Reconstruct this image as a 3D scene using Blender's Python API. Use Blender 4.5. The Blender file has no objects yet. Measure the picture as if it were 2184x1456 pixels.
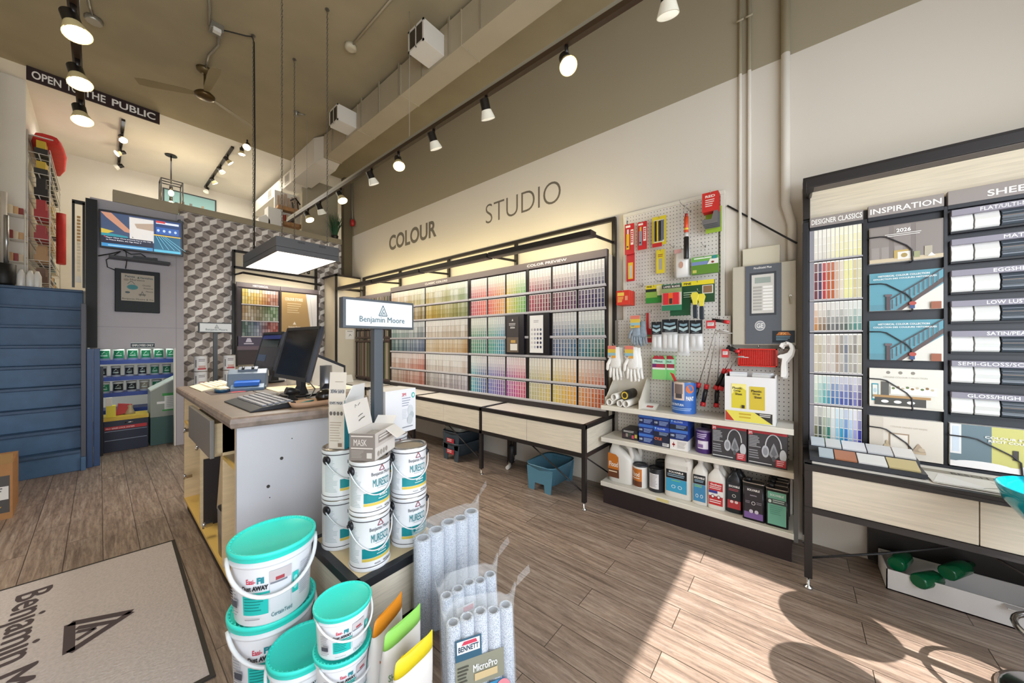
import bpy, bmesh, math, random
from mathutils import Vector as V, Matrix
sc=bpy.context.scene; col=sc.collection
R=random.Random(7); pi=math.pi
# ---------------------------------------------------------------- camera
cd=bpy.data.cameras.new('camera'); cam=bpy.data.objects.new('camera',cd); col.objects.link(cam)
cd.sensor_width=36; cd.lens=730/2184*36; cd.clip_start=.02
YAW=math.atan2(880,730)
cam.location=(0,0,1.35); cam.rotation_euler=(pi/2,0,-YAW); sc.camera=cam
# ---------------------------------------------------------------- light and exposure
vs=sc.view_settings; vs.view_transform='Standard'; vs.look='None'; vs.exposure=.06; vs.gamma=1; vs.use_curve_mapping=False
wd=bpy.data.worlds.new('sky'); sc.world=wd; wd.use_nodes=True
bg=wd.node_tree.nodes['Background']; bg.inputs[0].default_value=(.80,.90,1,1); bg.inputs[1].default_value=1.6
def light(name,kind,loc,e,color=(1,1,1),rot=(0,0,0),**k):
    d=bpy.data.lights.new(name,kind); d.energy=e; d.color=color
    for a,b in k.items(): setattr(d,a,b)
    o=bpy.data.objects.new(name,d); o.location=loc; o.rotation_euler=rot; col.objects.link(o); return o
EL=math.radians(50)
sun=light('sun','SUN',(1.5,-6,7),11,(1,.95,.88),angle=.009)
sun.rotation_euler=V((.03,math.cos(EL),-math.sin(EL))).to_track_quat('-Z','Y').to_euler()
# daylight coming in through the two openings of the shop front behind the camera
light('daylight_shop_window','AREA',(.95,-1.57,1.65),76,(.86,.93,1),(pi/2,0,0),shape='RECTANGLE',size=2.7,size_y=1.95)
light('daylight_entrance','AREA',(-1.42,-1.57,1.6),60,(.9,.95,1),(pi/2,0,0),shape='RECTANGLE',size=1.25,size_y=3.0)
# ---------------------------------------------------------------- materials
def lin(c): return c/12.92 if c<=.04045 else ((c+.055)/1.055)**2.4
def rgb(h):
    if isinstance(h,str): h=[int(h[i:i+2],16)/255 for i in (0,2,4)]
    return tuple(lin(c) for c in h)+(1,)
MT={}
def M(name,c,rough=.5,metal=0,em=0,alpha=1,trans=0,noise=0,ns=30,stretch=None,spec=.5,coat=0,bump=0):
    if name in MT: return MT[name]
    m=bpy.data.materials.new(name); m.use_nodes=True; nt=m.node_tree; b=nt.nodes['Principled BSDF']
    b.inputs['Base Color'].default_value=rgb(c); b.inputs['Roughness'].default_value=rough; b.inputs['Metallic'].default_value=metal
    b.inputs['Specular IOR Level'].default_value=spec
    if coat: b.inputs['Coat Weight'].default_value=coat
    if em: b.inputs['Emission Color'].default_value=rgb(c); b.inputs['Emission Strength'].default_value=em
    if alpha<1: b.inputs['Alpha'].default_value=alpha
    if trans: b.inputs['Transmission Weight'].default_value=trans
    if noise or bump:
        tc=nt.nodes.new('ShaderNodeTexCoord'); mp=nt.nodes.new('ShaderNodeMapping'); n=nt.nodes.new('ShaderNodeTexNoise')
        nt.links.new(tc.outputs['Object'],mp.inputs[0]); nt.links.new(mp.outputs[0],n.inputs[0])
        n.inputs['Scale'].default_value=ns; n.inputs['Detail'].default_value=4
        if stretch: mp.inputs['Scale'].default_value=stretch
        if noise:
            cr=nt.nodes.new('ShaderNodeValToRGB'); k=rgb(c)
            cr.color_ramp.elements[0].position=.3; cr.color_ramp.elements[1].position=.7
            cr.color_ramp.elements[0].color=tuple(x*(1-noise) for x in k[:3])+(1,)
            cr.color_ramp.elements[1].color=tuple(min(1,x*(1+noise)) for x in k[:3])+(1,)
            nt.links.new(n.outputs[0],cr.inputs[0]); nt.links.new(cr.outputs[0],b.inputs['Base Color'])
        if bump:
            bp=nt.nodes.new('ShaderNodeBump'); bp.inputs['Strength'].default_value=bump; bp.inputs['Distance'].default_value=.01
            nt.links.new(n.outputs[0],bp.inputs['Height']); nt.links.new(bp.outputs[0],b.inputs['Normal'])
    MT[name]=m; return m
def C(h,rough=.5): return M('paint_'+h,h,rough)          # plain painted or printed colour
# ---------------------------------------------------------------- mesh builder
class MB:
    def __init__(s): s.bm=bmesh.new(); s.m=[]; s.sm=False
    def mi(s,m):
        if isinstance(m,str): m=C(m)
        if m not in s.m: s.m.append(m)
        return s.m.index(m)
    def poly(s,pts,m,smooth=False):
        f=s.bm.faces.new([s.bm.verts.new(p) for p in pts]); f.material_index=s.mi(m); f.smooth=smooth; return f
    def box(s,a,b,m,T=None):
        x0,y0,z0=[min(p,q) for p,q in zip(a,b)]; x1,y1,z1=[max(p,q) for p,q in zip(a,b)]
        c=[V(p) for p in ((x0,y0,z0),(x1,y0,z0),(x1,y1,z0),(x0,y1,z0),(x0,y0,z1),(x1,y0,z1),(x1,y1,z1),(x0,y1,z1))]
        if T: c=[T@p for p in c]
        vs=[s.bm.verts.new(p) for p in c]; k=s.mi(m)
        for f in ((3,2,1,0),(4,5,6,7),(0,1,5,4),(1,2,6,5),(2,3,7,6),(3,0,4,7)):
            s.bm.faces.new([vs[i] for i in f]).material_index=k
        return s
    def loft(s,rings,m,cap=True,smooth=True,closed=True):
        k=s.mi(m); L=[[s.bm.verts.new(p) for p in r] for r in rings]; n=len(L[0])
        for i in range(len(L)-1):
            for j in range(n if closed else n-1):
                q=(j+1)%n
                try: f=s.bm.faces.new((L[i][j],L[i][q],L[i+1][q],L[i+1][j])); f.material_index=k; f.smooth=smooth
                except ValueError: pass
        if cap:
            for r in (L[0][::-1],L[-1]):
                try: s.bm.faces.new(r).material_index=k
                except ValueError: pass
        return s
    def lathe(s,prof,c,m,seg=24,cap=True,smooth=True,T=None):
        c=V(c); rings=[[c+V((r*math.cos(2*pi*j/seg),r*math.sin(2*pi*j/seg),z)) for j in range(seg)] for r,z in prof]
        if T: rings=[[T@p for p in r] for r in rings]
        return s.loft(rings,m,cap,smooth)
    def tube(s,pts,r,m,seg=8,cap=True):
        pts=[V(p) for p in pts]; n=len(pts); up=None; rings=[]
        for i,p in enumerate(pts):
            d=(pts[min(i+1,n-1)]-pts[max(i-1,0)]).normalized()
            if up is None: up=d.orthogonal().normalized()
            up=(up-d*up.dot(d)); up=up.normalized() if up.length>1e-6 else d.orthogonal().normalized()
            w=d.cross(up); rr=r[i] if isinstance(r,(list,tuple)) else r
            rings.append([p+(up*math.cos(2*pi*j/seg)+w*math.sin(2*pi*j/seg))*rr for j in range(seg)])
        return s.loft(rings,m,cap)
    def cyl(s,a,b,r,m,seg=16): return s.tube([a,b],r,m,seg)
    def prism(s,pts,o,r,u,d,m):          # outline in the r,u plane, extruded by d
        o,r,u=V(o),V(r),V(u); nrm=r.cross(u).normalized()*d
        A=[o+r*a+u*b for a,b in pts]; B=[p+nrm for p in A]
        return s.loft([A,B],m,True,False)
    def ball(s,c,r,m,seg=12,sc=(1,1,1)):
        c=V(c); n=seg//2
        rings=[[c+V((math.sin(pi*i/n)*math.cos(2*pi*j/seg)*r*sc[0],math.sin(pi*i/n)*math.sin(2*pi*j/seg)*r*sc[1],-math.cos(pi*i/n)*r*sc[2])) for j in range(seg)] for i in range(1,n)]
        return s.loft(rings,m)
    def build(s,name,parent=None,local=False,bev=0,loc=None,rot=None):
        me=bpy.data.meshes.new(name)
        bmesh.ops.remove_doubles(s.bm,verts=s.bm.verts,dist=1e-6)
        o=bpy.data.objects.new(name,me)
        if parent is not None and not local:
            P=parent.location.copy()
            if parent.parent: P=P+parent.parent.location
            bmesh.ops.translate(s.bm,verts=s.bm.verts,vec=-P)
        elif parent is None and not local:
            xs=[v.co for v in s.bm.verts]
            P=V(((min(p.x for p in xs)+max(p.x for p in xs))/2,(min(p.y for p in xs)+max(p.y for p in xs))/2,min(p.z for p in xs)))
            bmesh.ops.translate(s.bm,verts=s.bm.verts,vec=-P); o.location=P
        s.bm.to_mesh(me); s.bm.free()
        for m in s.m: me.materials.append(m)
        if loc: o.location=loc
        if rot is not None: o.rotation_euler=rot
        col.objects.link(o)
        if parent is not None: o.parent=parent
        if bev:
            md=o.modifiers.new('edge','BEVEL'); md.width=bev; md.segments=2; md.limit_method='ANGLE'; md.angle_limit=.9
        return o
_tc={}
def glyphs(s,bold):
    if (s,bold) not in _tc:
        cu=bpy.data.curves.new('t','FONT'); cu.body=s; cu.offset=bold; cu.resolution_u=5 if len(s)<8 else 2; cu.space_character=1.0
        ob=bpy.data.objects.new('t',cu); me=bpy.data.meshes.new_from_object(ob)
        p=[(v.co.x,v.co.y) for v in me.vertices]; f=[tuple(q.vertices) for q in me.polygons]
        bpy.data.objects.remove(ob); bpy.data.curves.remove(cu); bpy.data.meshes.remove(me)
        x0=min(a for a,b in p);x1=max(a for a,b in p);y0=min(b for a,b in p);y1=max(b for a,b in p)
        _tc[(s,bold)]=([((a-x0)/(x1-x0),(b-y0)/(y1-y0)) for a,b in p],f)
    return _tc[(s,bold)]
class Pn:                                   # a printed face: prints lie a hair above one another on the surface
    def __init__(s,mb,o,r,u,fn=None):
        s.mb=mb; s.o=V(o); s.r=V(r); s.u=V(u); s.n=s.r.cross(s.u).normalized(); s.l=1; s.fn=fn
    def P(s,a,b,l):
        if s.fn: return s.fn(a,b,l*.0005)
        return s.o+s.r*a+s.u*b+s.n*(l*.0005)
    def poly(s,pts,m,keep=False):
        if s.fn:                            # split a rectangle so that it follows a curved face
            a0=min(p[0] for p in pts);a1=max(p[0] for p in pts);b0=min(p[1] for p in pts);b1=max(p[1] for p in pts);n=max(1,int((a1-a0)/.012))
            for i in range(n):
                x0=a0+(a1-a0)*i/n;x1=a0+(a1-a0)*(i+1)/n
                s.mb.poly([s.P(x0,b0,s.l),s.P(x1,b0,s.l),s.P(x1,b1,s.l),s.P(x0,b1,s.l)],m,True)
        else: s.mb.poly([s.P(a,b,s.l) for a,b in pts],m)
        if not keep: s.l+=1
        return s
    def rect(s,a0,b0,a1,b1,m,keep=False): return s.poly([(a0,b0),(a1,b0),(a1,b1),(a0,b1)],m,keep)
    def disc(s,a,b,ra,rb,m,n=20,keep=False): 
        f=s.fn; 
        if f: s.mb.poly([s.P(a+ra*math.cos(2*pi*i/n),b+rb*math.sin(2*pi*i/n),s.l) for i in range(n)],m)
        else: s.mb.poly([s.P(a+ra*math.cos(2*pi*i/n),b+rb*math.sin(2*pi*i/n),s.l) for i in range(n)],m)
        if not keep: s.l+=1
        return s
    def line(s,pts,w,m):
        for (a,b),(c,d) in zip(pts,pts[1:]):
            L=math.hypot(c-a,d-b) or 1; p,q=-(d-b)/L*w/2,(c-a)/L*w/2
            s.mb.poly([s.P(a-p,b-q,s.l),s.P(c-p,d-q,s.l),s.P(c+p,d+q,s.l),s.P(a+p,b+q,s.l)],m)
        s.l+=1; return s
    def text(s,t,a,b,w,h,m,bold=0,skew=0):
        multi=bold>0 and 'M' in t; p,f=glyphs(t,0 if multi else bold); k=s.mb.mi(m); e=abs(h)*bold*.9
        for i_,(dx,dy) in enumerate(((0,0),(e,0),(-e,0),(0,e*.6),(0,-e*.6)) if multi else ((0,0),)):
            vs=[s.mb.bm.verts.new(s.P(a+dx+x*w+skew*y*h,b+dy+y*h,s.l+.12*i_)) for x,y in p]
            for q in f:
                try: s.mb.bm.faces.new([vs[i] for i in q]).material_index=k
                except ValueError: pass
        s.l+=1; return s
    def lines(s,a0,b0,a1,b1,n,m,fill=.45,seed=0):      # rows of print too small to read
        rr=random.Random(seed); h=(b1-b0)/n
        for i in range(n):
            s.rect(a0,b1-h*(i+fill),a0+(a1-a0)*rr.uniform(.6,1),b1-h*i,m,True)
        s.l+=1; return s
def tag(o,label,cat,group=None,kind=None):
    o['label']=label; o['category']=cat
    if group: o['group']=group
    if kind: o['kind']=kind
    return o
def thing(name,label,cat,loc,group=None):
    o=bpy.data.objects.new(name,None); o.empty_display_size=.05; col.objects.link(o); o.location=loc
    return tag(o,label,cat,group)
def struct(mb,name,**k):
    o=mb.build(name,**k); o['kind']='structure'; return o
def dup(o,loc=None,rz=None,label=None,parent=None):
    c=o.copy(); col.objects.link(c)
    if parent: c.parent=parent
    for ch in o.children: dup(ch,parent=c)
    if loc is not None: c.location=loc
    if rz is not None: c.rotation_euler=(0,0,rz)
    if label: c['label']=label
    return c
NY=((0,-1,0),(0,0,1))      # right and up on a face that looks to -x
NX=((1,0,0),(0,0,1))       # right and up on a face that looks to -y
# ---------------------------------------------------------------- shell materials
def nodes_mat(name,rough=.6):
    m=bpy.data.materials.new(name); m.use_nodes=True; nt=m.node_tree; b=nt.nodes['Principled BSDF']; b.inputs['Roughness'].default_value=rough
    return m,nt,b
def floor_mat():
    m,nt,b=nodes_mat('weathered_plank_floor',.42); N=nt.nodes.new; L=nt.links.new
    tc=N('ShaderNodeTexCoord'); mp=N('ShaderNodeMapping'); mp.inputs['Rotation'].default_value=(0,0,pi/2)
    L(tc.outputs['Object'],mp.inputs[0])
    br=N('ShaderNodeTexBrick'); br.offset=.37; br.inputs['Scale'].default_value=1; br.inputs['Brick Width'].default_value=1.1; br.inputs['Row Height'].default_value=.155
    br.inputs['Mortar Size'].default_value=.0018; br.inputs['Mortar Smooth'].default_value=.2; br.inputs['Color1'].default_value=(.1,.1,.1,1); br.inputs['Color2'].default_value=(.9,.9,.9,1); br.inputs['Mortar'].default_value=(0,0,0,1)
    L(mp.outputs[0],br.inputs[0])
    mg=N('ShaderNodeMapping'); mg.inputs['Scale'].default_value=(1.6,26,1); L(mp.outputs[0],mg.inputs[0])
    n1=N('ShaderNodeTexNoise'); n1.inputs['Scale'].default_value=1.5; n1.inputs['Detail'].default_value=7; n1.inputs['Roughness'].default_value=.65; n1.inputs['Distortion'].default_value=.6
    ad=N('ShaderNodeVectorMath'); ad.operation='ADD'; L(mg.outputs[0],ad.inputs[0]); 
    sc_=N('ShaderNodeVectorMath'); sc_.operation='SCALE'; sc_.inputs['Scale'].default_value=9; L(br.outputs['Color'],sc_.inputs[0]); L(sc_.outputs[0],ad.inputs[1])
    L(ad.outputs[0],n1.inputs[0])
    cr=N('ShaderNodeValToRGB'); e=cr.color_ramp.elements; e[0].position=.28; e[0].color=rgb('6d5e54'); e[1].position=.74; e[1].color=rgb('b6a699')
    q=e.new(.48); q.color=rgb('937f71'); L(n1.outputs[0],cr.inputs[0])
    mx=N('ShaderNodeMix'); mx.data_type='RGBA'; mx.blend_type='MULTIPLY'; mx.inputs[0].default_value=.22
    L(cr.outputs[0],mx.inputs[6]); L(br.outputs['Color'],mx.inputs[7])
    mh=N('ShaderNodeMapping'); mh.inputs['Scale'].default_value=(5,34,1); L(mp.outputs[0],mh.inputs[0]); n2=N('ShaderNodeTexNoise'); n2.inputs['Scale'].default_value=2.2; n2.inputs['Detail'].default_value=9; n2.inputs['Roughness'].default_value=.8; L(mh.outputs[0],n2.inputs[0])
    c2=N('ShaderNodeValToRGB'); c2.color_ramp.elements[0].position=.36; c2.color_ramp.elements[0].color=(.50,.50,.53,1); c2.color_ramp.elements[1].position=.54; L(n2.outputs[0],c2.inputs[0])
    m3=N('ShaderNodeMix'); m3.data_type='RGBA'; m3.blend_type='MULTIPLY'; m3.inputs[0].default_value=.85; L(mx.outputs[2],m3.inputs[6]); L(c2.outputs[0],m3.inputs[7])
    m2=N('ShaderNodeMix'); m2.data_type='RGBA'; L(br.outputs['Fac'],m2.inputs[0]); L(m3.outputs[2],m2.inputs[6]); m2.inputs[7].default_value=rgb('33291f')
    L(m2.outputs[2],b.inputs['Base Color'])
    bp=N('ShaderNodeBump'); bp.inputs['Strength'].default_value=.12; bp.inputs['Distance'].default_value=.004; L(n1.outputs[0],bp.inputs['Height']); L(bp.outputs[0],b.inputs['Normal'])
    return m
def wall_mat(name,lo,hi,zsplit):
    m,nt,b=nodes_mat(name,.75); N=nt.nodes.new; L=nt.links.new
    g=N('ShaderNodeNewGeometry'); sp=N('ShaderNodeSeparateXYZ'); L(g.outputs['Position'],sp.inputs[0])
    gt=N('ShaderNodeMath'); gt.operation='GREATER_THAN'; gt.inputs[1].default_value=zsplit; L(sp.outputs[2],gt.inputs[0])
    mx=N('ShaderNodeMix'); mx.data_type='RGBA'; mx.inputs[6].default_value=rgb(lo); mx.inputs[7].default_value=rgb(hi); L(gt.outputs[0],mx.inputs[0])
    n=N('ShaderNodeTexNoise'); n.inputs['Scale'].default_value=2.5; n.inputs['Detail'].default_value=5
    mr=N('ShaderNodeMapRange'); mr.inputs[3].default_value=.93; mr.inputs[4].default_value=1.05; L(n.outputs[0],mr.inputs[0])
    mm=N('ShaderNodeVectorMath'); mm.operation='SCALE'; L(mx.outputs[2],mm.inputs[0]); L(mr.outputs[0],mm.inputs['Scale']); L(mm.outputs[0],b.inputs['Base Color'])
    return m
FLOOR=floor_mat()
TAUPE='a2977f'
WR=wall_mat('two_tone_wall','ddd5c9',TAUPE,3.33)
WHITE=M('white_wall','e3ded4',.8,noise=.03,ns=3)
TP=M('taupe_paint',TAUPE,.75,noise=.05,ns=4)
CEIL=M('taupe_ceiling','9d9073',.8,noise=.08,ns=2)
GREYP=M('grey_panel_paint','aaa6ac',.6,noise=.03,ns=5)
BLACKM=M('black_frame_metal','211c1c',.42,.0)
NAVY=M('navy_stair_paint','3f5f82',.5,noise=.12,ns=9)
NAVYD=M('dark_navy_paint','23406a',.45,noise=.1,ns=9)
H=4.4
b=MB(); b.box((-2.4,-1.6,-.1),(3.05,9.1,0),FLOOR); struct(b,'floor')
b=MB(); b.box((-2.4,-1.6,H),(3.05,6.57,H+.1),CEIL); struct(b,'ceiling')
b=MB(); b.box((-.9,6.57,H),(3.05,9.1,H+.1),WHITE); struct(b,'ceiling_mezzanine')
b=MB(); b.box((3.05,-1.6,-.1),(3.2,6.62,H+.1),WR); struct(b,'wall_right')
b=MB(); b.box((3.05,6.62,-.1),(3.2,9.2,H+.1),WHITE); struct(b,'wall_mezzanine_right')
b=MB(); b.box((-.9,9.1,0),(3.05,9.2,H),WHITE); struct(b,'wall_mezzanine_back')
b=MB(); b.box((-.65,6.93,1.96),(-.55,9.1,H),WHITE); b.box((-.9,6.93,1.96),(-.65,7.03,H),WHITE); struct(b,'wall_mezzanine_left')
b=MB(); b.box((-2.5,-1.6,-.1),(-2.4,5.9,H),WR); struct(b,'wall_left')
b=MB(); b.box((-2.4,5.8,0),(-.75,5.9,H),WHITE); b.box((-.85,5.9,0),(-.75,6.93,H),WHITE); struct(b,'wall_stair_side')
# shop front behind the camera: posts and header round two openings
b=MB(); D=M('shopfront_metal','3a3a3c',.4)
for x0,x1,z0,z1 in ((-2.5,-2.1,0,H),(-.75,-.45,0,H),(2.38,3.05,0,H),(-2.1,-.75,3.2,H),(-.45,2.38,2.66,H),(-.45,2.38,0,.62)): b.box((x0,-1.7,z0),(x1,-1.6,z1),WHITE)
struct(b,'wall_front')
b=MB()
for x in (-.45,2.34): b.box((x,-1.68,.62),(x+.04,-1.62,2.66),D)
b.box((-.45,-1.68,2.62),(2.38,-1.62,2.66),D); b.box((-.45,-1.68,.62),(2.38,-1.62,.66),D); struct(b,'window_1')
b=MB()
for x in (-2.1,-.79): b.box((x,-1.68,0),(x+.04,-1.62,3.2),D)
b.box((-2.1,-1.68,2.6),(-.75,-1.62,2.65),D); struct(b,'door_1')
# mezzanine slab, front walls
b=MB(); b.box((-.75,6.62,1.76),(-.55,6.93,1.965),WHITE); b.box((-.55,6.66,1.76),(3.05,9.1,1.965),WHITE); b.box((-.07,6.26,1.76),(.7,6.66,1.965),WHITE); struct(b,'floor_mezzanine')
b=MB(); b.box((-.07,6.2,1.263),(.71,6.26,3.0),GREYP); b.box((.632,6.2,0),(.71,6.26,1.263),GREYP); b.box((.62,6.2,0),(.632,6.3,1.263),WHITE)
b.box((.7,6.26,0),(.71,6.57,3.0),GREYP); b.box((-.07,6.197,1.52),(.71,6.2,1.525),C('8c8890'))
b.box((.1,6.185,3.0005),(.655,6.30,3.14),TP); b.box((.635,6.198,0),(.64,6.2,3.0),C('8c8890'))
struct(b,'wall_stairhead')
# wallpapered wall with woven cube pattern
b=MB(); b.box((.71,6.57,0),(3.05,6.65,3.165),C('b9b3ad',.7)); b.box((.66,6.545,3.165),(3.05,6.67,3.255),TP)
pn=Pn(b,(.71,6.57,0),*NX); wh,tp_,dk,ol=C('f6f1ec',.6),C('aea39c',.6),C('857b75',.6),C('37322f',.6)
w,h1,fh=.158,.088,.067; z=.6; r=0
while z<3.30:
    x=-w/2*(r%2)+.0
    while x<2.34:
        cx=x+w/2
        def q(pts,m,l):
            P=[(min(2.34,max(0,a)),min(3.16,c)) for a,c in pts]
            if max(p[0] for p in P)-min(p[0] for p in P)<.004 or max(p[1] for p in P)-min(p[1] for p in P)<.004: return
            pn.l=l; pn.poly(P,m)
        q([(cx-w/2,z),(cx,z-h1/2),(cx,z-h1/2-fh),(cx-w/2,z-fh)],tp_,1)
        q([(cx,z-h1/2),(cx+w/2,z),(cx+w/2,z-fh),(cx,z-h1/2-fh)],wh,1)
        for s_,m_,l in ((1,wh,2),(.93,ol,3),(.80,tp_,4),(.60,ol,5),(.43,dk,6)): 
            q([(cx-w/2*s_,z),(cx,z-h1/2*s_),(cx+w/2*s_,z),(cx,z+h1/2*s_)],m_,l)
        x+=w
    z+=h1/2+fh; r+=1
struct(b,'wall_back')
b=MB(); b.box((2.9,6.45,0),(3.05,6.57,H),M('dark_taupe_column','655a45',.7)); struct(b,'trim_1')
b=MB(); b.box((-.1,6.12,1.28),(-.015,6.3,2.96),M('near_black','050507',.6)); struct(b,'trim_2')
# stairs
b=MB()
for k in range(9):
    y=5.78+.1*k; z1=.218*(k+1)
    b.box((-.75,y,.218*k if k else 0),(-.125,6.6,z1-.03),NAVY); b.box((-.75,y-.02,z1-.03),(-.125,y+.14,z1),M('navy_tread','354f6e',.5,noise=.15,ns=12))
b.box((-.125,5.74,0),(-.09,5.9,.14),NAVY); b.box((-.125,5.78,.1),(-.09,6.6,1.75),M('stair_stringer','4d4f5a',.55))
o=struct(b,'trim_staircase',bev=.004)
b=MB(); b.box((-.088,5.82,0),(-.045,5.96,1.27),NAVYD); b.box((-.04,5.84,0),(.005,5.96,1.27),NAVYD); struct(b,'trim_newel',bev=.003)
# lettering on the wall
b=MB(); pn=Pn(b,(3.05,0,0),*NY)
GREYL=C('6f675c',.6)
pn.text('COLOUR',-5.161,2.84,1.241,.245,GREYL,.028)
tag(b.build('wall_lettering'),'bold grey COLOUR lettering on the white wall','lettering')
b=MB(); pn=Pn(b,(3.05,0,0),*NY)
pn.text('STUDIO',-2.952,2.80,1.078,.235,GREYL,-.012)
tag(b.build('wall_lettering'),'thin grey STUDIO lettering on the white wall','lettering')
b=MB(); b.box((-.516,6.535,4.245),(.514,6.55,4.398),C('2c1a1a',.5)); pn=Pn(b,(-.516,6.535,4.245),*NX)
for t,a,w_ in (('OPEN',.035,.20),('TO',.27,.085),('THE',.40,.165),('PUBLIC',.615,.375)): pn.text(t,a,.032,w_,.088,C('f2eee8'),.02)
b.box((-.4,6.55,4.38),(-.38,6.57,4.4),BLACKM); b.box((.38,6.55,4.38),(.4,6.57,4.4),BLACKM)
tag(b.build('ceiling_sign'),'dark OPEN TO THE PUBLIC sign hanging under the ceiling','sign')
# ---------------------------------------------------------------- steel display benches
WOODP=M('pale_wood_laminate','d6ccba',.5,noise=.1,ns=9,stretch=(1,.6,14))
TOPL=M('pale_bench_top','e6e0d8',.45,noise=.05,ns=10,stretch=(1,.4,1))
CREAM=M('cream_panel','d9cdb6',.6,noise=.03,ns=4)
CHR=M('chrome','d8d8da',.15,1)
def bench(y0,n,label):
    t=thing('display_bench',label,'bench',(2.75,y0+n*.5875,0)); y1=y0+n*1.175
    f=MB()
    for z0,z1 in ((.648,.682),(.418,.45)):
        f.box((2.467,y0,z0),(2.50,y1,z1),BLACKM); f.box((3.0,y0,z0),(3.033,y1,z1),BLACKM)
        for k in range(n+1):
            y=y0+k*1.175; y=min(max(y,y0+.017),y1-.017); f.box((2.467,y-.017,z0),(3.033,y+.017,z1),BLACKM)
    f.build('frame',t,bev=.002)
    for k in range(n+1):
        y=min(max(y0+k*1.175,y0+.017),y1-.017)
        for x in (2.467,3.0):
            g=MB(); g.box((x,y-.017,.06),(x+.033,y+.017,.68),BLACKM); lg=g.build('leg',t,bev=.002)
            g=MB(); g.lathe([(.02,0),(.02,.008),(.006,.014),(.006,.07)],(x+.0165,y,0),CHR,12); g.build('levelling_foot',lg,loc=None)
        for x,ya,yb in ((2.49,y+.55,y+.02),) if k<n else ():
            g=MB(); g.cyl((x+.01,ya,.42),(x+.01,yb,.13),.006,BLACKM,8); g.build('cross_brace',t)
    g=MB(); g.cyl((2.5,y0+.017,.42),(3.0,y0+.017,.13),.006,BLACKM,8); g.build('cross_brace',t)
    for k in range(n):
        g=MB(); g.box((2.5,y0+k*1.175+.034,.655),(3.0,y0+(k+1)*1.175-.034,.679),TOPL); g.build('bench_top',t)
        for a,c in ((.02,.586),(.59,1.155)):
            g=MB(); g.box((2.472,y0+k*1.175+a,.452),(2.49,y0+k*1.175+c,.646),WOODP); g.build('drawer_front',t,bev=.001)
    for y in (y0+.006,y1-.02):
        g=MB(); g.box((2.502,y,.452),(2.998,y+.014,.646),WOODP); g.build('end_panel',t)
    if y0<0: g=MB(); g.box((3.0,y0+.05,.02),(3.04,-.34,.40),C('1d1816')); g.build('under_bench_shade',t)  # dark sheet standing in for the deep shade under the brochure bench
    return t
bench(1.29,4,'long black steel bench with pale drawer fronts under the colour chip wall')
bench(-1.21,1,'black steel bench with pale drawer fronts under the brochure wall')
# canopy with display lights over each bench
def canopy(y0,n,zt,label,e=1,xr=3.005,zb=.682):
    y1=y0+n*1.175; t=thing('light_canopy',label,'display light',(3.0,(y0+y1)/2,.682)); f=MB()
    f.box((xr,y0,zt-.034),(xr+.033,y1,zt),BLACKM)
    for k in range(n+1):
        y=min(max(y0+k*1.175,y0+.017),y1-.017); f.box((xr,y-.017,zb),(xr+.033,y+.017,zt-.034),BLACKM)
    f.build('frame',t,bev=.002)
    for k in range(n+1):
        y=min(max(y0+k*1.175,y0+.03),y1-.03)
        g=MB(); g.tube([(xr+.01,y,2.262),(2.60,y,2.235)],.013,BLACKM,6); g.build('bracket',t)
    for k in range(n):
        a,c=y0+k*1.175+.012,y0+(k+1)*1.175-.012; g=MB()
        g.box((2.545,a,2.215),(2.645,c,2.262),BLACKM); g.box((2.56,a+.03,2.2125),(2.63,c-.03,2.2155),C('6a6058')); g.box((2.6455,a+.04,2.225),(2.6485,c-.04,2.255),M('warm_tube','ffe9b8',.4,em=1.5 if e==1 else .2))
        g.build('light_bar',t,bev=.003)
        light('display_lamp','AREA',(2.60,(a+c)/2,2.205),3.6*e,(1,.94,.82),(0,-.5,0),shape='RECTANGLE',size=.07,size_y=1.1)
        light('display_uplight','AREA',(2.66,(a+c)/2,2.29),3.6*e,(1,.82,.42),(0,-2.0,0),shape='RECTANGLE',size=.05,size_y=1.1)
    return t
canopy(1.27,4,2.492,'long black light canopy above the colour chip wall')
canopy(-1.21,1,2.385,'black light canopy above the brochure wall',.05,2.852,2.122)
# ---------------------------------------------------------------- paint chips
def chip_mats(n=6):
    out=[]
    for i in range(n):
        m,nt,b_=nodes_mat('chip_tint_%s'%'abcdef'[i],.45); oi=nt.nodes.new('ShaderNodeObjectInfo'); mx=nt.nodes.new('ShaderNodeMix'); mx.data_type='RGBA'
        mx.inputs[0].default_value=(0,.08,.2,.36,.52,.66)[i]; mx.inputs[7].default_value=rgb('f4efe6'); nt.links.new(oi.outputs['Color'],mx.inputs[6]); nt.links.new(mx.outputs[2],b_.inputs['Base Color']); out.append(m)
    return out
CT=chip_mats(); CARD=C('f1ece4',.5)
_cm={}
def chip_mesh(w,h,seq):
    k=(round(w,4),round(h,4),seq)
    if k not in _cm:
        g=MB(); g.box((-.004,-w/2,0),(0,w/2,h),CARD); pn=Pn(g,(-.004,w/2,0),*NY); n=len(seq)
        for i,c in enumerate(seq): pn.rect(w*.1,h*(.02+.96*i/n),w*.9,h*(.02+.96*(i+.94)/n),CT[int(c)],True)
        o=g.build('paint_chip',local=True); _cm[k]=o.data; bpy.data.objects.remove(o)
    return _cm[k]
def chip(x,y,z,w,h,colr,seq,label,group):
    o=bpy.data.objects.new('paint_chip',chip_mesh(w,h,seq)); o.location=(x,y,z); o.color=rgb(colr); col.objects.link(o); return tag(o,label,'paint chip',group)
ORD=['first','second','third','fourth','fifth','sixth','seventh','eighth','ninth','tenth','eleventh']
GREYH=C('5d5356',.5)
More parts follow.
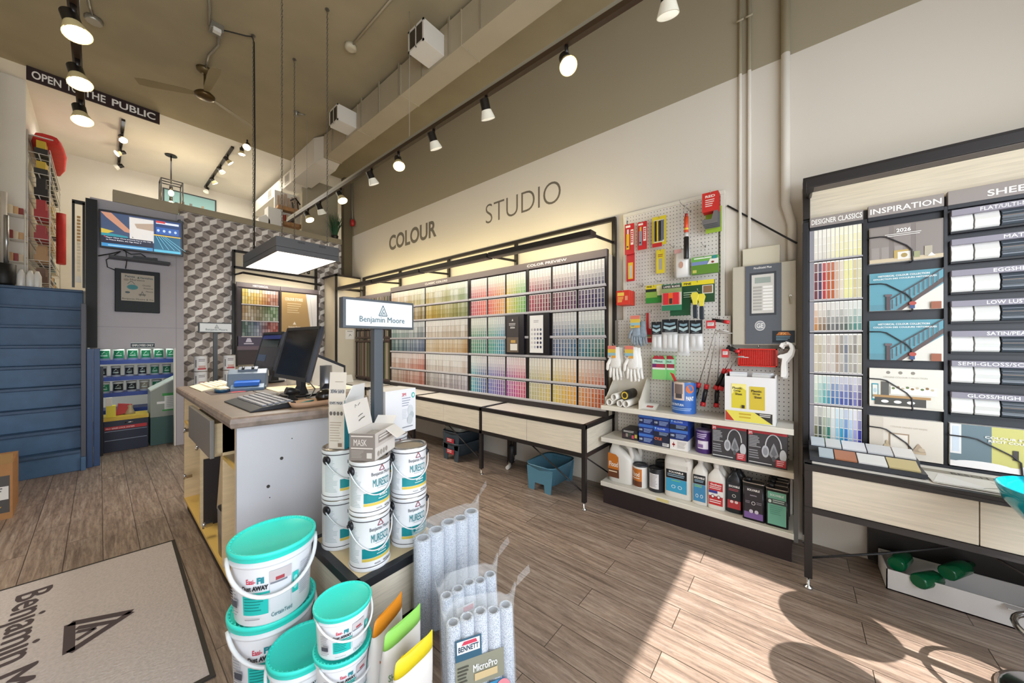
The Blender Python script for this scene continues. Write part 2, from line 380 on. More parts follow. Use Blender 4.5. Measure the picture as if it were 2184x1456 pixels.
def rack(y0,y1,label,header,divs,zb=(1.853,1.648,1.395,1.20,.95,.745),x=2.87):
    t=thing('chip_rack',label,'paint chip rack',(2.95,(y0+y1)/2,.682))
    g=MB(); g.box((x+.012,y0,.70),(x+.03,y1,2.17),M('rack_back','433c3c',.6)); g.box((x+.03,y0+.01,.682),(3.0,y0+.025,2.14),CREAM); g.box((x+.03,y1-.025,.682),(3.0,y1-.01,2.14),CREAM); g.build('back_panel',t)
    g=MB(); g.box((x-.012,y0,2.102),(x+.03,y1,2.172),GREYH)
    if header: pn=Pn(g,(x-.012,y1,2.102),*NY); pn.text(header,(y1-y0)*.5,.022,(y1-y0)*.27,.026,C('e4dcdc'),.01)
    g.build('header_rail',t,bev=.002)
    for y,w in divs:
        g=MB(); g.box((x-.008,y-w/2,.70),(x+.012,y+w/2,2.10),C('1b1718',.4)); g.build('divider',t)
    for i,z in enumerate(zb):
        g=MB(); g.box((x-.02,y0+.005,z-.012),(x+.012,y1-.005,z),C('b9aeb0',.4)); g.box((x-.022,y0+.005,z-.012),(x-.02,y1-.005,z+.012),M('clear_lip','e8e4e6',.2,alpha=.5)); g.build('chip_shelf',t)
    g=MB(); g.box((x-.02,y0,.682),(x+.03,y1,.735),C('2a2324',.4)); g.build('bottom_rail',t)
    return t
rack(1.285,3.05,'colour chip rack whose header reads COLOR PREVIEW, nearest the pegboard','COLOR PREVIEW',[(1.292,.016),(2.163,.03),(3.035,.02)]+[(y,.008) for y in (1.575,1.86,2.46,2.74)])
rack(3.05,4.80,'wide chip rack of soft neutral stripes beside the strongly coloured one','CLASSIC COLORS',[(3.06,.02),(3.918,.022),(4.785,.02)])
# chips of the strongly coloured rack: columns from the far end, rows from the top
colsC=[(3.013,2.75,'d22f3a','0a6b4e','3a6aa8','red','green','blue'),(2.73,2.47,'e2702f','0c7a6c','6a4fa0','orange','teal','violet'),(2.45,2.185,'b7c322',None,'c72a78','yellow-green','','magenta'),
      (2.14,1.87,'8a2436',None,'c0ad72','crimson','','straw'),(1.85,1.585,'6a2a48','35557f','d2a32a','plum','slate blue','gold'),(1.565,1.305,'3a2a55','2a5f6c','c85a1e','purple','deep teal','orange-brown')]
rowsC=[(1.857,2.098),(1.652,1.843),(1.40,1.64),(1.205,1.39),(.955,1.192),(.75,.94)]
def mixc(a,b_,f): return [int(a[i:i+2],16)/255*(1-f)+int(b_[i:i+2],16)/255*f for i in (0,2,4)]
shift={'red':('b3324f','e2553a'),'orange':('d8462f','e8a02f'),'yellow-green':('e8c42a','5fae3c'),'green':('35805a','0e7d6e'),'teal':('0f8a72','2f8fb5'),'blue':('1f9aa5','31498f'),'violet':('4a55a5','7a4a98'),'magenta':('a5479a','c93a62'),'crimson':('a53248','6d2436'),'plum':('6d2a40','54304f'),'purple':('4a2f55','2f2f55'),'slate blue':('4a5a80','2f6080'),'deep teal':('2f6f85','2f6a60'),'straw':('a8a478','c8b060'),'gold':('c8b040','d8962a'),'orange-brown':('c8823a','b8481e')}
for ci,(ya,yb,c1,c2,c3,n1,n2,n3) in enumerate(colsC):
    for ri,(z0,z1) in enumerate(rowsC):
        c,nm=((c1,n1),(c2,n2),(c3,n3))[ri//2]
        if not c: continue
        for k in range(8):
            f=k/7; cc=mixc(*shift[nm],f); lo=ri%2
            chip(2.862,ya+(yb-ya)*(k+.5)/8,z0,(ya-yb)/8*.84,z1-z0-.012,cc,('0001' if R.random()<.6 else '0011') if lo else '123455',
                 '%s %s chip card, %s in %s column, %s row, bright rack'%('deep' if lo else 'pale',nm,ORD[k],ORD[ci],ORD[ri]),'paint chips in the bright colour rack')
# soft stripes: too many to count
def stripes(name,label,specs):
    me=MB(); layer=me.bm.loops.layers.color.new('card'); m,nt,b_=nodes_mat('striped_cards',.5); at_=nt.nodes.new('ShaderNodeVertexColor'); at_.layer_name='card'; nt.links.new(at_.outputs[0],b_.inputs['Base Color'])
    k=me.mi(m)
    for fn in specs:
        for a,b2,z0,z1,cl in fn():
            n0=len(me.bm.faces); me.bm.faces.ensure_lookup_table()
            nf=set(me.bm.faces); a(me,b2,z0,z1,m)
            for f in set(me.bm.faces)-nf:
                for lp in f.loops: lp[layer]=tuple(cl)+(1,)
    o=me.build(name); tag(o,label,'paint chips',None,'stuff'); return o
def cardx(me,y,z0,z1,m): me.box((2.856,y[0],z0),(2.866,y[1],z1),m)
PALB=[[('d8b08a','c9c48a'),('d0b870','a8b890')],[('c0a078','a8986a'),('c8a840','9aa070')],[('7a9a94','8a9098'),('c8b8a8','c0b09a')],[('6a8888','7a86a0'),('d8cbb4','c8a878')],[('d0b4a0','c88070'),('c8bcb0','d0c0b4')],[('b8a898','b87868'),('a8a09a','b0a8b0')]]
def softB():
    for ri,(z0,z1) in enumerate(rowsC):
        for ci,(ya,yb) in enumerate(((4.77,3.935),(3.905,3.075))):
            n=34
            for k in range(n):
                y1=ya+(yb-ya)*(k+.1)/n; y0=ya+(yb-ya)*(k+.9)/n; c=mixc(*PALB[ri][ci],k/n); f=R.uniform(.25,.62)
                for j in range(3):
                    q=min(.9,f+(.38 if ri%2==0 else .22)*j/2+(.16 if ri%2==0 else 0)); cc=[lin(v*(1-q)+.95*q) for v in c]
                    h=(z1-z0-.01)/3; yield (cardx,(y0,y1),z0+h*j,z0+h*(j+.97),cc)
def softA():
    for z0,z1 in ((1.36,1.40),(.76,1.335),(1.43,1.53),(1.55,2.06)):
        for ya,yb in ((5.88,5.62),(5.58,5.3),(5.26,5.0),(4.97,4.83)):
            n=int((ya-yb)/.022)
            for k in range(n):
                y1=ya+(yb-ya)*(k+.08)/n; y0=ya+(yb-ya)*(k+.92)/n
                c=R.choice(['8a8078','5a5048','a89a8a','c8c0b4','707068','6a6a72','9aa080','b09890']); yield (cardx,(y0,y1),z0,z1-R.uniform(0,.01),[lin(v) for v in mixc(c,'e8e4dc',R.uniform(0,.5))])
stripes('paint_chips','rows of soft neutral chip cards in the wide rack and fan decks beyond',[softB,softA])
t=thing('fan_deck_rack','fan deck rack in the corner beyond the soft neutral chips','paint chip rack',(2.95,5.38,.682))
g=MB(); g.box((2.882,4.80,.70),(2.9,5.93,2.1),M('rack_back','433c3c')); g.build('back_panel',t)
g=MB(); g.box((2.858,4.80,2.05),(2.9,5.93,2.12),GREYH); g.build('header_rail',t,bev=.002)
for z in (1.34,1.40,.735): g=MB(); g.box((2.85,4.81,z),(2.88,5.92,z+.03),C('4a3a34')); g.build('fan_shelf',t)
for y in (4.81,5.28,5.6,5.91): g=MB(); g.box((2.86,y-.012,.70),(2.882,y+.012,2.05),C('2a2020')); g.build('divider',t)
g=MB(); g.box((2.845,5.2,1.345),(2.85,5.36,1.395),C('cbb8a4')); g.build('label_strip',t)
# framed posters in the bright rack
for y1,y0,lab,k in ((2.442,2.19,'black framed dark brochure with 2026 on it in the chip wall',0),(2.132,1.875,'black framed white card of colour dots in the chip wall',1)):
    t=thing('framed_poster',lab,'poster',(2.85,(y0+y1)/2,1.212)); g=MB(); 
    g.box((2.835,y0,1.212),(2.862,y1,1.638),C('15121a',.3)); g.build('frame',t,bev=.003)
    g=MB(); w=y1-y0; a0,a1=((.03,.17),(.012,.165))[k]; g.box((2.832,y1-w*.08-.0,1.235),(2.8352,y1-w*.72,1.615),C(('3c3434','efece8')[k])); pn=Pn(g,(2.832,y1-w*.08,1.235),*NY); W=w*.64
    if k==0:
        pn.rect(0,0,W,.16,C('6a5a4a')); pn.rect(W*.3,.02,W*.9,.09,C('e6e0d4')); pn.rect(W*.35,.1,W*.75,.13,C('c9a050')); pn.poly([(W*.5-.012,.335),(W*.5+.012,.335),(W*.5,.36)],C('e8e4e0')); pn.text('2026',W*.3,.255,W*.4,.02,C('f0ece8'),.02); pn.lines(W*.2,.28,W*.8,.31,2,C('d8d4d0'))
    else:
        for r_ in range(5):
            for c_ in range(4): pn.disc(W*(.17+.22*c_),.235-.044*r_,W*.075,.014,C([['c8c4c4','a8a0a8','9a94a0','606878'],['d0ccc8','b0a8b0','8a8898','404a60'],['d8d4d0','a8a8b8','50506a','343a5a'],['d8d0cc','b8b4b8','3a3f5c','2e3450'],['e0dcd8','b8b8c0','30385c','283050']][r_][c_]),12,True)
        pn.l+=1; pn.lines(W*.3,.3,W*.7,.33,2,C('b0acac'))
    g.build('print',t)
# ---------------------------------------------------------------- gondola and pegboard
def peg_mat():
    m,nt,b_=nodes_mat('pegboard',.55); N=nt.nodes.new; L=nt.links.new; g=N('ShaderNodeNewGeometry'); sp=N('ShaderNodeSeparateXYZ'); L(g.outputs['Position'],sp.inputs[0]); sq=[]
    for ax,d in ((1,.0254),(2,.0297)):
        a=N('ShaderNodeMath'); a.operation='DIVIDE'; a.inputs[1].default_value=d; L(sp.outputs[ax],a.inputs[0]); f=N('ShaderNodeMath'); f.operation='FRACT'; L(a.outputs[0],f.inputs[0])
        s_=N('ShaderNodeMath'); s_.operation='SUBTRACT'; s_.inputs[1].default_value=.5; L(f.outputs[0],s_.inputs[0]); p=N('ShaderNodeMath'); p.operation='POWER'; p.inputs[1].default_value=2; L(s_.outputs[0],p.inputs[0]); sq.append(p)
    ad=N('ShaderNodeMath'); L(sq[0].outputs[0],ad.inputs[0]); L(sq[1].outputs[0],ad.inputs[1]); lt=N('ShaderNodeMath'); lt.operation='LESS_THAN'; lt.inputs[1].default_value=.015; L(ad.outputs[0],lt.inputs[0])
    mx=N('ShaderNodeMix'); mx.data_type='RGBA'; L(lt.outputs[0],mx.inputs[0]); mx.inputs[6].default_value=rgb('d9d3cb'); mx.inputs[7].default_value=rgb('3a342e'); L(mx.outputs[2],b_.inputs['Base Color']); return m
PEG=peg_mat(); SHW=M('shelf_enamel','dcd6ca',.4,noise=.02,ns=6)
t=thing('gondola_shelf','white gondola shelf with pegboard back, black kick plate and three stocked shelves','shelving',(2.85,.63,0))
b=MB(); b.box((2.995,.017,.17),(3.01,1.25,1.30),PEG); b.box((2.995,.372,1.30),(3.01,1.25,1.542),PEG); b.build('pegboard_back',t)
for y in (.0,1.25):
    b=MB(); b.box((2.985,y-.012,0),(3.02,y+.012,1.30 if y<.1 else 1.542),C('8c867e',.4)); b.build('upright',t)
b=MB(); b.box((2.70,.02,.0),(2.99,1.245,.14),M('kick_plate_black','2a2123',.4,noise=.1,ns=40)); b.build('kick_plate',t,bev=.003)
def shelf(z,x0,name,th=.034):
    b=MB(); b.box((x0+.006,.012,z-.01),(2.992,1.262,z),SHW); b.loft([[(x0,y,z-th),(x0+.008,y,z-th),(x0+.008,y,z-.006),(x0+.014,y,z+.0005),(x0+.003,y,z+.0005),(x0,y,z-.004)] for y in (.010,1.264)],SHW,True,False); return b.build(name,t)
shelf(.178,2.692,'base_deck'); shelf(.545,2.70,'shelf'); shelf(.812,2.70,'shelf')
t=thing('pegboard','white framed pegboard above the gondola hung with packets','pegboard',(3.03,.8,1.53))
b=MB(); b.box((3.012,.425,1.53),(3.022,1.185,2.47),PEG); b.build('board',t)
b=MB()
for y in (.412,1.165): b.box((3.0,y,1.50),(3.045,y+.028,2.4615),SHW)
b.box((3.0,.412,2.462),(3.045,1.193,2.492),SHW); b.box((3.008,.447,1.53),(3.012,.453,2.46),C('26211f')); b.box((3.008,1.158,1.9),(3.012,1.162,2.43),C('26211f')); b.build('frame',t,bev=.002)
# ---------------------------------------------------------------- fire alarm panel, pipes and cable on the wall
t=thing('fire_alarm_panel','grey and beige fire alarm panel with a key, on the wall beside the brochures','alarm panel',(2.99,.18,1.326))
b=MB(); b.box((2.95,-.002,1.326),(3.05,.357,1.89),M('beige_enamel','bfb6a4',.45)); b.build('cabinet',t,bev=.004)
b=MB(); b.box((2.944,.075,1.332),(2.9502,.278,1.885),C('5b5f66',.4)); pn=Pn(b,(2.944,.278,1.332),*NY); 
pn.rect(.025,.20,.175,.50,C('3a3d42')).rect(.037,.215,.163,.485,C('cfcac2')); pn.rect(.055,.425,.145,.465,C('9aa39a'))
for i in range(8): pn.rect(.045,.235+.022*i,.095,.249+.022*i,C('aba7a0'),True); pn.rect(.102,.235+.022*i,.155,.249+.022*i,C('f0ece6'),True)
pn.l+=1; pn.text('FireShield Plus',.05,.525,.1,.014,C('e8e4e0'),.02); pn.disc(.085,.128,.030,.035,C('d8d4cf')).disc(.085,.128,.026,.030,C('8f9398')).text('GE',.066,.112,.038,.033,C('e6e2dc'),.02); b.build('front_panel',t)
b=MB(); b.cyl((2.95,.028,1.655),(2.938,.028,1.655),.007,CHR); b.tube([(2.937,.028,1.655),(2.935,.026,1.63),(2.935,.024,1.60)],.004,C('b0a890'),6); b.build('key',t)
b=MB(); b.box((2.942,.005,1.342),(2.946,.124,1.423),C('0f1d28')); pn=Pn(b,(2.942,.124,1.342),*NY); pn.poly([(.02,.05),(.1,.05),(.085,.072),(.035,.072)],C('b86a2a')).text('FX',.045,.053,.03,.016,C('e8b070'),.02); pn.lines(.02,.012,.1,.045,3,C('7a98a8')); b.build('service_sticker',t)
b=MB(); b.box((2.99,.085,1.895),(3.05,.30,2.02),M('cream_cover','d8cfb8',.5)); tag(b.build('cable_cover',bev=.004),'cream cable cover box on top of the fire alarm panel','box')
PIPE=wall_mat('two_tone_pipe','e2dbd0','a89d84',3.33)
for y,r,lab in ((.262,.012,'thinner pair of painted pipes, the one nearer the beige alarm panel'),(.318,.011,'thinner pair of painted pipes, the one nearer the pegboard'),(.055,.026,'thick painted pipe running up the wall to the ceiling')):
    b=MB(); zt=H; 
    if r>.02: b.tube([(3.02,y,zt),(3.02,y,2.45),(3.02,y-.0,2.3),(3.02,y-.035,2.15),(3.02,y-.035,1.9)],r,PIPE,12)
    else: b.cyl((3.035,y,zt),(3.035,y,1.89),r,PIPE,10)
    b.cyl((3.02,y-.022,3.72),(3.02,y+.022,3.72),.007,PIPE,8); tag(b.build('pipe'),lab,'pipe')
b=MB(); b.tube([(3.04,.40,2.38),(3.035,.30,2.29),(3.03,.2,2.2),(2.98,.1,2.10),(2.95,-.005,2.0)],.006,C('1a1818'),8); tag(b.build('cable'),'black cable sagging from the pegboard to the brochure wall','cable')
# ---------------------------------------------------------------- brochure wall above the second bench
X=2.85; DK=C('25272e',.4); LBL=C('8b8590',.5); HDG=C('8f8682',.5); WT=C('f3efea',.5)
t=thing('brochure_rack','dark brochure and sample rack with DESIGNER CLASSICS, INSPIRATION and SHEEN headers','display rack',(2.95,-.6,.682))
g=MB(); g.box((X+.02,-1.2,.69),(X+.035,-.035,2.12),DK); g.box((X+.035,-1.2,2.05),(X+.05,-.03,2.33),WOODP); g.box((X+.03,-.05,.682),(3.0,-.035,2.12),DK); g.build('back_panel',t)
g=MB(); g.box((X-.005,-.062,.69),(X+.03,-.033,2.10),C('1f2026',.35)); g.build('side_post',t,bev=.002)
for y0,y1,z0,z1,s_,w_ in ((-.301,-.067,2.06,2.119,'DESIGNER CLASSICS',.222),(-.60,-.322,2.064,2.130,'INSPIRATION',.262),(-1.08,-.613,2.062,2.135,'SHEEN',.27)):
    g=MB(); g.box((X-.012,y0,z0),(X+.02,y1,z1),HDG); g.box((X-.008,y0,z0-.02),(X+.02,y1,z0),DK); Pn(g,(X-.012,y1,z0),*NY).text(s_,.008 if s_!='SHEEN' else .125,.014,w_ if s_!='SHEEN' else .15,.031,WT,.012); g.build('header',t,bev=.001)
for y,w in ((-.31,.018),(-.607,.012)):
    g=MB(); g.box((X-.006,y-w/2,.69),(X+.02,y+w/2,2.06),C('1f2026',.35)); g.build('divider',t)
g=MB(); g.box((X-.012,-1.2,.682),(X+.035,-.033,.70),DK); g.build('bottom_rail',t)
ROW=[(1.855,2.048),(1.607,1.845),(1.415,1.597),(1.16,1.40),(.966,1.147),(.712,.955)]
for z0,z1 in ROW:
    g=MB(); g.box((X-.012,-.30,z0-.008),(X+.02,-.066,z0),C('a8a3a6',.3)); g.build('chip_shelf',t)
    g=MB(); g.box((X-.004,-.086,z0),(X+.004,-.066,z1),C('8d8a92')); g.build('index_card',t)
PR=[['d8cfc0','d8cfc4','d0c8b8','d8d0b8','e0d8b0','e0d898','dcd48c','d8d080','e0da98','ded68c','dcd47c'],['6a3038','4a2f50','b02f34','b04f28','b0572a','c8a890','d8c8b0','e0d890','dcd890','c8b888','d0c8a0'],['b87838','8a6a4a','7a6048','585450','6a6a68','585858','5a6058','4a5850','5a7a6c','3f7a72','5a8880'],['b8a888','a89878','b0a898','a89890','b0a8a0','8a6a50','706860','4a5468','807868','686058','a09880'],['a8c0a8','88b8b0','4aa0a0','3a88a0','30609a','3a6aa0','3a4a98','445aa0','3a4488','6a6aa8','4a3f78'],['6a6a4a','3a4a42','88987a','2a7a6a','c8d0d0','8ac0d8','2a98c0','2a7ac0','98b8d8','9a98d0','2f2f9a']]
nm=['cream','warm red and yellow','brown to green','stone grey','blue and violet','green to bright blue']
for ri,(z0,z1) in enumerate(ROW):
    for k in range(11):
        w=.0192; chip(X+.003,-.0865-w*(k+.5),z0,w*.92,z1-z0-.004,PR[ri][k],['2345','0001','0245','2213','0124','0024'][ri] if k%3 or ri==1 else ['2335','0014','0235','2312','0134','0035'][ri],'%s chip card in the %s row of the designer rack'%(ORD[k],nm[ri]),'paint chips in the designer rack')
# brochures held by bent black wires
def brochure(name,lab,y1,y0,z0,z1,draw,x=X):
    b_=MB(); b_.box((x-.02,y0,z0),(x+.0195,y1,z1),WT); pn=Pn(b_,(x-.02,y1,z0),*NY); draw(pn,y1-y0,z1-z0); o=b_.build(name); tag(o,lab,'brochure','brochures on the wall rack')
    b_=MB(); w=y1-y0; h=z1-z0; k=x-.0265
    b_.tube([(x+.019,y1+.003,z0+h*.72),(k,y1+.003,z0+h*.72),(k,y1-w*.16,z0+h*.715),(k,y1-w*.24,z0+h*.69),(k,y1-w*.52,z0+h*.40),(k,y1-w*.59,z0+h*.27),(k,y1-w*.6,z0+h*.02),(k,y1-w*.6,z0-.006),(x+.019,y1-w*.6,z0-.006)],.0035,C('2b2a30',.3),6); o=b_.build('holder_wire'); tag(o,'bent black wire holding the '+lab,'brochure holder','bent wires holding brochures')
def d2026(p,w,h):
    p.rect(0,0,w,h,C('7d736e')); 
    for a,c in ((.0,.28),(.33,.58),(.63,.98)): p.rect(w*a+.004,h*.05,w*c,h*.97,C('8a807a'),True)
    p.l+=1
    for a in (.03,.17,.36): p.rect(w*a,h*.1,w*(a+.11),h*.42,C('978d87'),True)
    p.l+=1; p.rect(0,0,w,h*.1,C('c9b79a')); p.rect(w*.35,h*.08,w*.55,h*.3,C('b99d5a')).rect(w*.4,h*.05,w*.58,h*.25,C('ded8ce')).disc(w*.49,h*.15,.012,.012,C('a58c52'))
    p.rect(w*.62,h*.06,w*.7,h*.22,C('9a9a72'),True).rect(w*.76,h*.08,w*.86,h*.33,C('b0a592')).poly([(w*.8,h*.06),(w*.9,h*.06),(w*.85,h*.15)],WT); p.text('2026',w*.38,h*.78,w*.2,h*.1,WT,.03); p.lines(w*.22,h*.66,w*.75,h*.75,2,C('d8d2cc'))
def dhist(p,w,h):
    p.rect(0,0,w,h,C('5d97a6')); p.rect(0,h*.0,w,h*.16,C('5a8c9a')); p.poly([(w*.42,0),(w,h*.62),(w,0)],C('dcd6cc')); p.poly([(w*.38,0),(w*.46,0),(w,h*.66),(w,h*.78)],C('5a4a48'))
    for i in range(11):
        a=.33+.06*i; q=.04+(a-.33)*1.05; p.line([(w*a,h*q),(w*a,h*(q+.24))],w*.012,C('6a5a5c'))
    p.line([(w*.28,h*.27),(w,h*1.0)],w*.02,C('4a3d40')); p.rect(w*.24,0,w*.3,h*.38,C('54464a')).rect(w*.22,h*.36,w*.32,h*.42,C('6a5a5e')); p.rect(w*.84,0,w*.97,h*.18,C('9a5a40')).rect(w*.56,h*.03,w*.63,h*.12,C('3a4a78')); p.disc(w*.6,h*.16,w*.05,h*.05,C('b04a40'))
    p.text('HISTORICAL COLOUR COLLECTION',w*.12,h*.88,w*.7,h*.045,WT,.02); p.text('COLLECTION DES COULEURS HISTORIQUES',w*.05,h*.8,w*.86,h*.045,WT,.02)
def dkit(p,w,h):
    p.rect(0,0,w,h,C('e2dcd0')); 
    for i in range(3): p.disc(w*(.27+.17*i),h*.9,w*.03,h*.04,C('8d857a'),12,True)
    p.l+=1; p.text('ORIGINS COLOUR COLLECTION',w*.2,h*.76,w*.6,h*.04,C('b8b0a2')); p.rect(w*.03,h*.15,w*.13,h*.6,C('2f8ea0')).rect(w*.045,h*.2,w*.115,h*.57,C('e2dcd0')).disc(w*.08,h*.42,w*.025,h*.06,C('b8c8cc'))
    p.rect(w*.17,h*.3,w*.28,h*.66,C('5a5854')).rect(w*.3,h*.35,w*.92,h*.55,C('efe9df')); 
    for i in range(9): p.disc(w*(.34+.065*i),h*(.5+.03*(i%2)),w*.025,h*.03,C(['6a7a4a','8a6a3a','c8b89a'][i%3]),8,True)
    p.l+=1; p.rect(w*.08,h*.05,w*.78,h*.28,C('4a4844')).rect(w*.05,h*.25,w*.84,h*.31,C('b08a5a')); 
    for i in range(3): p.disc(w*(.22+.18*i),h*.15,w*.055,h*.04,WT,14,True); 
    p.l+=1; p.rect(0,0,w,h*.05,C('d8d0c4'))
def dmant(p,w,h):
    p.rect(0,0,w,h,C('ded4c6')); p.rect(0,h*.0,w*.2,h,C('d2c7b8')); p.text('COLOUR TRENDS OFF WHITE',w*.3,h*.76,w*.5,h*.04,C('c4b8a8')); p.rect(w*.28,h*.22,w*.56,h*.62,C('a38a70')).rect(w*.3,h*.25,w*.54,h*.59,C('e6ddd0')); p.rect(w*.16,h*.16,w*.78,h*.21,C('c9b294')); p.disc(w*.25,h*.26,w*.045,h*.07,C('cdb898')).disc(w*.25,h*.36,w*.018,h*.06,C('c2ad8c')); p.poly([(w*.6,h*.22),(w*.78,h*.22),(w*.68,h*.42)],C('b59f88')); p.disc(w*.72,h*.27,w*.045,h*.05,C('cbb79e'))
def dstory(p,w,h):
    p.rect(0,0,w,h,C('cfc978')); p.rect(0,0,w*.36,h,C('6d8088')); p.rect(0,h*.3,w*.1,h,C('e8e6e4')).rect(w*.02,h*.35,w*.08,h*.95,C('cfd8e2')); p.rect(0,0,w,h*.13,C('efe9e6')); p.disc(w*.28,h*.1,w*.25,h*.08,C('f1ecea')).disc(w*.78,h*.14,w*.2,h*.08,C('ece4e2')); p.rect(w*.53,h*.3,w*.575,h*.52,C('4a4440')); p.text('COLOUR STORIES',w*.3,h*.73,w*.5,h*.055,WT,.03); p.text('RECIT COULEURS',w*.33,h*.65,w*.44,h*.055,WT,.03)
for nm_,z0,z1,dr,lab in (('brochure',1.795,2.0,d2026,'taupe 2026 brochure on the top tier'),('brochure',1.524,1.737,dhist,'teal staircase brochure on the second tier'),('brochure',1.246,1.468,dhist,'teal staircase brochure on the third tier'),('brochure',.982,1.198,dkit,'pale kitchen brochure on the fourth tier'),('brochure',.706,.924,dmant,'cream mantelpiece brochure on the lowest tier')): brochure(nm_,lab,-.326,-.596,z0,z1,dr)
brochure('brochure','yellow bedroom brochure beside the cream mantelpiece one',-.618,-.98,.708,.925,dstory)
# sheen sample blocks under their label strips
SH=[('FLAT/ULTI-MATTE',2.0,1.923),('MATTE',1.848,1.766),('EGGSHELL',1.688,1.606),('LOW LUSTRE',1.53,1.454),('SATIN/PEARL',1.375,1.298),('SEMI-GLOSS/SOFT GLOSS',1.222,1.138),('GLOSS/HIGH GLOSS',1.06,.978)]
for i,(s_,zt,zb) in enumerate(SH):
    t=thing('sheen_sample_shelf','sample strip labelled %s with white and dark sheen blocks'%s_,'sample display',(X,-.8,zb-.01),'sheen sample strips')
    g=MB(); g.box((X-.028,-1.06,zt),(X+.0195,-.622,zt+.029),LBL); Pn(g,(X-.028,-.622,zt),*NY).text(s_,[.09,.16,.13,.11,.11,.02,.05][i],.006,[.20,.09,.12,.145,.14,.33,.25][i],.018,WT,.012); g.build('label_strip',t)
    g=MB(); g.box((X-.012,-1.06,zb-.012),(X+.0195,-.622,zb-.002),C('15161b')); g.build('ledge',t)
    for j,(ya,yb,c) in enumerate(((-.625,-.694,'f0ede8'),(-.700,-.775,'e2dfda'),(-.781,-.90,'4f555c'),(-.905,-1.05,'454a52'))):
        h=zt-zb; prof=[(-.004,0),(-.012,.12),(-.010,.3),(-.016,.55),(-.010,.75),(-.006,.9),(-.002,1)]
        g=MB(); rg=[]
        for y in (ya,yb): rg.append([(X+.018,y,zb)]+[(X+q*1.1,y,zb+h*p_) for q,p_ in prof]+[(X+.018,y,zt-.002)])
        g.loft(rg,C(c,.25+.06*i),True,False)
        if j>1:
            for k in range(4): g.box((X-.0195,yb,zb+h*(.15+.2*k)),(X-.012,ya,zb+h*(.2+.2*k)),C(['7a808a','2f343a','6a5a50','59616b'][k],.3))
        g.build('sample_block',t)
# things lying on the second bench
t=thing('colour_sample_tray','black tray of stepped white, copper and cream colour samples on the bench','sample tray',(2.7,-.25,.682))
g=MB(); g.prism([(0,0),(.26,0),(.26,.055),(.14,.05),(.13,.028),(.0,.022)],(2.55,-.06,.684),(1,0,0),(0,0,1),-.43 if 0 else .43,C('33353b',.4)); g.build('tray_base',t)
for (x0,z,dz,ys) in ((2.56,.708,.02,((-.1,-.16,'b8c4cc'),(-.165,-.25,'b87a5a'),(-.255,-.36,'e6e4e2'),(-.365,-.47,'cdbb8a'))),(2.70,.736,.02,((-.07,-.13,'cfd8e0'),(-.135,-.2,'dcdcdc'),(-.205,-.3,'e8e8ea'),(-.305,-.4,'d8d8da'),(-.405,-.48,'e8e4e0')))):
    for ya,yb,c in ys:
        g=MB(); T=Matrix.Translation((x0,0,z))@Matrix.Rotation(-.25,4,'Y'); g.box((0,yb,0),(.1,ya,.008),C(c,.35),T); g.build('sample_strip',t)
b=MB(); b.box((2.52,-.98,.684),(2.83,-.50,.687),C('ece6dc')); pn=Pn(b,(2.52,-.50,.687),(0,-1,0),(1,0,0)); pn.rect(0,.19,.48,.25,C('a29a8a')); pn.text('BESCH METRO',.10,.20,.26,.03,C('3a3630'),.02); pn.poly([(.0,.0),(.2,.0),(.05,.17)],C('f4f0ea')); pn.line([(.15,.02),(.28,.12),(.38,.05)],.004,C('8a8478')); pn.line([(.2,.14),(.32,.03)],.003,C('6a645a')); pn.rect(.22,.08,.27,.1,C('7a7468'))
tag(b.build('printed_plan'),'printed metro plan sheet lying on the bench beside the sample tray','paper')
# under the bench
t=thing('cardboard_tray','long white cardboard box on the floor under the brochure bench','box',(2.86,-.62,0))
g=MB(); zc=[.105,.115]
for a,c in (((2.745,-.38,0),(2.75,-.98,.11)),((2.985,-.38,0),(2.99,-.98,.11)),((2.745,-.98,0),(2.99,-.975,.11)),((2.745,-.385,0),(2.99,-.38,.11)),((2.745,-.98,0),(2.99,-.38,.006))): g.box(a,c,C('d9d4d2'))
g.build('carton',t)
g=MB(); g.box((2.70,-.84,.105),(2.748,-.76,.108),C('cfc9c6'),Matrix.Rotation(.0,4,'Z')); g.build('torn_flap',t)
GRN=M('green_plastic','0d6b42',.15,trans=.3)
for k,(x,y,a,l,lab) in enumerate(((2.80,-.55,.9,.2,'green bottle lying in the box with its pale end to the room'),(2.88,-.46,1.2,.22,'green bottle lying against the end of the box'),(2.88,-.66,1.0,.24,'dark green bottle buried deepest in the box'))):
    T=Matrix.Translation((x,y,.1+.03*k))@Matrix.Rotation(a,4,'Z')@Matrix.Rotation(pi/2,4,'X'); g=MB(); g.lathe([(.03,-l/2),(.036,-l/2+.01),(.036,l*.15),(.013,l*.35),(.013,l*.5)],(0,0,0),GRN,14,T=T); tag(g.build('green_bottle'),lab,'bottle','green bottles under the bench')
b=MB(); b.tube([(2.50,-.06,.16),(2.62,-.35,.24),(2.75,-.6,.31),(2.9,-.9,.40)],.006,C('1c1b1f'),8); tag(b.build('trailing_cable'),'black cord stretched from the bench leg under the brochure bench','cord')
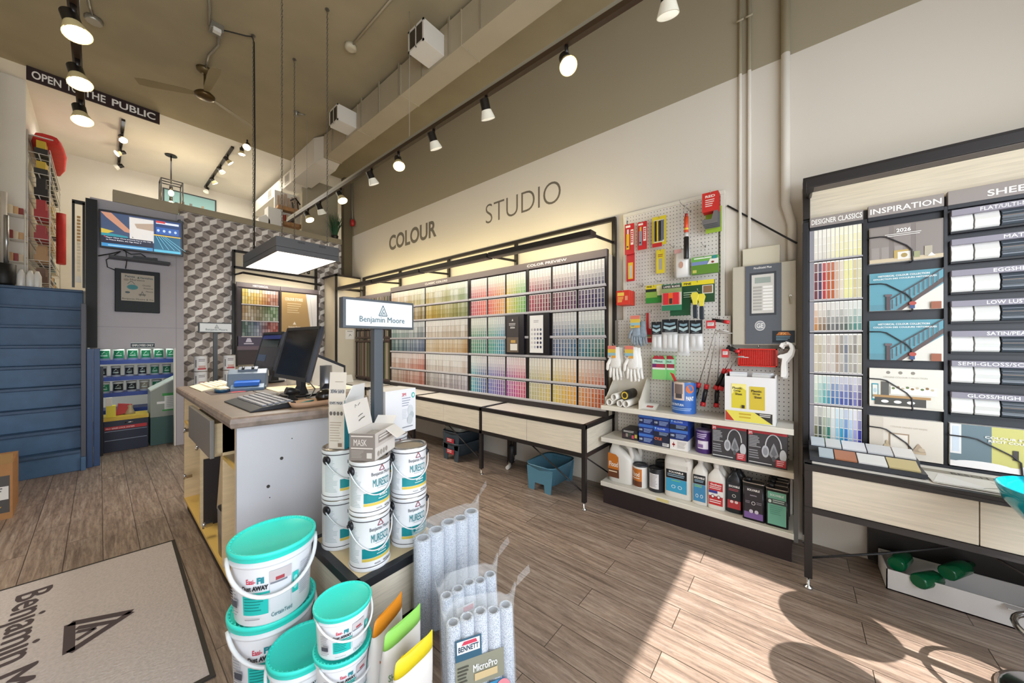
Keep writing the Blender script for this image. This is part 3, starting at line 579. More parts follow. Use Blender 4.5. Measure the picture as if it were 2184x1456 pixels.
# teal bar stool at the edge of the room
TEAL=M('teal_acrylic','0095a8',.12,coat=.5)
for cx,cy,lab_ in ((2.225,-.80,'teal bucket bar stool on a chrome pedestal beside the brochure bench'),(1.80,-.78,'unseen teal bucket bar stool standing further from the brochure bench')):  # second stool is out of view, added for its shadow on the floor
    t=thing('bar_stool',lab_,'stool',(cx,cy,0),'teal bar stools')
    g=MB(); g.lathe([(.01,.0),(.195,.0),(.20,.008),(.18,.018),(.06,.032),(.03,.06)],(cx,cy,0),CHR,40); g.build('base_disc',t)
    g=MB(); g.lathe([(.03,.05),(.03,.3),(.024,.3),(.024,.62)],(cx,cy,0),CHR,20); g.build('pedestal',t)
    g=MB(); g.tube([(cx+.155*math.cos(a),cy+.155*math.sin(a),.27) for a in [2*pi*i/28 for i in range(29)]],.010,CHR,8); g.tube([(cx-.15,cy,.27),(cx-.03,cy,.25)],.008,CHR,8); g.build('foot_ring',t)
    g=MB(); g.lathe([(.03,.63),(.085,.64),(.14,.68),(.182,.74),(.20,.80),(.193,.803),(.172,.75),(.13,.70),(.06,.67),(.0,.665)],(cx,cy,0),TEAL,36,cap=False); g.build('seat',t)
# ---------------------------------------------------------------- packets hanging on the pegboard
WIRE=M('zinc_wire','b4b0aa',.3,.8)
def hook(y,z,x,lab):
    b=MB(); b.tube([(3.012,y,z+.02),(3.006,y,z),(x+.01,y,z-.004),(x,y,z+.012)],.0022,WIRE,6); tag(b.build('peg_hook'),'wire peg hook '+lab,'hook','wire hooks on the pegboard')
def pack(name,lab,cat,yl,yr,z0,z1,x,c,draw=None,th=.004,n=1,gap=.014,hk=True,parts=None,grp=None):
    """a carded packet facing the room; n of them one behind the other"""
    for i in range(n):
        xx=x+gap*i; t=thing(name,lab if n==1 else lab+', %s one on its hook'%('front' if i==0 else ORD[i]),cat,(xx,(yl+yr)/2,z0),grp or (None if n==1 else lab))
        b=MB(); b.box((xx,yr,z0),(xx+th,yl,z1),C(c,.45)); pn=Pn(b,(xx,yl,z0),*NY)
        if draw and i==0: draw(pn,yl-yr,z1-z0)
        b.build('card',t)
        if parts and i==0: parts(t,xx,yl,yr,z0,z1)
    if hk: hook((yl+yr)/2,z1-.008,x-.012,'through the '+lab)
def knife(colr,blade='c8c8c8'):
    def f(t,x,yl,yr,z0,z1):
        w=yl-yr;h=z1-z0; b=MB(); y=yl-w*.35; b.box((x-.012,y-w*.14,z0+h*.15),(x,y+w*.14,z0+h*.66),C(colr,.35)); b.box((x-.008,y-w*.10,z0+h*.66),(x-.002,y+w*.10,z0+h*.82),C(blade,.25)); b.ball((x-.012,y,z0+h*.24),w*.10,C('1c1a18'),8); b.build('knife',t,bev=.002)
    return f
def dred(pn,w,h): pn.rect(w*.62,h*.3,w*.92,h*.8,C('e8d8d0')).lines(w*.66,h*.35,w*.9,h*.75,6,C('b82a28'),.6); pn.rect(w*.1,h*.88,w*.6,h*.95,C('f0e0d8'))
pack('utility_knife_pack','red carded yellow knife at the top corner of the pegboard','knife pack',1.150,1.068,2.105,2.368,2.93,'c4262a',dred,parts=knife('d8b428'))
pack('utility_knife_pack','red carded silver knife beside the yellow one','knife pack',1.040,.962,2.127,2.362,2.93,'c4262a',dred,parts=knife('8a9098','d0b050'))
pack('blade_pack','red and yellow blade packet hanging lower down by the frame','blade pack',1.143,1.072,1.874,2.12,2.95,'bf2428',lambda p,w,h:(p.rect(w*.2,h*.08,w*.8,h*.66,C('d9b62e')),p.rect(w*.38,h*.12,w*.66,h*.55,C('b8b8b6'))))
def dyel(p,w,h):
    p.rect(w*.14,h*.1,w*.86,h*.88,C('e0dccf')); 
    for i,c in enumerate(('1d1c1a','d8b828','d8b828','3a3a3e','6a6a70')): p.rect(w*(.17+.14*i),h*.16,w*(.28+.14*i),h*.86,C(c),True)
    p.l+=1; p.rect(0,-h*.06,w*.7,h*.08,C('c0282a'))
def tools5(t,x,yl,yr,z0,z1):
    b=MB(); w=yl-yr
    for i,c in enumerate(('1d1c1a','d8b828','2a2a2c','6a6a70')): b.box((x-.014,yl-w*(.3+.15*i),z0+.03),(x-.002,yl-w*(.2+.15*i),z1-.04),C(c,.35))
    b.build('blade_set',t,bev=.002)
pack('scraper_set_pack','yellow framed pack of black scraper knives near the top','scraper pack',.917,.808,2.141,2.376,2.93,'d8c22e',dyel,parts=tools5)
pack('blade_pack','single yellow blade card below the scraper set','blade pack',.892,.825,1.912,2.107,2.95,'dcc62c',lambda p,w,h:(p.rect(w*.3,h*.15,w*.7,h*.62,C('a8a298')),p.lines(w*.2,h*.66,w*.8,h*.8,2,C('8a4a3a'))))
# marker pole
t=thing('extension_pole','short black and orange extension pole hanging from a ring hook','pole',(2.86,.644,1.98))
b=MB(); b.lathe([(.017,0),(.019,.01),(.018,.165),(.014,.17)],(2.86,.644,1.98),C('1e1b1b',.35),16); b.build('grip',t)
b=MB(); b.lathe([(.0155,.165),(.0155,.20)],(2.86,.644,1.98),C('c8c4c0',.3),16); b.lathe([(.016,.20),(.016,.32)],(2.86,.644,1.98),C('d8502a',.4),16); b.lathe([(.0163,.22),(.0163,.235)],(2.86,.644,1.98),C('e8c040'),16); b.lathe([(.012,.32),(.010,.345)],(2.86,.644,1.98),C('a02a24'),12); b.build('tube',t)
b=MB(); b.tube([(2.86,.644+.02*math.cos(a),2.345+.022*math.sin(a)) for a in [i*pi/6 for i in range(13)]],.002,WIRE,6); b.build('ring',t)
hook(.644,2.375,2.85,'carrying the extension pole'); hook(.69,2.43,2.86,'standing empty above the extension pole')
def dbag(p,w,h): p.rect(w*.1,h*.8,w*.55,h*.98,C('e2a8a8')).disc(w*.5,h*.42,w*.12,h*.11,C('c8a08c')).disc(w*.5,h*.42,w*.08,h*.08,C('e6d8cc'))
b=MB(); yl,yr,z0,z1=.75,.628,1.853,2.078
rg=[[(2.92+.018*s*math.sin(pi*min(max((z-z0)/(z1-z0),.02),.98)),yl+(yr-yl)*q,z) for q,s in ((0,0),(.25,-.8),(.5,-1),(.75,-.8),(1,0),(.75,.5),(.5,.6),(.25,.5))] for z in [z0+(z1-z0)*i/8 for i in range(9)]]
b.loft(rg,C('e9e5e0',.3),True,True); Pn(b,(2.90,yl,z0),*NY).rect(.01,.19,.06,.22,C('dca8a4')).disc(.06,.095,.015,.026,C('c89a84')); tag(b.build('wipe_packet'),'white plastic packet with a small orange emblem behind the extension pole','packet'); hook(.69,2.08,2.9,'through the white plastic packet')
def dgreen(p,w,h): p.rect(0,h*.72,w,h,C('6fae4e')).rect(0,h*.52,w*.62,h*.72,C('7a8cb8')).poly([(w*.6,h*.52),(w,h*.52),(w,h*.82),(w*.7,h*.82)],C('e8e4dc')).rect(0,0,w,h*.52,C('5f8a2e')).rect(w*.05,h*.08,w*.2,h*.25,C('c8c060')); p.lines(w*.1,h*.78,w*.8,h*.94,1,C('e8f0e0')); p.rect(w*.78,h*.8,w*.95,h*.98,C('2f8a8a')).disc(w*.8,h*.62,w*.05,h*.06,C('8a4030'))
pack('masking_film_pack','long green and white roll packet at the pegboard edge','packet',.617,.438,1.86,1.99,2.90,'5a8a30',dgreen,th=.03)
hook(.54,2.08,2.87,'standing empty above the long green packet')
# red cards with angled metal
def dsc(p,w,h): p.text('RED',w*.2,h*.72,w*.6,h*.13,C('f0dcd4'),.03); p.lines(w*.2,h*.2,w*.8,h*.62,4,C('f0d8d0'),.4)
for i in range(4):
    x=2.845+.022*i; t=thing('corner_trowel_pack','red carded corner trowel high by the frame, %s from the front'%ORD[i],'trowel pack',(x,.482,2.21),'red corner trowel cards')
    b=MB(); b.box((x,.43,2.30),(x+.003,.534,2.44),C('c8302a',.4)); 
    if i==0: dsc(Pn(b,(x,.534,2.30),*NY),.104,.14)
    b.build('card',t); b=MB(); b.prism([(0,0),(.1,.0),(.1,.14),(.088,.14),(.06,.03),(.0,.035)],(x+.001,.534-.002*i,2.212-.006*i),*NY,-.004,M('brushed_steel','9a9a9e',.3,.7)); b.build('angle_blade',t)
pack('scraper_card','lime green card hanging behind the red corner trowels','card',.53,.425,2.17,2.36,2.95,'9ab83a',None,hk=False)
hook(.48,2.435,2.83,'carrying the red corner trowels')
# lower left red boxes
def drb(p,w,h): p.rect(w*.08,h*.62,w*.62,h*.86,C('e8c050')).lines(w*.1,h*.15,w*.6,h*.55,4,C('f0c860'),.5); p.rect(w*.7,h*.3,w*.92,h*.6,C('e09070'))
pack('blade_dispenser_pack','red blade dispenser box low at the pegboard edge','blade pack',1.163,1.058,1.655,1.775,2.78,'d23a2a',drb,th=.03,n=4,gap=.036)
def dg2(p,w,h): p.rect(0,h*.78,w,h,C('e0cc2a')).rect(0,h*.62,w*.7,h*.78,C('1f2a1c')).rect(w*.66,h*.4,w,h*.95,C('e6e0b0')).rect(0,h*.3,w*.7,h*.62,C('8ab04a')).rect(0,0,w,h*.3,C('2f8a34')); p.text('FINE',w*.08,h*.86,w*.3,h*.1,C('1a1a16'),.02)
pack('sandpaper_pack','green and yellow sandpaper packet left of the red blister card','packet',.945,.815,1.66,1.805,2.85,'2f7a30',dg2,th=.02)
def dred2(p,w,h): p.rect(0,0,w,h*.2,C('2f7a58')).rect(0,h*.2,w,h*.68,C('c8c8b8')).rect(0,h*.68,w,h*.84,C('8a9a62')).rect(w*.02,h*.84,w*.98,h*.97,C('3c3a34')); p.text('LAMES',w*.1,h*.87,w*.35,h*.07,C('e8e4d8'),.02); p.text('BLADES',w*.52,h*.87,w*.4,h*.07,C('e8e4d8'),.02)
def blister(t,x,yl,yr,z0,z1):
    w=yl-yr;h=z1-z0; b=MB()
    for a,c,m in ((.1,.38,'d02c34'),(.38,.6,'e0662a'),(.6,.9,'d02c34')): b.box((x-.022,yl-w*c,z0+h*.22),(x,yl-w*a,z0+h*.66),C(m,.2))
    b.box((x-.024,yl-w*.58,z0+h*.24),(x-.02,yl-w*.42,z0+h*.45),C('3a2a28')); b.build('red_blade_holder',t,bev=.004)
pack('blade_set_card','grey and green card with two bright red blade holders','blade pack',.805,.662,1.588,1.79,2.80,'2f7a58',dred2,parts=blister)
pack('sandpaper_pack','dark green packet peeping out behind the red blade holders','packet',.76,.615,1.55,1.68,2.86,'1f5a38',None)
def dg3(p,w,h): p.rect(0,h*.8,w,h,C('e2d02a')).text('FINE',w*.06,h*.84,w*.24,h*.1,C('1a1a14'),.03); p.rect(w*.64,h*.38,w*.97,h*.76,C('d8d4c8')).rect(w*.67,h*.42,w*.94,h*.73,C('8a6a4a')); p.lines(w*.05,h*.1,w*.5,h*.5,4,C('b8d0b0'),.4)
pack('sandpaper_pack','wide dark green pack with a yellow header','packet',.68,.462,1.645,1.81,2.885,'1f4a2a',dg3,th=.025)
for i,(y,dz) in enumerate(((.572,0),(.535,-.01))):
    t=thing('putty_scraper','yellow and black handled scraper in front of the wide green pack, %s one'%('larger' if i==0 else 'rear'),'scraper',(2.80,y,1.52),'yellow handled scrapers'); k=2.80+.03*i
    b=MB(); b.loft([[(k+dx*s,y+dy*s-.02*(1.64-z),z) for dx,dy in ((-.012,-.014),(.012,-.014),(.012,.014),(-.012,.014))] for z,s in ((1.52+dz,.75),(1.53+dz,1.0),(1.60+dz,1.0),(1.62+dz,.85))],C('26303a',.35),True,False); b.build('rubber_grip',t,bev=.003)
    b=MB(); b.loft([[(k+dx*s,y+dy*s*q-.02*(1.64-z),z) for dx,dy in ((-.012,-.014),(.012,-.014),(.012,.014),(-.012,.014))] for z,s,q in ((1.62+dz,.85,1),(1.66+dz,1.0,1.3),(1.69+dz,.8,2.4),(1.712+dz,.5,2.4))],C('e0d24a',.35),True,False); b.build('yellow_handle',t,bev=.002)
hook(.555,1.725,2.79,'carrying the yellow handled scrapers')
# gloves
def glove(t,x,y,z,s,m,name='glove',sp=1.0):
    """palm, four fingers and thumb hanging fingers down; z is the cuff top"""
    b=MB(); rg=[]
    for k,(dz,w,d) in enumerate(((0,.030,.014),(-.05,.034,.015),(-.10,.042,.018),(-.15,.046,.018),(-.165,.044,.014))):
        rg.append([(x+d*s*math.cos(a),y+w*s*math.sin(a),z+dz*s) for a in [2*pi*i/14 for i in range(14)]])
    b.loft(rg,m)
    for i,(dy,l,an) in enumerate(((.034,.085,.10),(.012,.105,.03),(-.011,.10,-.05),(-.033,.08,-.14))):
        p0=V((x,y+dy*s,z-.15*s)); p1=p0+V((-.006,math.sin(an)*l*s*.5*sp,-.5*l*s)); p2=p0+V((.0,math.sin(an)*l*s*sp,-l*s)); b.tube([p0,p1,p2,p2+V((0,0,-.006*s))],[.0125*s,.0115*s,.010*s,.004*s],m,8)
    b.tube([(x,y+.036*s,z-.09*s),(x-.01,y+.06*s,z-.135*s),(x-.01,y+.064*s,z-.175*s),(x-.01,y+.063*s,z-.185*s)],[.015*s,.013*s,.011*s,.004*s],m,8)
    return b.build(name,t)
WG=M('white_glove_knit','e9e6e0',.9,bump=.3,ns=120); BG=M('grey_glove_coat','8b97a2',.7,noise=.15,ns=40)
def gtag(p,w,h): p.rect(0,h*.72,w,h,C('d87a6a')).rect(0,h*.42,w,h*.72,C('d8b848')).rect(0,h*.2,w,h*.42,C('8fb8c0')).rect(w*.5,0,w,h*.2,C('e0a038')); p.lines(w*.1,h*.05,w*.45,h*.18,2,C('3a2a6a'))
for y,lab in ((1.145,'white work glove pair hung at the end of the gondola'),(1.0,'white work glove pair hung beside the cardboard bin')):
    t=thing('work_gloves',lab,'gloves',(2.72,y,1.03)); glove(t,2.72,y,1.305,1.06,WG); glove(t,2.752,y-.015,1.30,1.06,WG)
    b=MB(); b.box((2.696,y-.01,1.215),(2.699,y+.058,1.315),C('e0d8c8')); gtag(Pn(b,(2.696,y+.058,1.215),*NY),.068,.1); b.build('tag',t); hook(y+.01,1.322,2.69,'carrying the '+lab)
t=thing('work_gloves','blue grey coated gloves on a yellow tagged card','gloves',(2.82,1.0,1.32)); glove(t,2.825,1.015,1.52,.8,BG); glove(t,2.85,.97,1.515,.8,BG)
b=MB(); b.box((2.80,.975,1.462),(2.803,1.052,1.562),C('e0d05a')); gtag(Pn(b,(2.80,1.052,1.462),*NY),.077,.1); b.build('tag',t); hook(1.0,1.575,2.79,'carrying the blue grey gloves')
t=thing('caulk_tool','red carded tool hanging behind the sock packets','tool',(2.95,.94,1.34)); b=MB(); b.prism([(0,0),(.05,.0),(.05,.11),(.02,.12),(.02,.25),(.0,.25)],(2.955,.975,1.342),*NY,-.01,C('c42a2c',.3)); b.build('handle',t,bev=.002); b=MB(); b.box((2.94,.93,1.36),(2.944,.97,1.42),C('a83030')); Pn(b,(2.94,.97,1.36),*NY).rect(.0,.035,.04,.045,C('4a8a5a')).rect(0,.02,.04,.03,C('c8b080')); b.build('card',t); hook(.95,1.60,2.9,'carrying the red carded tool')
# bagged roller covers
BAGM=M('clear_bag','eef1f3',.12,alpha=.35); FLUFF=M('white_roller_nap','ece8e4',.95,bump=.6,ns=160)
def dsock(p,w,h): p.rect(0,0,w,h,C('10151c')).poly([(w*.1,h*.3),(w*.5,h*.15),(w*.9,h*.3),(w*.9,h*.5),(w*.5,h*.36),(w*.1,h*.5)],C('a8c0c4')).poly([(w*.15,h*.6),(w*.5,h*.52),(w*.85,h*.6),(w*.85,h*.76),(w*.5,h*.7),(w*.15,h*.76)],C('7a98a4')); p.lines(w*.2,h*.04,w*.8,h*.12,2,C('8a9498'))
for i,(yl,yr,zb,zt) in enumerate(((.888,.812,1.275,1.506),(.808,.695,1.272,1.522),(.692,.616,1.242,1.511),(.612,.527,1.282,1.508))):
    t=thing('roller_cover_pack','bagged white mini roller covers under a black header, %s along the row'%ORD[i],'roller pack',(2.82,(yl+yr)/2,zb),'bagged mini roller covers'); zm=zt-.10; w=yl-yr
    b=MB(); b.box((2.815,yr,zm),(2.819,yl,zt),C('10151c')); dsock(Pn(b,(2.815,yl,zm),*NY),w,zt-zm); b.build('header_card',t)
    n=3 if w>.1 else 2
    for k in range(n): b=MB(); yy=yr+w*(k+.5)/n; b.lathe([(.006,0),(w/n*.45,.004),(w/n*.47,.05),(w/n*.45,zm-zb-.045),(.006,zm-zb-.04)],(2.83,yy,zb+.025),FLUFF,12); b.build('roller_cover',t)
    b=MB(); b.loft([[(2.83+.026*math.cos(a)*q,(yl+yr)/2+w*.52*math.sin(a)*e,z) for a in [2*pi*j/16 for j in range(16)]] for z,q,e in ((zb,.3,1.0),(zb+.02,1,1.06),(zm-.02,1,1),(zm+.005,.4,.95))],BAGM,False); b.build('bag',t); hook((yl+yr)/2,zt-.006,2.80,'carrying roller covers, %s along the row'%ORD[i])
# roller frames
BLK=C('1b1a1c',.35); RDP=C('c9282c',.35)
def frame(y,ztop,zb,lean,lab,x=2.88):
    t=thing('paint_roller',lab,'roller frame',(x,y,zb),'red and black roller frames'); d=V((0,lean,-1)).normalized(); top=V((x,y,ztop)); bot=V((x,y+lean*(ztop-zb),zb))
    b=MB(); g=bot-d*.16; b.tube([top+V((0,-.075,.0)),top+V((0,.0,.0)),top+d*.03,g],.0032,WIRE,6); b.build('wire',t)
    b=MB(); b.tube([g-d*.005,g+d*.03],.017,RDP,10); b.tube([bot-d*.03,bot],[.017,.019],RDP,10); b.build('red_collar',t)
    b=MB(); b.tube([g+d*.03,g+d*.07,bot-d*.03],[.014,.016,.014],BLK,10); b.build('grip',t)
frame(.455,1.43,.88,.27,'long roller frame with its handle lowest beside the can'); frame(.44,1.42,.872,.17,'long roller frame whose handle hangs second from the can',2.86); frame(.425,1.41,.868,.05,'long roller frame hanging straight down third from the can',2.9)
frame(.352,1.245,1.0,.42,'short roller frame leaning over the long handles'); frame(.325,1.24,1.0,.40,'short roller frame nearest the red paint tray',2.86)
for y,z,w,lab in ((.44,1.475,.12,'red and black mini roller hung across above the long frames'),(.36,1.265,.09,'red tagged mini roller hung beside the red paint tray')):
    t=thing('mini_roller',lab,'mini roller',(2.89,y,z)); b=MB(); b.cyl((2.89,y-w*.55,z+.015),(2.89,y+w*.3,z+.035),.012,BLK,10); b.cyl((2.888,y-w*.6,z+.012),(2.888,y-w*.3,z+.02),.0135,RDP,10); b.build('handle',t)
    b=MB(); b.box((2.87,y+w*.1,z-.03),(2.873,y+w*.6,z+.03),C('c63a3c')); Pn(b,(2.87,y+w*.6,z-.03),*NY).rect(.008,.02,w*.42,.045,C('e8dcd8')).lines(.01,.024,w*.4,.042,3,C('8a8484')); b.build('tag',t); hook(y,z+.05,2.87,'carrying the '+lab)
def dspg(p,w,h): p.rect(0,0,w,h*.42,C('86d07a')).rect(0,h*.42,w,h*.55,C('e8e4e0')).rect(0,h*.5,w,h*.66,C('a8304a')).rect(0,h*.52,w*.3,h*.68,C('6a2a6a')).rect(0,h*.66,w,h*.86,C('b8d8c8')).poly([(0,h*.86),(w,h*.86),(w*.85,h),(w*.15,h)],C('b02a3a')); p.text('Minut',w*.2,h*.72,w*.6,h*.09,C('2a5a48'),.02)
for i in range(2): pack('sponge_pack','green sponge pack hanging under the roller covers, %s one'%('front' if i==0 else 'back'),'sponge pack',.90-.055*i,.80-.055*i,1.045-.005*i,1.235,2.875+.05*i,'7ccc7a',dspg,th=.035,hk=i==0,grp='green sponge packs')
# red paint tray and white opener
t=thing('paint_tray','red ribbed hand paint tray with a black grip on a peg hook','paint tray',(2.93,.2,1.17)); RT=M('red_tray_plastic','d4281e',.25)
b=MB(); b.box((2.955,.100,1.175),(2.962,.318,1.30),RT); 
for z in (1.175,1.292): b.box((2.925,.098,z),(2.962,.32,z+.008),RT)
for y in (.098,.312): b.box((2.925,y,1.175),(2.962,y+.008,1.30),RT)
for i in range(16): b.box((2.947,.108+.0128*i,1.183),(2.956,.113+.0128*i,1.292),RT)
for i in range(9): b.box((2.949,.106,1.188+.0125*i),(2.956,.312,1.192+.0125*i),RT)
b.build('tray',t); b=MB(); b.tube([(2.94,.31,1.265),(2.94,.34,1.285),(2.94,.385,1.315)],[.012,.015,.013],BLK,10); b.build('grip',t); hook(.2,1.31,2.92,'carrying the red paint tray')
t=thing('pail_opener','white plastic pail opener hanging beside the red paint tray','tool',(2.9,.05,1.11)); WP=C('ece8e2',.3)
for i in range(2):
    b=MB(); b.prism([(.02,.0),(.045,.0),(.052,.02),(.048,.1),(.062,.125),(.08,.15),(.088,.19),(.08,.225),(.055,.238),(.02,.228),(.01,.205),(.028,.195),(.035,.215),(.06,.218),(.068,.19),(.055,.165),(.035,.155),(.012,.15),(.0,.138),(.006,.128),(.026,.125),(.02,.06)],(2.90+.03*i,.098-.008*i,1.112-.01*i),*NY,-.012,WP); b.build('opener',t,bev=.003)
hook(.05,1.34,2.88,'carrying the white pail opener')
hook(1.02,1.83,2.86,'standing empty above the green and yellow packet'); hook(.87,1.85,2.84,'standing empty over the sandpaper packets'); hook(.77,2.12,2.86,'standing empty beside the white packet')
# ---------------------------------------------------------------- goods standing on the gondola
def sbox(name,lab,cat,yl,yr,z0,z1,xf,xb,c,draw=None,grp=None,side=None):
    b=MB(); b.box((xf,yr,z0),(xb,yl,z1),C(c,.45))
    if draw: draw(Pn(b,(xf,yl,z0),*NY),yl-yr,z1-z0)
    if side: side(Pn(b,(xf,yr,z0),(1,0,0),(0,0,1)) if 0 else b,yl-yr,z1-z0)
    return tag(b.build(name),lab,cat,grp)
Z2,Z3,Z1=.5455,.8125,.1785
def dblue(p,w,h):
    p.rect(0,h*.72,w,h,C('3f6fc0')).rect(0,0,w,h*.66,C('152a6a')); p.rect(w*.02,h*.15,w*.3,h*.6,C('1c2540')).lines(w*.34,h*.12,w*.95,h*.58,4,C('8fa4d0'),.5); p.text('100',w*.05,h*.3,w*.2,h*.22,C('c8d4ec'),.02)
def dblue2(p,w,h): p.rect(0,h*.55,w,h,C('2b50b4')).poly([(w*.05,h*.92),(w*.17,h*.92),(w*.11,h*.66)],C('7fc4e8')); p.rect(0,0,w,h*.5,C('1c2238')).lines(w*.35,h*.1,w*.95,h*.45,3,C('8fa4c8')); p.text('GLOVES',w*.22,h*.72,w*.5,h*.16,C('c8dcf4'),.02)
def dblue3(p,w,h): p.rect(0,0,w,h,C('20243a')).rect(w*.55,h*.08,w*.95,h*.4,C('e6e4e4')); 
def dorng(p,w,h): dblue3(p,w,h); p.text('CYLE',w*.05,h*.62,w*.45,h*.28,C('d86a3a'),.03); p.lines(w*.58,h*.12,w*.9,h*.36,3,C('2a2a30'))
def dcross(p,w,h): p.rect(0,0,w,h,C('e6e2e0')).rect(w*.19,h*.25,w*.23,h*.75,C('b02a30'),True).rect(w*.13,h*.42,w*.29,h*.58,C('b02a30')).lines(w*.42,h*.15,w*.95,h*.85,6,C('b0a8a4'))
for ci,(yl,yr,xf,xb) in enumerate(((.969,.853,2.76,2.95),(.850,.733,2.75,2.95),(.729,.607,2.74,2.95))):
    for k in range(3):
        h=.0745; z=Z2+h*k; dr=((dblue,dblue,dblue),(dorng,dblue2,dblue),(dcross,dblue,dblue2))[ci][k]
        sbox('glove_box','%s glove box %s of the %s stack along'%(('white red cross' if ci==2 else 'dark') if k==0 and ci else 'blue',('at the bottom','in the middle','at the top')[k],ORD[ci]),'box',yl,yr,z,z+h-.001,xf,xb,'24439c' if not (ci==2 and k==0) else 'e2dedc',dr,'glove boxes on the middle shelf')
def dmulti(p,w,h): 
    for i,c in enumerate(('4a3038','8a8078','3a4a3a','c04a6a','c8b84a')): p.rect(w*(.05+.19*i),h*(.15+.1*(i%3)),w*(.2+.19*i),h*(.5+.12*(i%3)),C(c),True)
    p.l+=1; p.lines(w*.1,h*.7,w*.8,h*.92,2,C('c8c4c0'))
sbox('spray_box','low black patterned box at the near end of the middle shelf','box',1.115,.985,Z2,.622,2.78,2.96,'2b282c',dmulti)
def can(name,lab,x,y,z,r,h,body,lid,draw=None,grp=None,lidm=None,rim=True,seg=28,a0=0):
    """a tin; prints follow its round side, a is measured round it from the face turned to -x"""
    t=thing(name,lab,'can',(x,y,z),grp); b=MB(); bm_=C(body,.35) if isinstance(body,str) else body
    b.lathe([(r*.97,0),(r,.004),(r,h-.012),(r*.985,h-.008)],(x,y,z),bm_,seg)
    if draw: draw(Pn(b,(x,y,z),*NY,fn=lambda a,c,e:V((x-(r+e)*math.cos((a)/r+a0),y-(r+e)*math.sin((a)/r+a0),z+c))),r,h)
    b.build('body',t)
    b=MB(); lm=lidm or C(lid,.3); b.lathe([(r*1.0,h-.012),(r*1.02,h-.008),(r*1.0,h),(r*.9,h),(r*.88,h-.008),(r*.8,h-.008),(r*.78,h-.003),(.001,h-.003)],(x,y,z),lm,seg,cap=False); b.build('lid',t); return t
def dfl(p,r,h): p.rect(-r*1.2,h*.05,r*.5,h*.85,C('c8742a')).rect(-r*1.2,h*.05,r*.5,h*.3,C('6a3a22')).text('Flood',-r*1.0,h*.5,r*1.2,h*.2,C('f4ece0'),.02); p.lines(-r*1.0,h*.35,r*.3,h*.45,1,C('f0e0d0'))
can('stain_can','small white and orange tin beside the handled white jug',2.81,.973,Z1,.058,.178,'e4e0da','3a3c42',dfl)
can('sample_pot','black pot with a white label on the bottom shelf',2.812,.848,Z1,.06,.178,'24262c','1d1e22',lambda p,r,h:p.rect(-r*.7,h*.15,r*.55,h*.8,C('e0dcdc')).lines(-r*.6,h*.2,r*.45,h*.75,9,C('a8a4a8')))
can('sample_pot','black pot standing behind the labelled one',2.93,.83,Z1,.06,.20,'1d1e22','15161a')
can('purple_can','purple tin with a white label on the middle shelf',2.815,.518,Z2,.052,.165,'4a2a6e','8a7aa0',lambda p,r,h:(p.rect(-r*.6,h*.2,r*.75,h*.55,C('e0d8e4')),p.lines(-r*.8,h*.62,r*.6,h*.85,3,C('d8c8e8')),p.rect(-r*.55,h*.25,r*.1,h*.4,C('8a6aa0'))))
can('purple_can','dark tin behind the purple one',2.93,.50,Z2,.055,.185,'241c26','3a3438')
def dresp(p,w,h):
    p.rect(0,0,w,h,C('3d3b3f')).rect(0,h*.9,w,h*.97,C('b3303a')).rect(0,h*.84,w*.13,h*.97,C('c02f38')); p.text('3M',w*.02,h*.86,w*.09,h*.08,C('f0e0e0'),.03); p.lines(w*.03,h*.48,w*.36,h*.82,8,C('a8a8ac'),.5,3); p.lines(w*.03,h*.15,w*.3,h*.42,4,C('8a8a90'),.5,5); 
    p.line([(w*(.66+.2*math.cos(a)),h*(.55+.36*math.sin(a))) for a in [pi*i/10 for i in range(11)]],w*.03,C('c8c8cc'))
    p.poly([(w*.55,h*.34),(w*.62,h*.58),(w*.67,h*.68),(w*.72,h*.58),(w*.80,h*.34),(w*.67,h*.2)],C('8f9196')).poly([(w*.60,h*.38),(w*.67,h*.58),(w*.75,h*.38),(w*.67,h*.3)],C('6c6e74')); p.disc(w*.46,h*.42,w*.095,h*.17,C('b8bac0')).disc(w*.46,h*.42,w*.06,h*.11,C('8e9096')); p.disc(w*.9,h*.36,w*.085,h*.17,C('c0c2c6')).disc(w*.67,h*.24,w*.05,h*.07,C('55585e'))
    p.rect(w*.72,h*.04,w*.97,h*.24,C('b8303a')).lines(w*.75,h*.06,w*.94,h*.22,3,C('e8b8bc')); p.lines(w*.03,h*.04,w*.66,h*.09,1,C('d8d8da'))
for yl,yr,lab in ((.453,.252,'dark respirator mask box next to the purple tin'),(.245,.042,'dark respirator mask box at the alarm panel end of the shelf')): sbox('respirator_box',lab,'box',yl,yr,Z2,.775,2.745,2.95,'302e32',dresp,'respirator boxes on the middle shelf')
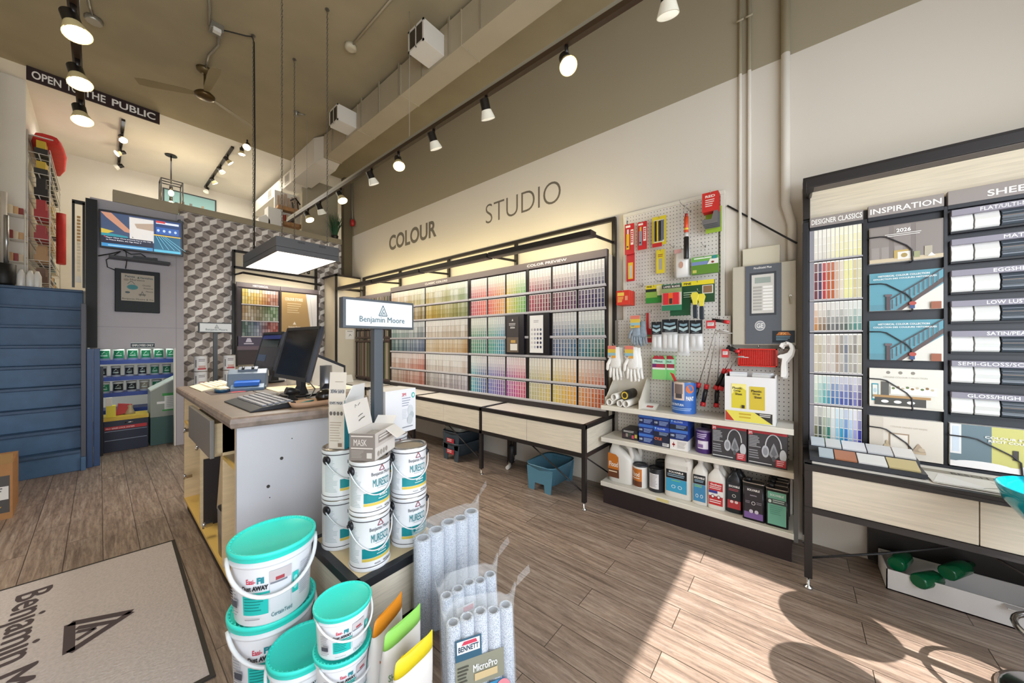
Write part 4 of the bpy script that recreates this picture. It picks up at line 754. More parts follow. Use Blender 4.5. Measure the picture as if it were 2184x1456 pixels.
# bottles and jugs
def rring(x,y,z,wx,wy,n=20,p=3.2):
    out=[]
    for i in range(n):
        a=2*pi*i/n; c,s_=math.cos(a),math.sin(a); out.append((x+wx*math.copysign(abs(c)**(2/p),c),y+wy*math.copysign(abs(s_)**(2/p),s_),z))
    return out
PLW=M('milky_plastic','e3dfd8',.3)
def bottle(lab,x,y,z,wx,wy,h,m,draw=None,grp='bottles on the bottom shelf',cap='e8e4e0',neck=None,ny=0):
    t=thing('bottle',lab,'bottle',(x,y,z),grp); b=MB(); m=C(m,.3) if isinstance(m,str) else m
    b.loft([rring(x,y+d,z+h*q,wx*s_,wy*s2) for q,s_,s2,d in ((0,.94,.94,0),(.015,1,1,0),(.66,1,1,0),(.72,.97,.92,ny*.1),(.80,.75,.62,ny*.5),(.86,.42,.34,ny),(.92,.36,.28,ny))],m); 
    if draw: draw(Pn(b,(x-wx*1.0,y+wy,z),*NY),2*wy,h)
    b.build('body',t); b=MB(); b.lathe([(wy*.34,h*.905),(wy*.36,h*.915),(wy*.36,h*.985),(wy*.3,h)],(x,y+ny,z),C(cap,.3),16); b.build('cap',t); return t
def dsolv(c1,c2): 
    def f(p,w,h): p.rect(w*.12,h*.46,w*.88,h*.66,C('15181f')).rect(w*.12,h*.08,w*.88,h*.455,C(c1)); p.text('SOLVABLE',w*.18,h*.575,w*.64,h*.045,C('f0eeea'),.03); p.lines(w*.2,h*.49,w*.8,h*.55,2,C(c2)); p.disc(w*.36,h*.2,w*.09,h*.04,C('d8e4ea'),14,True).disc(w*.64,h*.2,w*.09,h*.04,C('d8e4ea'),14); p.disc(w*.36,h*.2,w*.06,h*.027,C(c1),12,True).disc(w*.64,h*.2,w*.06,h*.027,C(c1),12); p.lines(w*.2,h*.38,w*.7,h*.44,2,C('9ad06a'))
    return f
for k in range(2): bottle('white bottle with a black and blue label, %s of its pair'%('front' if not k else 'rear'),2.79+.10*k,.533-.012*k,Z1,.045,.052,.325,PLW,dsolv('3f86b4','9ab8cc') if not k else None)
def dgoth(p,w,h): p.rect(w*.1,h*.10,w*.9,h*.60,C('c22a30')).rect(w*.1,h*.30,w*.9,h*.42,C('e8e4e2')).rect(w*.1,h*.36,w*.6,h*.42,C('3a3a8a')); p.text('Gotham',w*.2,h*.53,w*.62,h*.045,C('f4eceC'.lower()),.02); p.lines(w*.15,h*.44,w*.85,h*.51,2,C('f0d8d8')); p.disc(w*.33,h*.29,w*.1,h*.04,C('2a2030'),14,True).disc(w*.67,h*.29,w*.1,h*.04,C('2a2030'),14); p.disc(w*.33,h*.29,w*.07,h*.028,C('efe8e8'),12,True).disc(w*.67,h*.29,w*.07,h*.028,C('efe8e8'),12); p.lines(w*.15,h*.13,w*.85,h*.22,2,C('f0dada'))
for k in range(3): bottle('white bottle with a red label, %s of three in file'%('front' if not k else ORD[k]),2.775+.072*k,.43-.014*k,Z1,.034,.053,.315,PLW,dgoth if not k else None)
def dblk(p,w,h): p.rect(w*.15,h*.1,w*.85,h*.66,C('20242b')).rect(w*.12,h*.1,w*.88,h*.28,C('b03038')); p.text('SOLVABLE',w*.2,h*.56,w*.62,h*.045,C('f0eeea'),.03); p.lines(w*.2,h*.47,w*.8,h*.53,2,C('b05058')); p.disc(w*.5,h*.38,w*.11,h*.035,C('d8d8d8'),14).disc(w*.5,h*.38,w*.08,h*.025,C('20242b'),14); p.disc(w*.37,h*.25,w*.1,h*.03,C('e0c8c8'),14,True).disc(w*.64,h*.25,w*.1,h*.03,C('e0c8c8'),14)
for k in range(2): bottle('dark grey bottle with a red label, %s of two'%('front' if not k else 'rear'),2.80+.085*k,.325-.01*k,Z1,.038,.05,.315,'1f2228',dblk if not k else None,cap='14161a')
def jug(lab,x,y,wx,wy,h,draw,grp='white jugs on the bottom shelf',side=1,z=Z1):
    t=thing('jug',lab,'jug',(x,y,z),grp); b=MB()
    b.loft([rring(x,y+d*side,z+h*q,wx*s_,wy*s2) for q,s_,s2,d in ((0,.95,.95,0),(.012,1,1,0),(.56,1,1,0),(.64,.98,.9,.008),(.74,.85,.62,.03),(.84,.5,.3,.05),(.92,.34,.18,.056))],PLW)
    if draw: draw(Pn(b,(x-wx*1.0,y+wy,z),*NY),2*wy,h)
    b.build('body',t)
    b=MB(); s_=side; b.tube([(x,y+.045*s_,z+h*.84),(x,y+.01*s_,z+h*.93),(x,y-.035*s_,z+h*.93),(x,y-.075*s_,z+h*.83),(x,y-wy*.9*s_,z+h*.66),(x,y-wy*.82*s_,z+h*.5)],[.016,.018,.019,.019,.019,.016],PLW,10); b.build('handle',t)
    b=MB(); b.lathe([(.019,h*.9),(.021,h*.91),(.021,h*.985),(.018,h)],(x,y+.056*s_,z),C('efece6',.3),16); b.build('cap',t)
def dfj(p,w,h): p.poly([(w*.03,h*.1),(w*.5,h*.1),(w*.47,h*.6),(w*.36,h*.66),(w*.03,h*.68)],C('6a3e26')).poly([(w*.03,h*.3),(w*.5,h*.3),(w*.47,h*.6),(w*.36,h*.66),(w*.03,h*.68)],C('c87426')).text('Flood',w*.08,h*.36,w*.37,h*.12,C('f6eee2'),.02); p.lines(w*.06,h*.2,w*.44,h*.26,1,C('f0d8b8'))
jug('white handled jug with an orange label at the end of the bottom shelf',2.80,1.128,.05,.102,.347,dfj); jug('plain white jug standing behind the orange labelled one',2.925,1.10,.05,.10,.345,None)
def dsj(p,w,h): 
    for i in range(16): p.rect(w*(.1+.05*i),h*.62,w*(.125+.05*i),h*.70,C('d8d4cc'),True)
    p.l+=1; p.rect(w*.1,h*.40,w*.84,h*.58,C('15181f')).rect(w*.1,h*.12,w*.84,h*.395,C('3a9cc4')); p.text('SOLVABLE',w*.2,h*.515,w*.52,h*.04,C('f2efea'),.03); p.lines(w*.15,h*.425,w*.8,h*.495,2,C('9ab4c4')); p.disc(w*.37,h*.235,w*.075,h*.035,C('d8ecf2'),14,True).disc(w*.6,h*.235,w*.075,h*.035,C('d8ecf2'),14); p.disc(w*.37,h*.235,w*.055,h*.025,C('3a9cc4'),14,True).disc(w*.6,h*.235,w*.055,h*.025,C('3a9cc4'),14); p.lines(w*.3,h*.34,w*.65,h*.37,1,C('8fd06a'))
t=thing('jug','largest white jug with black and blue label in the middle of the bottom shelf','jug',(2.81,.683,Z1),'white jugs on the bottom shelf'); b=MB()
b.loft([rring(2.81,.683,Z1+.345*q,.055*s_,.097*s2,24,4) for q,s_,s2 in ((0,.96,.96),(.012,1,1),(.74,1,1),(.82,.97,.97),(.90,.85,.88),(.95,.6,.7))],PLW); dsj(Pn(b,(2.755,.78,Z1),*NY),.194,.357); b.build('body',t)
b=MB(); b.tube([(2.80,.735,Z1+.33),(2.79,.70,Z1+.362),(2.785,.65,Z1+.34),(2.765,.61,Z1+.285)],[.014,.016,.016,.014],PLW,10); b.build('handle',t); b=MB(); b.lathe([(.02,.33),(.022,.335),(.022,.362),(.018,.366)],(2.81,.74,Z1),C('efece6',.3),16); b.build('cap',t)
# oblong solvent tins
def tin(lab,x,y,wx,wy,h,draw,c='17181d'):
    t=thing('solvent_tin',lab,'tin',(x,y,Z1),'oblong solvent tins'); b=MB(); b.loft([rring(x,y,Z1+q,wx,wy,20,7) for q in (0,h)],C(c,.3)); 
    if draw: draw(Pn(b,(x-wx,y+wy,Z1),*NY),2*wy,h)
    b.build('body',t); b=MB(); r_=[rring(x,y,Z1+h+e,wx*k,wy*k,20,7) for e,k in ((-.004,1.02),(.004,1.03),(.004,.95),(-.001,.94))]; b.loft(r_,M('tin_rim','a8a09a',.25,.8)); b.build('rim',t)
    b=MB(); b.lathe([(.017,0),(.017,.02),(.012,.024)],(x,y+wy*.45,Z1+h),C('26262b',.3),14); b.build('cap',t)
def dt1(p,w,h): p.rect(w*.1,h*.06,w*.9,h*.9,C('2b2730')).rect(w*.08,h*.05,w*.92,h*.22,C('7a5a9a')); p.text('SOLVABLE',w*.22,h*.79,w*.56,h*.06,C('f0eeec'),.03); p.text('NAPHTHA',w*.35,h*.66,w*.3,h*.03,C('c8c0d0'),.02); p.disc(w*.5,h*.47,w*.09,h*.05,C('d8d4d8'),14).disc(w*.5,h*.47,w*.065,h*.036,C('2b2730'),14); p.disc(w*.4,h*.25,w*.09,h*.05,C('d0c8d8'),14,True).disc(w*.64,h*.25,w*.09,h*.05,C('d0c8d8'),14); p.lines(w*.14,h*.44,w*.36,h*.52,2,C('8a848e')); p.lines(w*.64,h*.44,w*.88,h*.52,2,C('8a848e'))
def dt2(p,w,h): p.rect(w*.1,h*.05,w*.9,h*.93,C('6fb09a')).rect(w*.1,h*.6,w*.9,h*.74,C('3a4a48')); p.text('SOLVABLE',w*.2,h*.81,w*.6,h*.06,C('e0f0ea'),.02); p.disc(w*.2,h*.67,w*.07,h*.045,C('d0e0da'),14); p.lines(w*.32,h*.62,w*.86,h*.72,2,C('c0d0ca')); p.lines(w*.2,h*.3,w*.8,h*.56,5,C('5a9a86'),.4)
tin('black oblong tin with a purple band',2.765,.214,.036,.06,.243,dt1); tin('black oblong tin with a mint green label',2.765,.093,.036,.058,.236,dt2)
for k in range(3): tin('black oblong tin %s behind the mint green one'%('directly','second','third')[k].replace('directly','standing directly'),2.842+.076*k if k<2 else 2.965,.093-.004*k,.033 if k<2 else .02,.055,.238,None)
sbox('price_sticker','yellow price sticker on the bottom shelf edge','sticker',.81,.725,.150,.172,2.689,2.692,'d8c88a',None)
# top shelf: bin of tubes, card, open paint can, drop sheet box
t=thing('tube_bin','sloped cardboard bin of white cores at the end of the top shelf','bin',(2.8,1.1,Z3)); CB=M('white_card','d8d0c2',.7); b=MB()
for y in (1.235,.955): b.prism([(0,0),(.26,0),(.26,.23),(.19,.23),(.03,.08),(0,.07)],(2.715,y,Z3),(1,0,0),(0,0,1),.005,CB)
b.box((2.715,.955,Z3),(2.975,1.235,Z3+.004),CB); b.box((2.97,.955,Z3),(2.975,1.235,Z3+.23),CB); b.build('bin',t)
TUBE=M('white_core_tube','e6e2da',.6); b=None
for i,(y,z,lab) in enumerate(((1.195,.0,'nearest the chip wall'),(1.155,.045,'lying on top'),(1.105,.0,'second along'),(1.055,.0,'against the bin side'))):
    b=MB(); T=Matrix.Translation((2.70,y,Z3+.034+z)); n=20
    rg=[[V((x_,y+r_*math.cos(2*pi*j/n),Z3+.034+z+r_*1.15*math.sin(2*pi*j/n))) for j in range(n)] for x_,r_ in ((2.95,.024),(2.70-.0*i,.024),(2.70,.019),(2.95,.019))]; b.loft(rg,TUBE,False); tag(b.build('core_tube'),'white core tube in the bin, '+lab,'tube','white core tubes')
b=MB(); n=20; rg=[[V((x_,1.075+r_*math.cos(2*pi*j/n),Z3+.098+r_*1.15*math.sin(2*pi*j/n))) for j in range(n)] for x_,r_ in ((2.93,.034),(2.74,.034),(2.735,.03))]; b.loft(rg,C('1c1a1a',.5),True); rg=[[V((x_,1.075+r_*math.cos(2*pi*j/n),Z3+.098+r_*1.15*math.sin(2*pi*j/n))) for j in range(n)] for x_,r_ in ((2.734,.027),(2.7335,.018))]; b.loft(rg,C('d8b83a'),False); rg=[[V((x_,1.075+r_*math.cos(2*pi*j/n),Z3+.098+r_*1.15*math.sin(2*pi*j/n))) for j in range(n)] for x_,r_ in ((2.733,.017),(2.7329,.001))]; b.loft(rg,C('3a2f1a'),False); tag(b.build('tape_roll'),'black roll with a yellow core lying on the white tubes','roll')
b=MB(); T=Matrix.Translation((2.80,.905,Z3))@Matrix.Rotation(-.5,4,'Y'); b.box((-.07,-.065,.0),(.07,.065,.006),C('d8d4ce'),T)
for q in (V((-.06,-.05,.0065)),): 
    P_=[T@V(p) for p in ((-.055,.055,.0065),(-.055,-.055,.0065),(.05,-.055,.0065),(.05,.055,.0065))]; b.poly(P_,C('e6e2dc')); b.poly([T@V(p) for p in ((.01,.02,.007),(.01,-.03,.007),(.035,-.03,.007),(.035,.02,.007))],C('b8605a'))
b.box((-.075,.065,-.004),(.075,.07,.01),C('9a948c'),T); b.box((-.075,-.07,-.004),(.075,-.065,.01),C('9a948c'),T); tag(b.build('tray_insert'),'clear tray insert with a white card propped beside the tube bin','tray insert')
def dpc(p,r,h):
    p.rect(-r*1.35,0,r*1.35,h*.5,C('2f63b0')).rect(-r*1.35,h*.5,-r*.5,h*.96,C('2c4a8a')).rect(-r*.5,h*.42,r*.5,h*.98,C('d8c4b8')).rect(r*.5,h*.4,r*1.35,h*.98,C('3a6ab0')); p.rect(-r*.35,h*.62,r*.35,h*.92,C('7a6a66')).rect(-r*.25,h*.48,r*.3,h*.62,C('4a4448')); p.disc(r*.95,h*.78,r*.36,h*.13,C('c8642a')); p.text('PAINT',r*.62,h*.42,r*.65,h*.13,C('f0eeea'),.03); p.text('BOTES DE PINTURA',-r*1.25,h*.24,r*1.7,h*.075,C('dce6f2'),.03); p.lines(-r*1.2,h*.08,r*1.2,h*.18,2,C('9ab8e0'))
t=can('paint_can','blue open paint can with a red strip sticking out of it','paint_can' and 2.845,.656,Z3,.083,.238,'2f63b0','b8b4b4',dpc,None,M('tin_rim','a8a09a'),a0=-.25)
b=MB(); b.prism([(0,0),(.02,0),(-.02,.09),(-.045,.1)],(2.80,.70,Z3+.20),*NY,-.006,C('c22a2e',.3)); b.build('red_strip',t)
def ddrop(p,w,h):
    p.rect(0,0,w,h,C('e4e2e2')).rect(w*.14,h*.30,w*.44,h*.84,C('d8c83a')).rect(w*.5,h*.30,w*.8,h*.80,C('d0b838')); p.poly([(w*.14,h*.84),(w*.44,h*.84),(w*.44,h*.7),(w*.32,h*.78),(w*.14,h*.6)],C('f0e48a'))
    for a in (.16,.54):
        for i,s_ in enumerate(('Plastic','Drop','Sheet')): p.text(s_,w*(a+.03*i),h*(.72-.065*i-(.04 if a>.3 else 0)),w*(.2 if i==0 else .14),h*.05,C('2a2418'),.02)
    p.rect(w*.02,h*.02,w*.94,h*.24,C('e2d65a')).poly([(w*.02,h*.24),(w*.2,h*.02),(w*.02,h*.02)],C('b83a2a')).poly([(w*.94,h*.24),(w*.6,h*.24),(w*.94,h*.02)],C('2a2826')); p.lines(w*.3,h*.06,w*.55,h*.2,2,C('c8a830')); p.lines(w*.7,h*.15,w*.92,h*.22,2,C('e0dcd8')); p.rect(w*.35,h*.31,w*.41,h*.38,C('3a3028'))
t=thing('drop_sheet_box','white display box of yellow plastic drop sheet packs','box',(2.8,.236,Z3)); b=MB(); b.box((2.735,.098,Z3),(2.74,.375,1.115),C('e4e2e2')); ddrop(Pn(b,(2.735,.375,Z3),*NY),.277,.303)
for y in (.098,.370): b.box((2.735,y,Z3),(2.90,y+.005,1.13),C('dedcdc'))
b.box((2.895,.098,Z3),(2.90,.375,1.13),C('d8d6d6')); b.box((2.735,.098,Z3),(2.90,.375,Z3+.004),C('d8d6d6')); b.build('display_carton',t)
for i,y in enumerate((.305,.17)):
    b=MB(); T=Matrix.Translation((2.80,y,Z3+.005))@Matrix.Rotation(.12-.3*i,4,'Z'); b.box((-.04,-.048,0),(.05,.048,.315),C('dcdad8',.2),T); b.box((-.041,-.044,.05),(-.04,.044,.24),C('d8c43a'),T); b.box((-.02,-.05,.30),(.04,.05,.325),M('clear_wrap','d0d0d4',.1),T); tag(b.build('drop_sheet_pack'),'plastic drop sheet pack in the display box, %s the can'%('towards' if i==0 else 'away from'),'packet')
# ---------------------------------------------------------------- sales counter
Zc=.985; XL,YF=.435,2.12
CTOP=M('brown_laminate','6e6056',.35,noise=.12,ns=14); CEDG=M('worn_brown_edge','85756c',.4,noise=.3,ns=18); MEL=M('maple_melamine','d6bf98',.5,noise=.08,ns=10,stretch=(1,1,5)); CWH=M('counter_white','bdbdc4',.5,noise=.03,ns=4); GRYD=M('grey_drawer','77736f',.35)
t=thing('sales_counter','white sales counter with a worn brown top and open maple cubbies','counter',(.8,2.95,0))
def cq(z): return [(.395,2.06,z),(.92,1.945,z),(1.16,2.1,z),(1.16,3.88,z),(.395,3.84,z)]
b=MB(); rings=[]
for z,e in ((.932,.012),(.938,.002),(.958,-.004),(.978,.002),(.985,.014)):
    c=V((.78,2.9,0)); rings.append([V((p[0]+(c.x-p[0])*e*1.6,p[1]+(c.y-p[1])*e,z)) for p in cq(z)])
b.loft(rings,CEDG,True,False); P_=[V(p)+ (V((.78,2.9,p[2]))-V(p))*.03 for p in cq(.9852)]; b.poly(P_,CTOP); b.build('countertop',t)
def board(name,a,c,m,**k): b=MB(); b.box(a,c,m); return b.build(name,t,**k)
b=MB(); b.loft([[(XL,2.135,z),(.92,2.02,z),(.92,2.045,z),(XL,2.16,z)] for z in (.085,.932)],CWH,True,False)
for q,z in ((.18,.733),(.124,.599),(.225,.83),(.13,.54)):
    x=XL+q; y=2.135-.2371*q; pn=Pn(b,(x,y,z),(.9766,-.215,0),(0,0,1)); pn.disc(0,0,.008 if .55<z<.8 else .003,.009 if .55<z<.8 else .003,C('2a2420'),10)
b.build('front_panel',t)
board('plinth',(XL+.02,2.17,0),(1.1,3.79,.08),M('plinth_brown','2b1e17',.6)); board('cabinet_floor',(XL,2.16,.08),(1.1,3.79,.098),M('yellow_shelf','d8b668',.5))
for y in (2.44,3.10,3.77): board('partition',(XL,y,.098),(1.1,y+.025,.932),MEL)
board('partition',(XL,2.16,.098),(1.1,2.178,.932),MEL); board('cabinet_back',(.82,2.18,.098),(.835,3.77,.932),M('pale_blue_back','c9d0dc',.5)); board('cabinet_back',(.575,2.468,.098),(.585,3.098,.735),M('pale_blue_back','c9d0dc')); board('cabinet_side',(1.1,2.1,.0),(1.12,3.80,.932),CWH)
for ya,yb in ((2.178,2.44),(3.125,3.77)): board('cubby_shelf',(XL+.01,ya,.70),(.82,yb,.718),MEL); board('shelf_edge',(XL,ya,.70),(XL+.011,yb,.718),M('yellow_shelf','d8b668'))
b=MB(); b.box((.375,2.40,.722),(.395,3.08,.928),GRYD); b.build('drawer_front',t,bev=.004)
b=MB(); b.box((.395,2.44,.735),(.80,3.05,.90),MEL); b.build('drawer_box',t)
for y,z in ((3.66,.66),(3.04,.63),(3.66,.30),(2.9,.18)):
    b=MB(); y=3.14 if y<3.5 and y>3 else y; b.box((XL-.004,y-.02,z-.012),(XL+.03,y+.02,z+.012),CHR); b.cyl((XL-.012,y,z-.02),(XL-.012,y,z+.02),.006,CHR,8); b.cyl((XL-.02,y-.02,z),(XL-.004,y+.02,z),.004,CHR,8); b.build('hinge',t)
# inside the middle cubby
t=thing('metal_bin','small dull metal bin standing in the open middle cubby','bin',(.50,2.6,.0985)); b=MB(); b.loft([rring(.50,2.60,.0985+z,.055*s_,.075*s_,20,4) for z,s_ in ((0,.92),(.27,1),(.27,.95),(.02,.88))],M('dull_zinc','8f8a84',.35,.7),True); b.build('bin_body',t)
for i,(dx,an,lab) in enumerate(((0,.30,'tallest wooden stir board leaning in the cubby'),(.018,.34,'grey board leaning behind the tallest one'),(.04,.26,'narrow board at the back of the cubby'))):
    b=MB(); T=Matrix.Translation((.485+dx*1.2,2.76+.03*i,.34))@Matrix.Rotation(an,4,'X'); b.box((0,-.02,-.10),(.008,.10,.28-.03*i),C(['cdb894','7d756c','b8a284'][i]),T); tag(b.build('stir_board'),lab,'board','boards in the cubby')
b=MB(); b.box((.45,3.08,.0985),(.56,3.095,.55),C('241c1c')); tag(b.build('clipboard'),'dark thin folder standing against the cubby partition','folder')
# ---------------------------------------------------------------- things on the counter
CB0=Zc+.0005
def keyboard(x,y,rz,lab,body,keyc,L=.44,W=.16):
    t=thing('keyboard',lab,'keyboard',(x,y,CB0)); b=MB(); b.prism([(-W/2-.05,0),(W/2,0),(W/2,.028),(W/2-.01,.034),(-W/2,.018),(-W/2-.05,.006)],(0,-L/2,0),(1,0,0),(0,0,1),-L,C(body,.35)); bo=b.build('case',t,local=True,bev=.003)
    b=MB(); 
    for r_ in range(5):
        n=17
        for c_ in range(n):
            if r_==4 and 4<=c_<=9: continue
            xx=-W/2+.018+r_*.029; yy=-L/2+.02+c_*(L-.04)/n; z=.019+(xx+W/2)/W*.015; b.loft([[(xx-.011*k,yy+.0025*k,z+e),(xx+.011*k,yy+.0025*k,z+e),(xx+.011*k,yy+.0025+(L-.04)/n*.8,z+e),(xx-.011*k,yy+.0025+(L-.04)/n*.8,z+e)] for e,k in ((0,1),(.008,.8))],C(keyc,.4),True,False)
    b.box((-W/2+.12,-L/2+.13,.022),(-W/2+.142,-L/2+.27,.04),C(keyc,.4)); b.build('keys',t,local=True); t.rotation_euler=(0,0,rz); return t
keyboard(.615,2.40,.03,'black keyboard with bright glossy keys at the front of the counter','1b1d24','8a8c96',.50,.16)
keyboard(.585,3.53,.03,'ivory keyboard at the far end of the counter','e6dcc4','efe8d6',.42,.14)
def monitor(x,y,rz,tilt,z0,z1,w,lab,scr):
    t=thing('monitor',lab,'monitor',(x,y,CB0)); h=z1-z0; zb=z0-CB0
    A=Matrix.Translation((0,0,zb))@Matrix.Rotation(tilt,4,'Y'); bz=C('17171c',.35)
    b=MB(); b.loft([[A@V((xx,y_*s_,h/2+(q-h/2)*s_)) for y_,q in ((-w/2,0),(w/2,0),(w/2,h),(-w/2,h))] for xx,s_ in ((0,1),(.02,1),(.045,.86),(.06,.6))],C('2a2c38',.4),True,False); b.build('housing',t,local=True)
    b=MB(); 
    for ya,yb,za,zc in ((-w/2,w/2,0,.025),(-w/2,w/2,h-.02,h),(-w/2,-w/2+.014,0,h),(w/2-.014,w/2,0,h)): b.box((-.006,ya,za),(.001,yb,zc),bz,A)
    b.build('bezel',t,local=True); b=MB(); p=Pn(b,A@V((-.002,w/2-.014,.025)),A.to_3x3()@V((0,-1,0)),A.to_3x3()@V((0,0,1))); sw,sh=w-.028,h-.045; p.rect(0,0,sw,sh,M('dark_screen','0c0d14',.12)); scr(p,sw,sh); b.build('screen',t,local=True)
    b=MB(); b.loft([[(.05,-.05,zb+h*.4),(.075,-.05,zb+h*.4),(.075,.05,zb+h*.4),(.05,.05,zb+h*.4)],[(.06,-.04,.06),(.09,-.04,.06),(.09,.04,.06),(.06,.04,.06)],[(.04,-.06,.012),(.10,-.06,.012),(.10,.06,.012),(.04,.06,.012)]],bz,True,False); b.build('stand_neck',t,local=True)
    b=MB(); b.loft([rring(.06,0,z,.10,.12,24,2.6) for z in (0,.008,.014)],bz); b.build('stand_base',t,local=True)
    t.rotation_euler=(0,0,rz); return t
SC1=C('171a3a',.15); SC2=C('1a2a2a',.15)
monitor(.805,2.60,.02,.25,1.098,1.458,.56,'larger dark monitor nearest the entrance end of the counter',lambda p,w,h:p.rect(w*.1,h*.75,w*.25,h*.79,SC1))
monitor(.93,3.66,.02,.25,1.105,1.445,.52,'smaller monitor with a faint display at the far end of the counter',lambda p,w,h:p.rect(0,h*.85,w,h*.97,M('screen_blue','1d2a66',.2,em=.15)).rect(w*.05,h*.15,w*.5,h*.35,M('screen_glow','1f3a5a',.2,em=.12)).rect(w*.05,h*.6,w*.95,h*.8,SC2))
# label printer
t=thing('label_printer','blue grey label printer beside the smaller monitor','printer',(.74,3.28,CB0)); PB=C('5b6b80',.4)
b=MB(); b.prism([(-.10,0),(.12,0),(.12,.10),(.09,.145),(.0,.15),(-.06,.12),(-.08,.03),(-.10,.02)],(0,-.12,0),(1,0,0),(0,0,1),-.24,PB); b.build('housing',t,local=True,bev=.008)
b=MB(); b.prism([(-.03,.135),(.05,.155),(.10,.15),(.09,.163),(.03,.168),(-.03,.15)],(0,-.06,0),(1,0,0),(0,0,1),-.12,C('4d5b70',.4)); b.build('top_cover',t,local=True,bev=.003)
for y in (-.03,.03): b=MB(); b.cyl((-.03,y,.15),(.0,y,.165),.009,C('1a1c22')); b.build('button',t,local=True)
b=MB(); b.prism([(-.17,0),(-.06,0),(-.06,.03),(-.12,.045),(-.17,.02)],(0,-.11,0),(1,0,0),(0,0,1),-.2,C('55708f',.4)); b.build('output_tray',t,local=True,bev=.004)
b=MB(); b.prism([(-.155,.035),(-.05,.05),(-.05,.075),(-.145,.06)],(0,-.08,0),(1,0,0),(0,0,1),-.15,C('1f5fc0',.35)); b.build('blue_cover',t,local=True); t.rotation_euler=(0,0,1.25)
# small things on the counter
t=thing('computer_mouse','blue and cream mouse on a dark pad beside the ivory keyboard','mouse',(.56,3.17,CB0+.0025)); b=MB(); b.loft([rring(.56,3.17,CB0+.0025+z,.04*s_,.065*s_,16,2.4) for z,s_ in ((0,.95),(.014,1),(.022,.95))],C('1f4a6a',.25)); b.build('base',t); b=MB(); b.loft([rring(.565,3.17,CB0+.0245+z,.038*s_,.06*s_,16,2.4) for z,s_ in ((0,1),(.012,.8),(.018,.4))],C('e8dcc0',.35)); b.build('top_shell',t)
b=MB(); b.box((.485,3.06,CB0),(.69,3.27,CB0+.002),C('3a2a2c')); b.box((.60,3.07,CB0+.002),(.68,3.13,CB0+.0025),C('b03a44')); tag(b.build('mouse_pad'),'dark mouse pad with a red corner on the counter','mouse pad')
b=MB(); b.box((.715,2.66,CB0),(.80,3.05,CB0+.004),M('slate_mat','4a4440',.6)); tag(b.build('counter_mat'),'dark slate mat lying behind the black keyboard','mat')
b=MB(); b.box((.82,2.86,CB0),(1.13,3.22,CB0+.003),C('d6c6a4',.5)); tag(b.build('counter_inset'),'pale sheet lying flat behind the larger monitor','sheet')
b=MB(); b.lathe([(.036,0),(.038,.004),(.038,.20),(.034,.20),(.034,.01)],(1.0,2.5,CB0),M('brushed_steel','b8b4b0',.3,.7),24); tag(b.build('steel_canister'),'tall steel canister beside the larger monitor','canister')
t=thing('barcode_scanner','black barcode scanner resting in front of the larger monitor','scanner',(.745,2.36,CB0)); b=MB(); b.loft([rring(.745,2.36,CB0+z,.035*s_,.035*s_,16) for z,s_ in ((0,1),(.015,.9),(.03,.5),(.05,.45))],BLK); b.build('stand',t); b=MB(); b.tube([(.715,2.36,CB0+.07),(.745,2.36,CB0+.06),(.785,2.38,CB0+.05)],[.022,.025,.018],BLK,12); b.build('head',t)
t=thing('pen_tray','shallow tan tray of odds and ends at the counter edge','tray',(.81,2.13,CB0)); b=MB(); b.loft([rring(.81,2.13,CB0+z,.15*s_,.06*s_,24,2.4) for z,s_ in ((0,.9),(.03,1),(.03,.95),(.006,.86))],C('b89478',.5)); b.build('tray_body',t)
b=MB(); b.loft([rring(.86,2.14,CB0+.01+z,.06*s_,.045*s_,16,2.2) for z,s_ in ((0,.8),(.03,1),(.06,.85),(.075,.4))],C('16130f',.2)); tag(b.build('tape_measure'),'round black tape measure sitting in the tan tray','tape measure')
b=MB(); b.cyl((.70,2.12,CB0+.02),(.79,2.15,CB0+.024),.005,C('3a8a8a',.3)); tag(b.build('pen'),'teal pen lying in the tan tray','pen')
b=MB(); b.loft([[(.90,2.29,CB0),(1.02,2.29,CB0),(1.02,2.41,CB0),(.90,2.41,CB0)],[(.94,2.33,CB0+.09),(.98,2.33,CB0+.09),(.98,2.37,CB0+.09),(.94,2.37,CB0+.09)]],C('1a1c2c',.4),True,False); tag(b.build('card_holder'),'dark pyramid shaped card holder beside the steel canister','holder')
b=MB(); b.tube([(.90,2.62,1.12),(.93,2.50,1.03),(.88,2.44,CB0+.006),(.84,2.40,CB0+.006),(.88,2.24,CB0+.006),(1.04,2.2,CB0+.006)],.004,C('1f2422'),6); tag(b.build('monitor_cable'),'dark cable looping off the larger monitor stand','cable')
t=thing('glass_jar','clear jar of paint shakers standing between the monitors','jar',(1.05,3.28,CB0)); b=MB(); b.lathe([(.045,0),(.05,.01),(.05,.26),(.042,.29)],(1.05,3.28,CB0),M('jar_glass','d6d2ca',.15,alpha=.6),20); b.build('glass',t); b=MB(); b.lathe([(.048,.29),(.05,.30),(.05,.325),(.0,.33)],(1.05,3.28,CB0),C('8a8262',.4),20); b.build('lid',t)
R2=random.Random(3); b=MB(); 
for i in range(40): b.ball((1.06+R2.uniform(-.03,.03),3.02+R2.uniform(-.03,.03),CB0+R2.uniform(.02,.26)),.013,C(R2.choice(['cfc8b8','8a8478','e8e2d4','b8a888'])),6)
b.build('contents',t)['kind']='stuff'
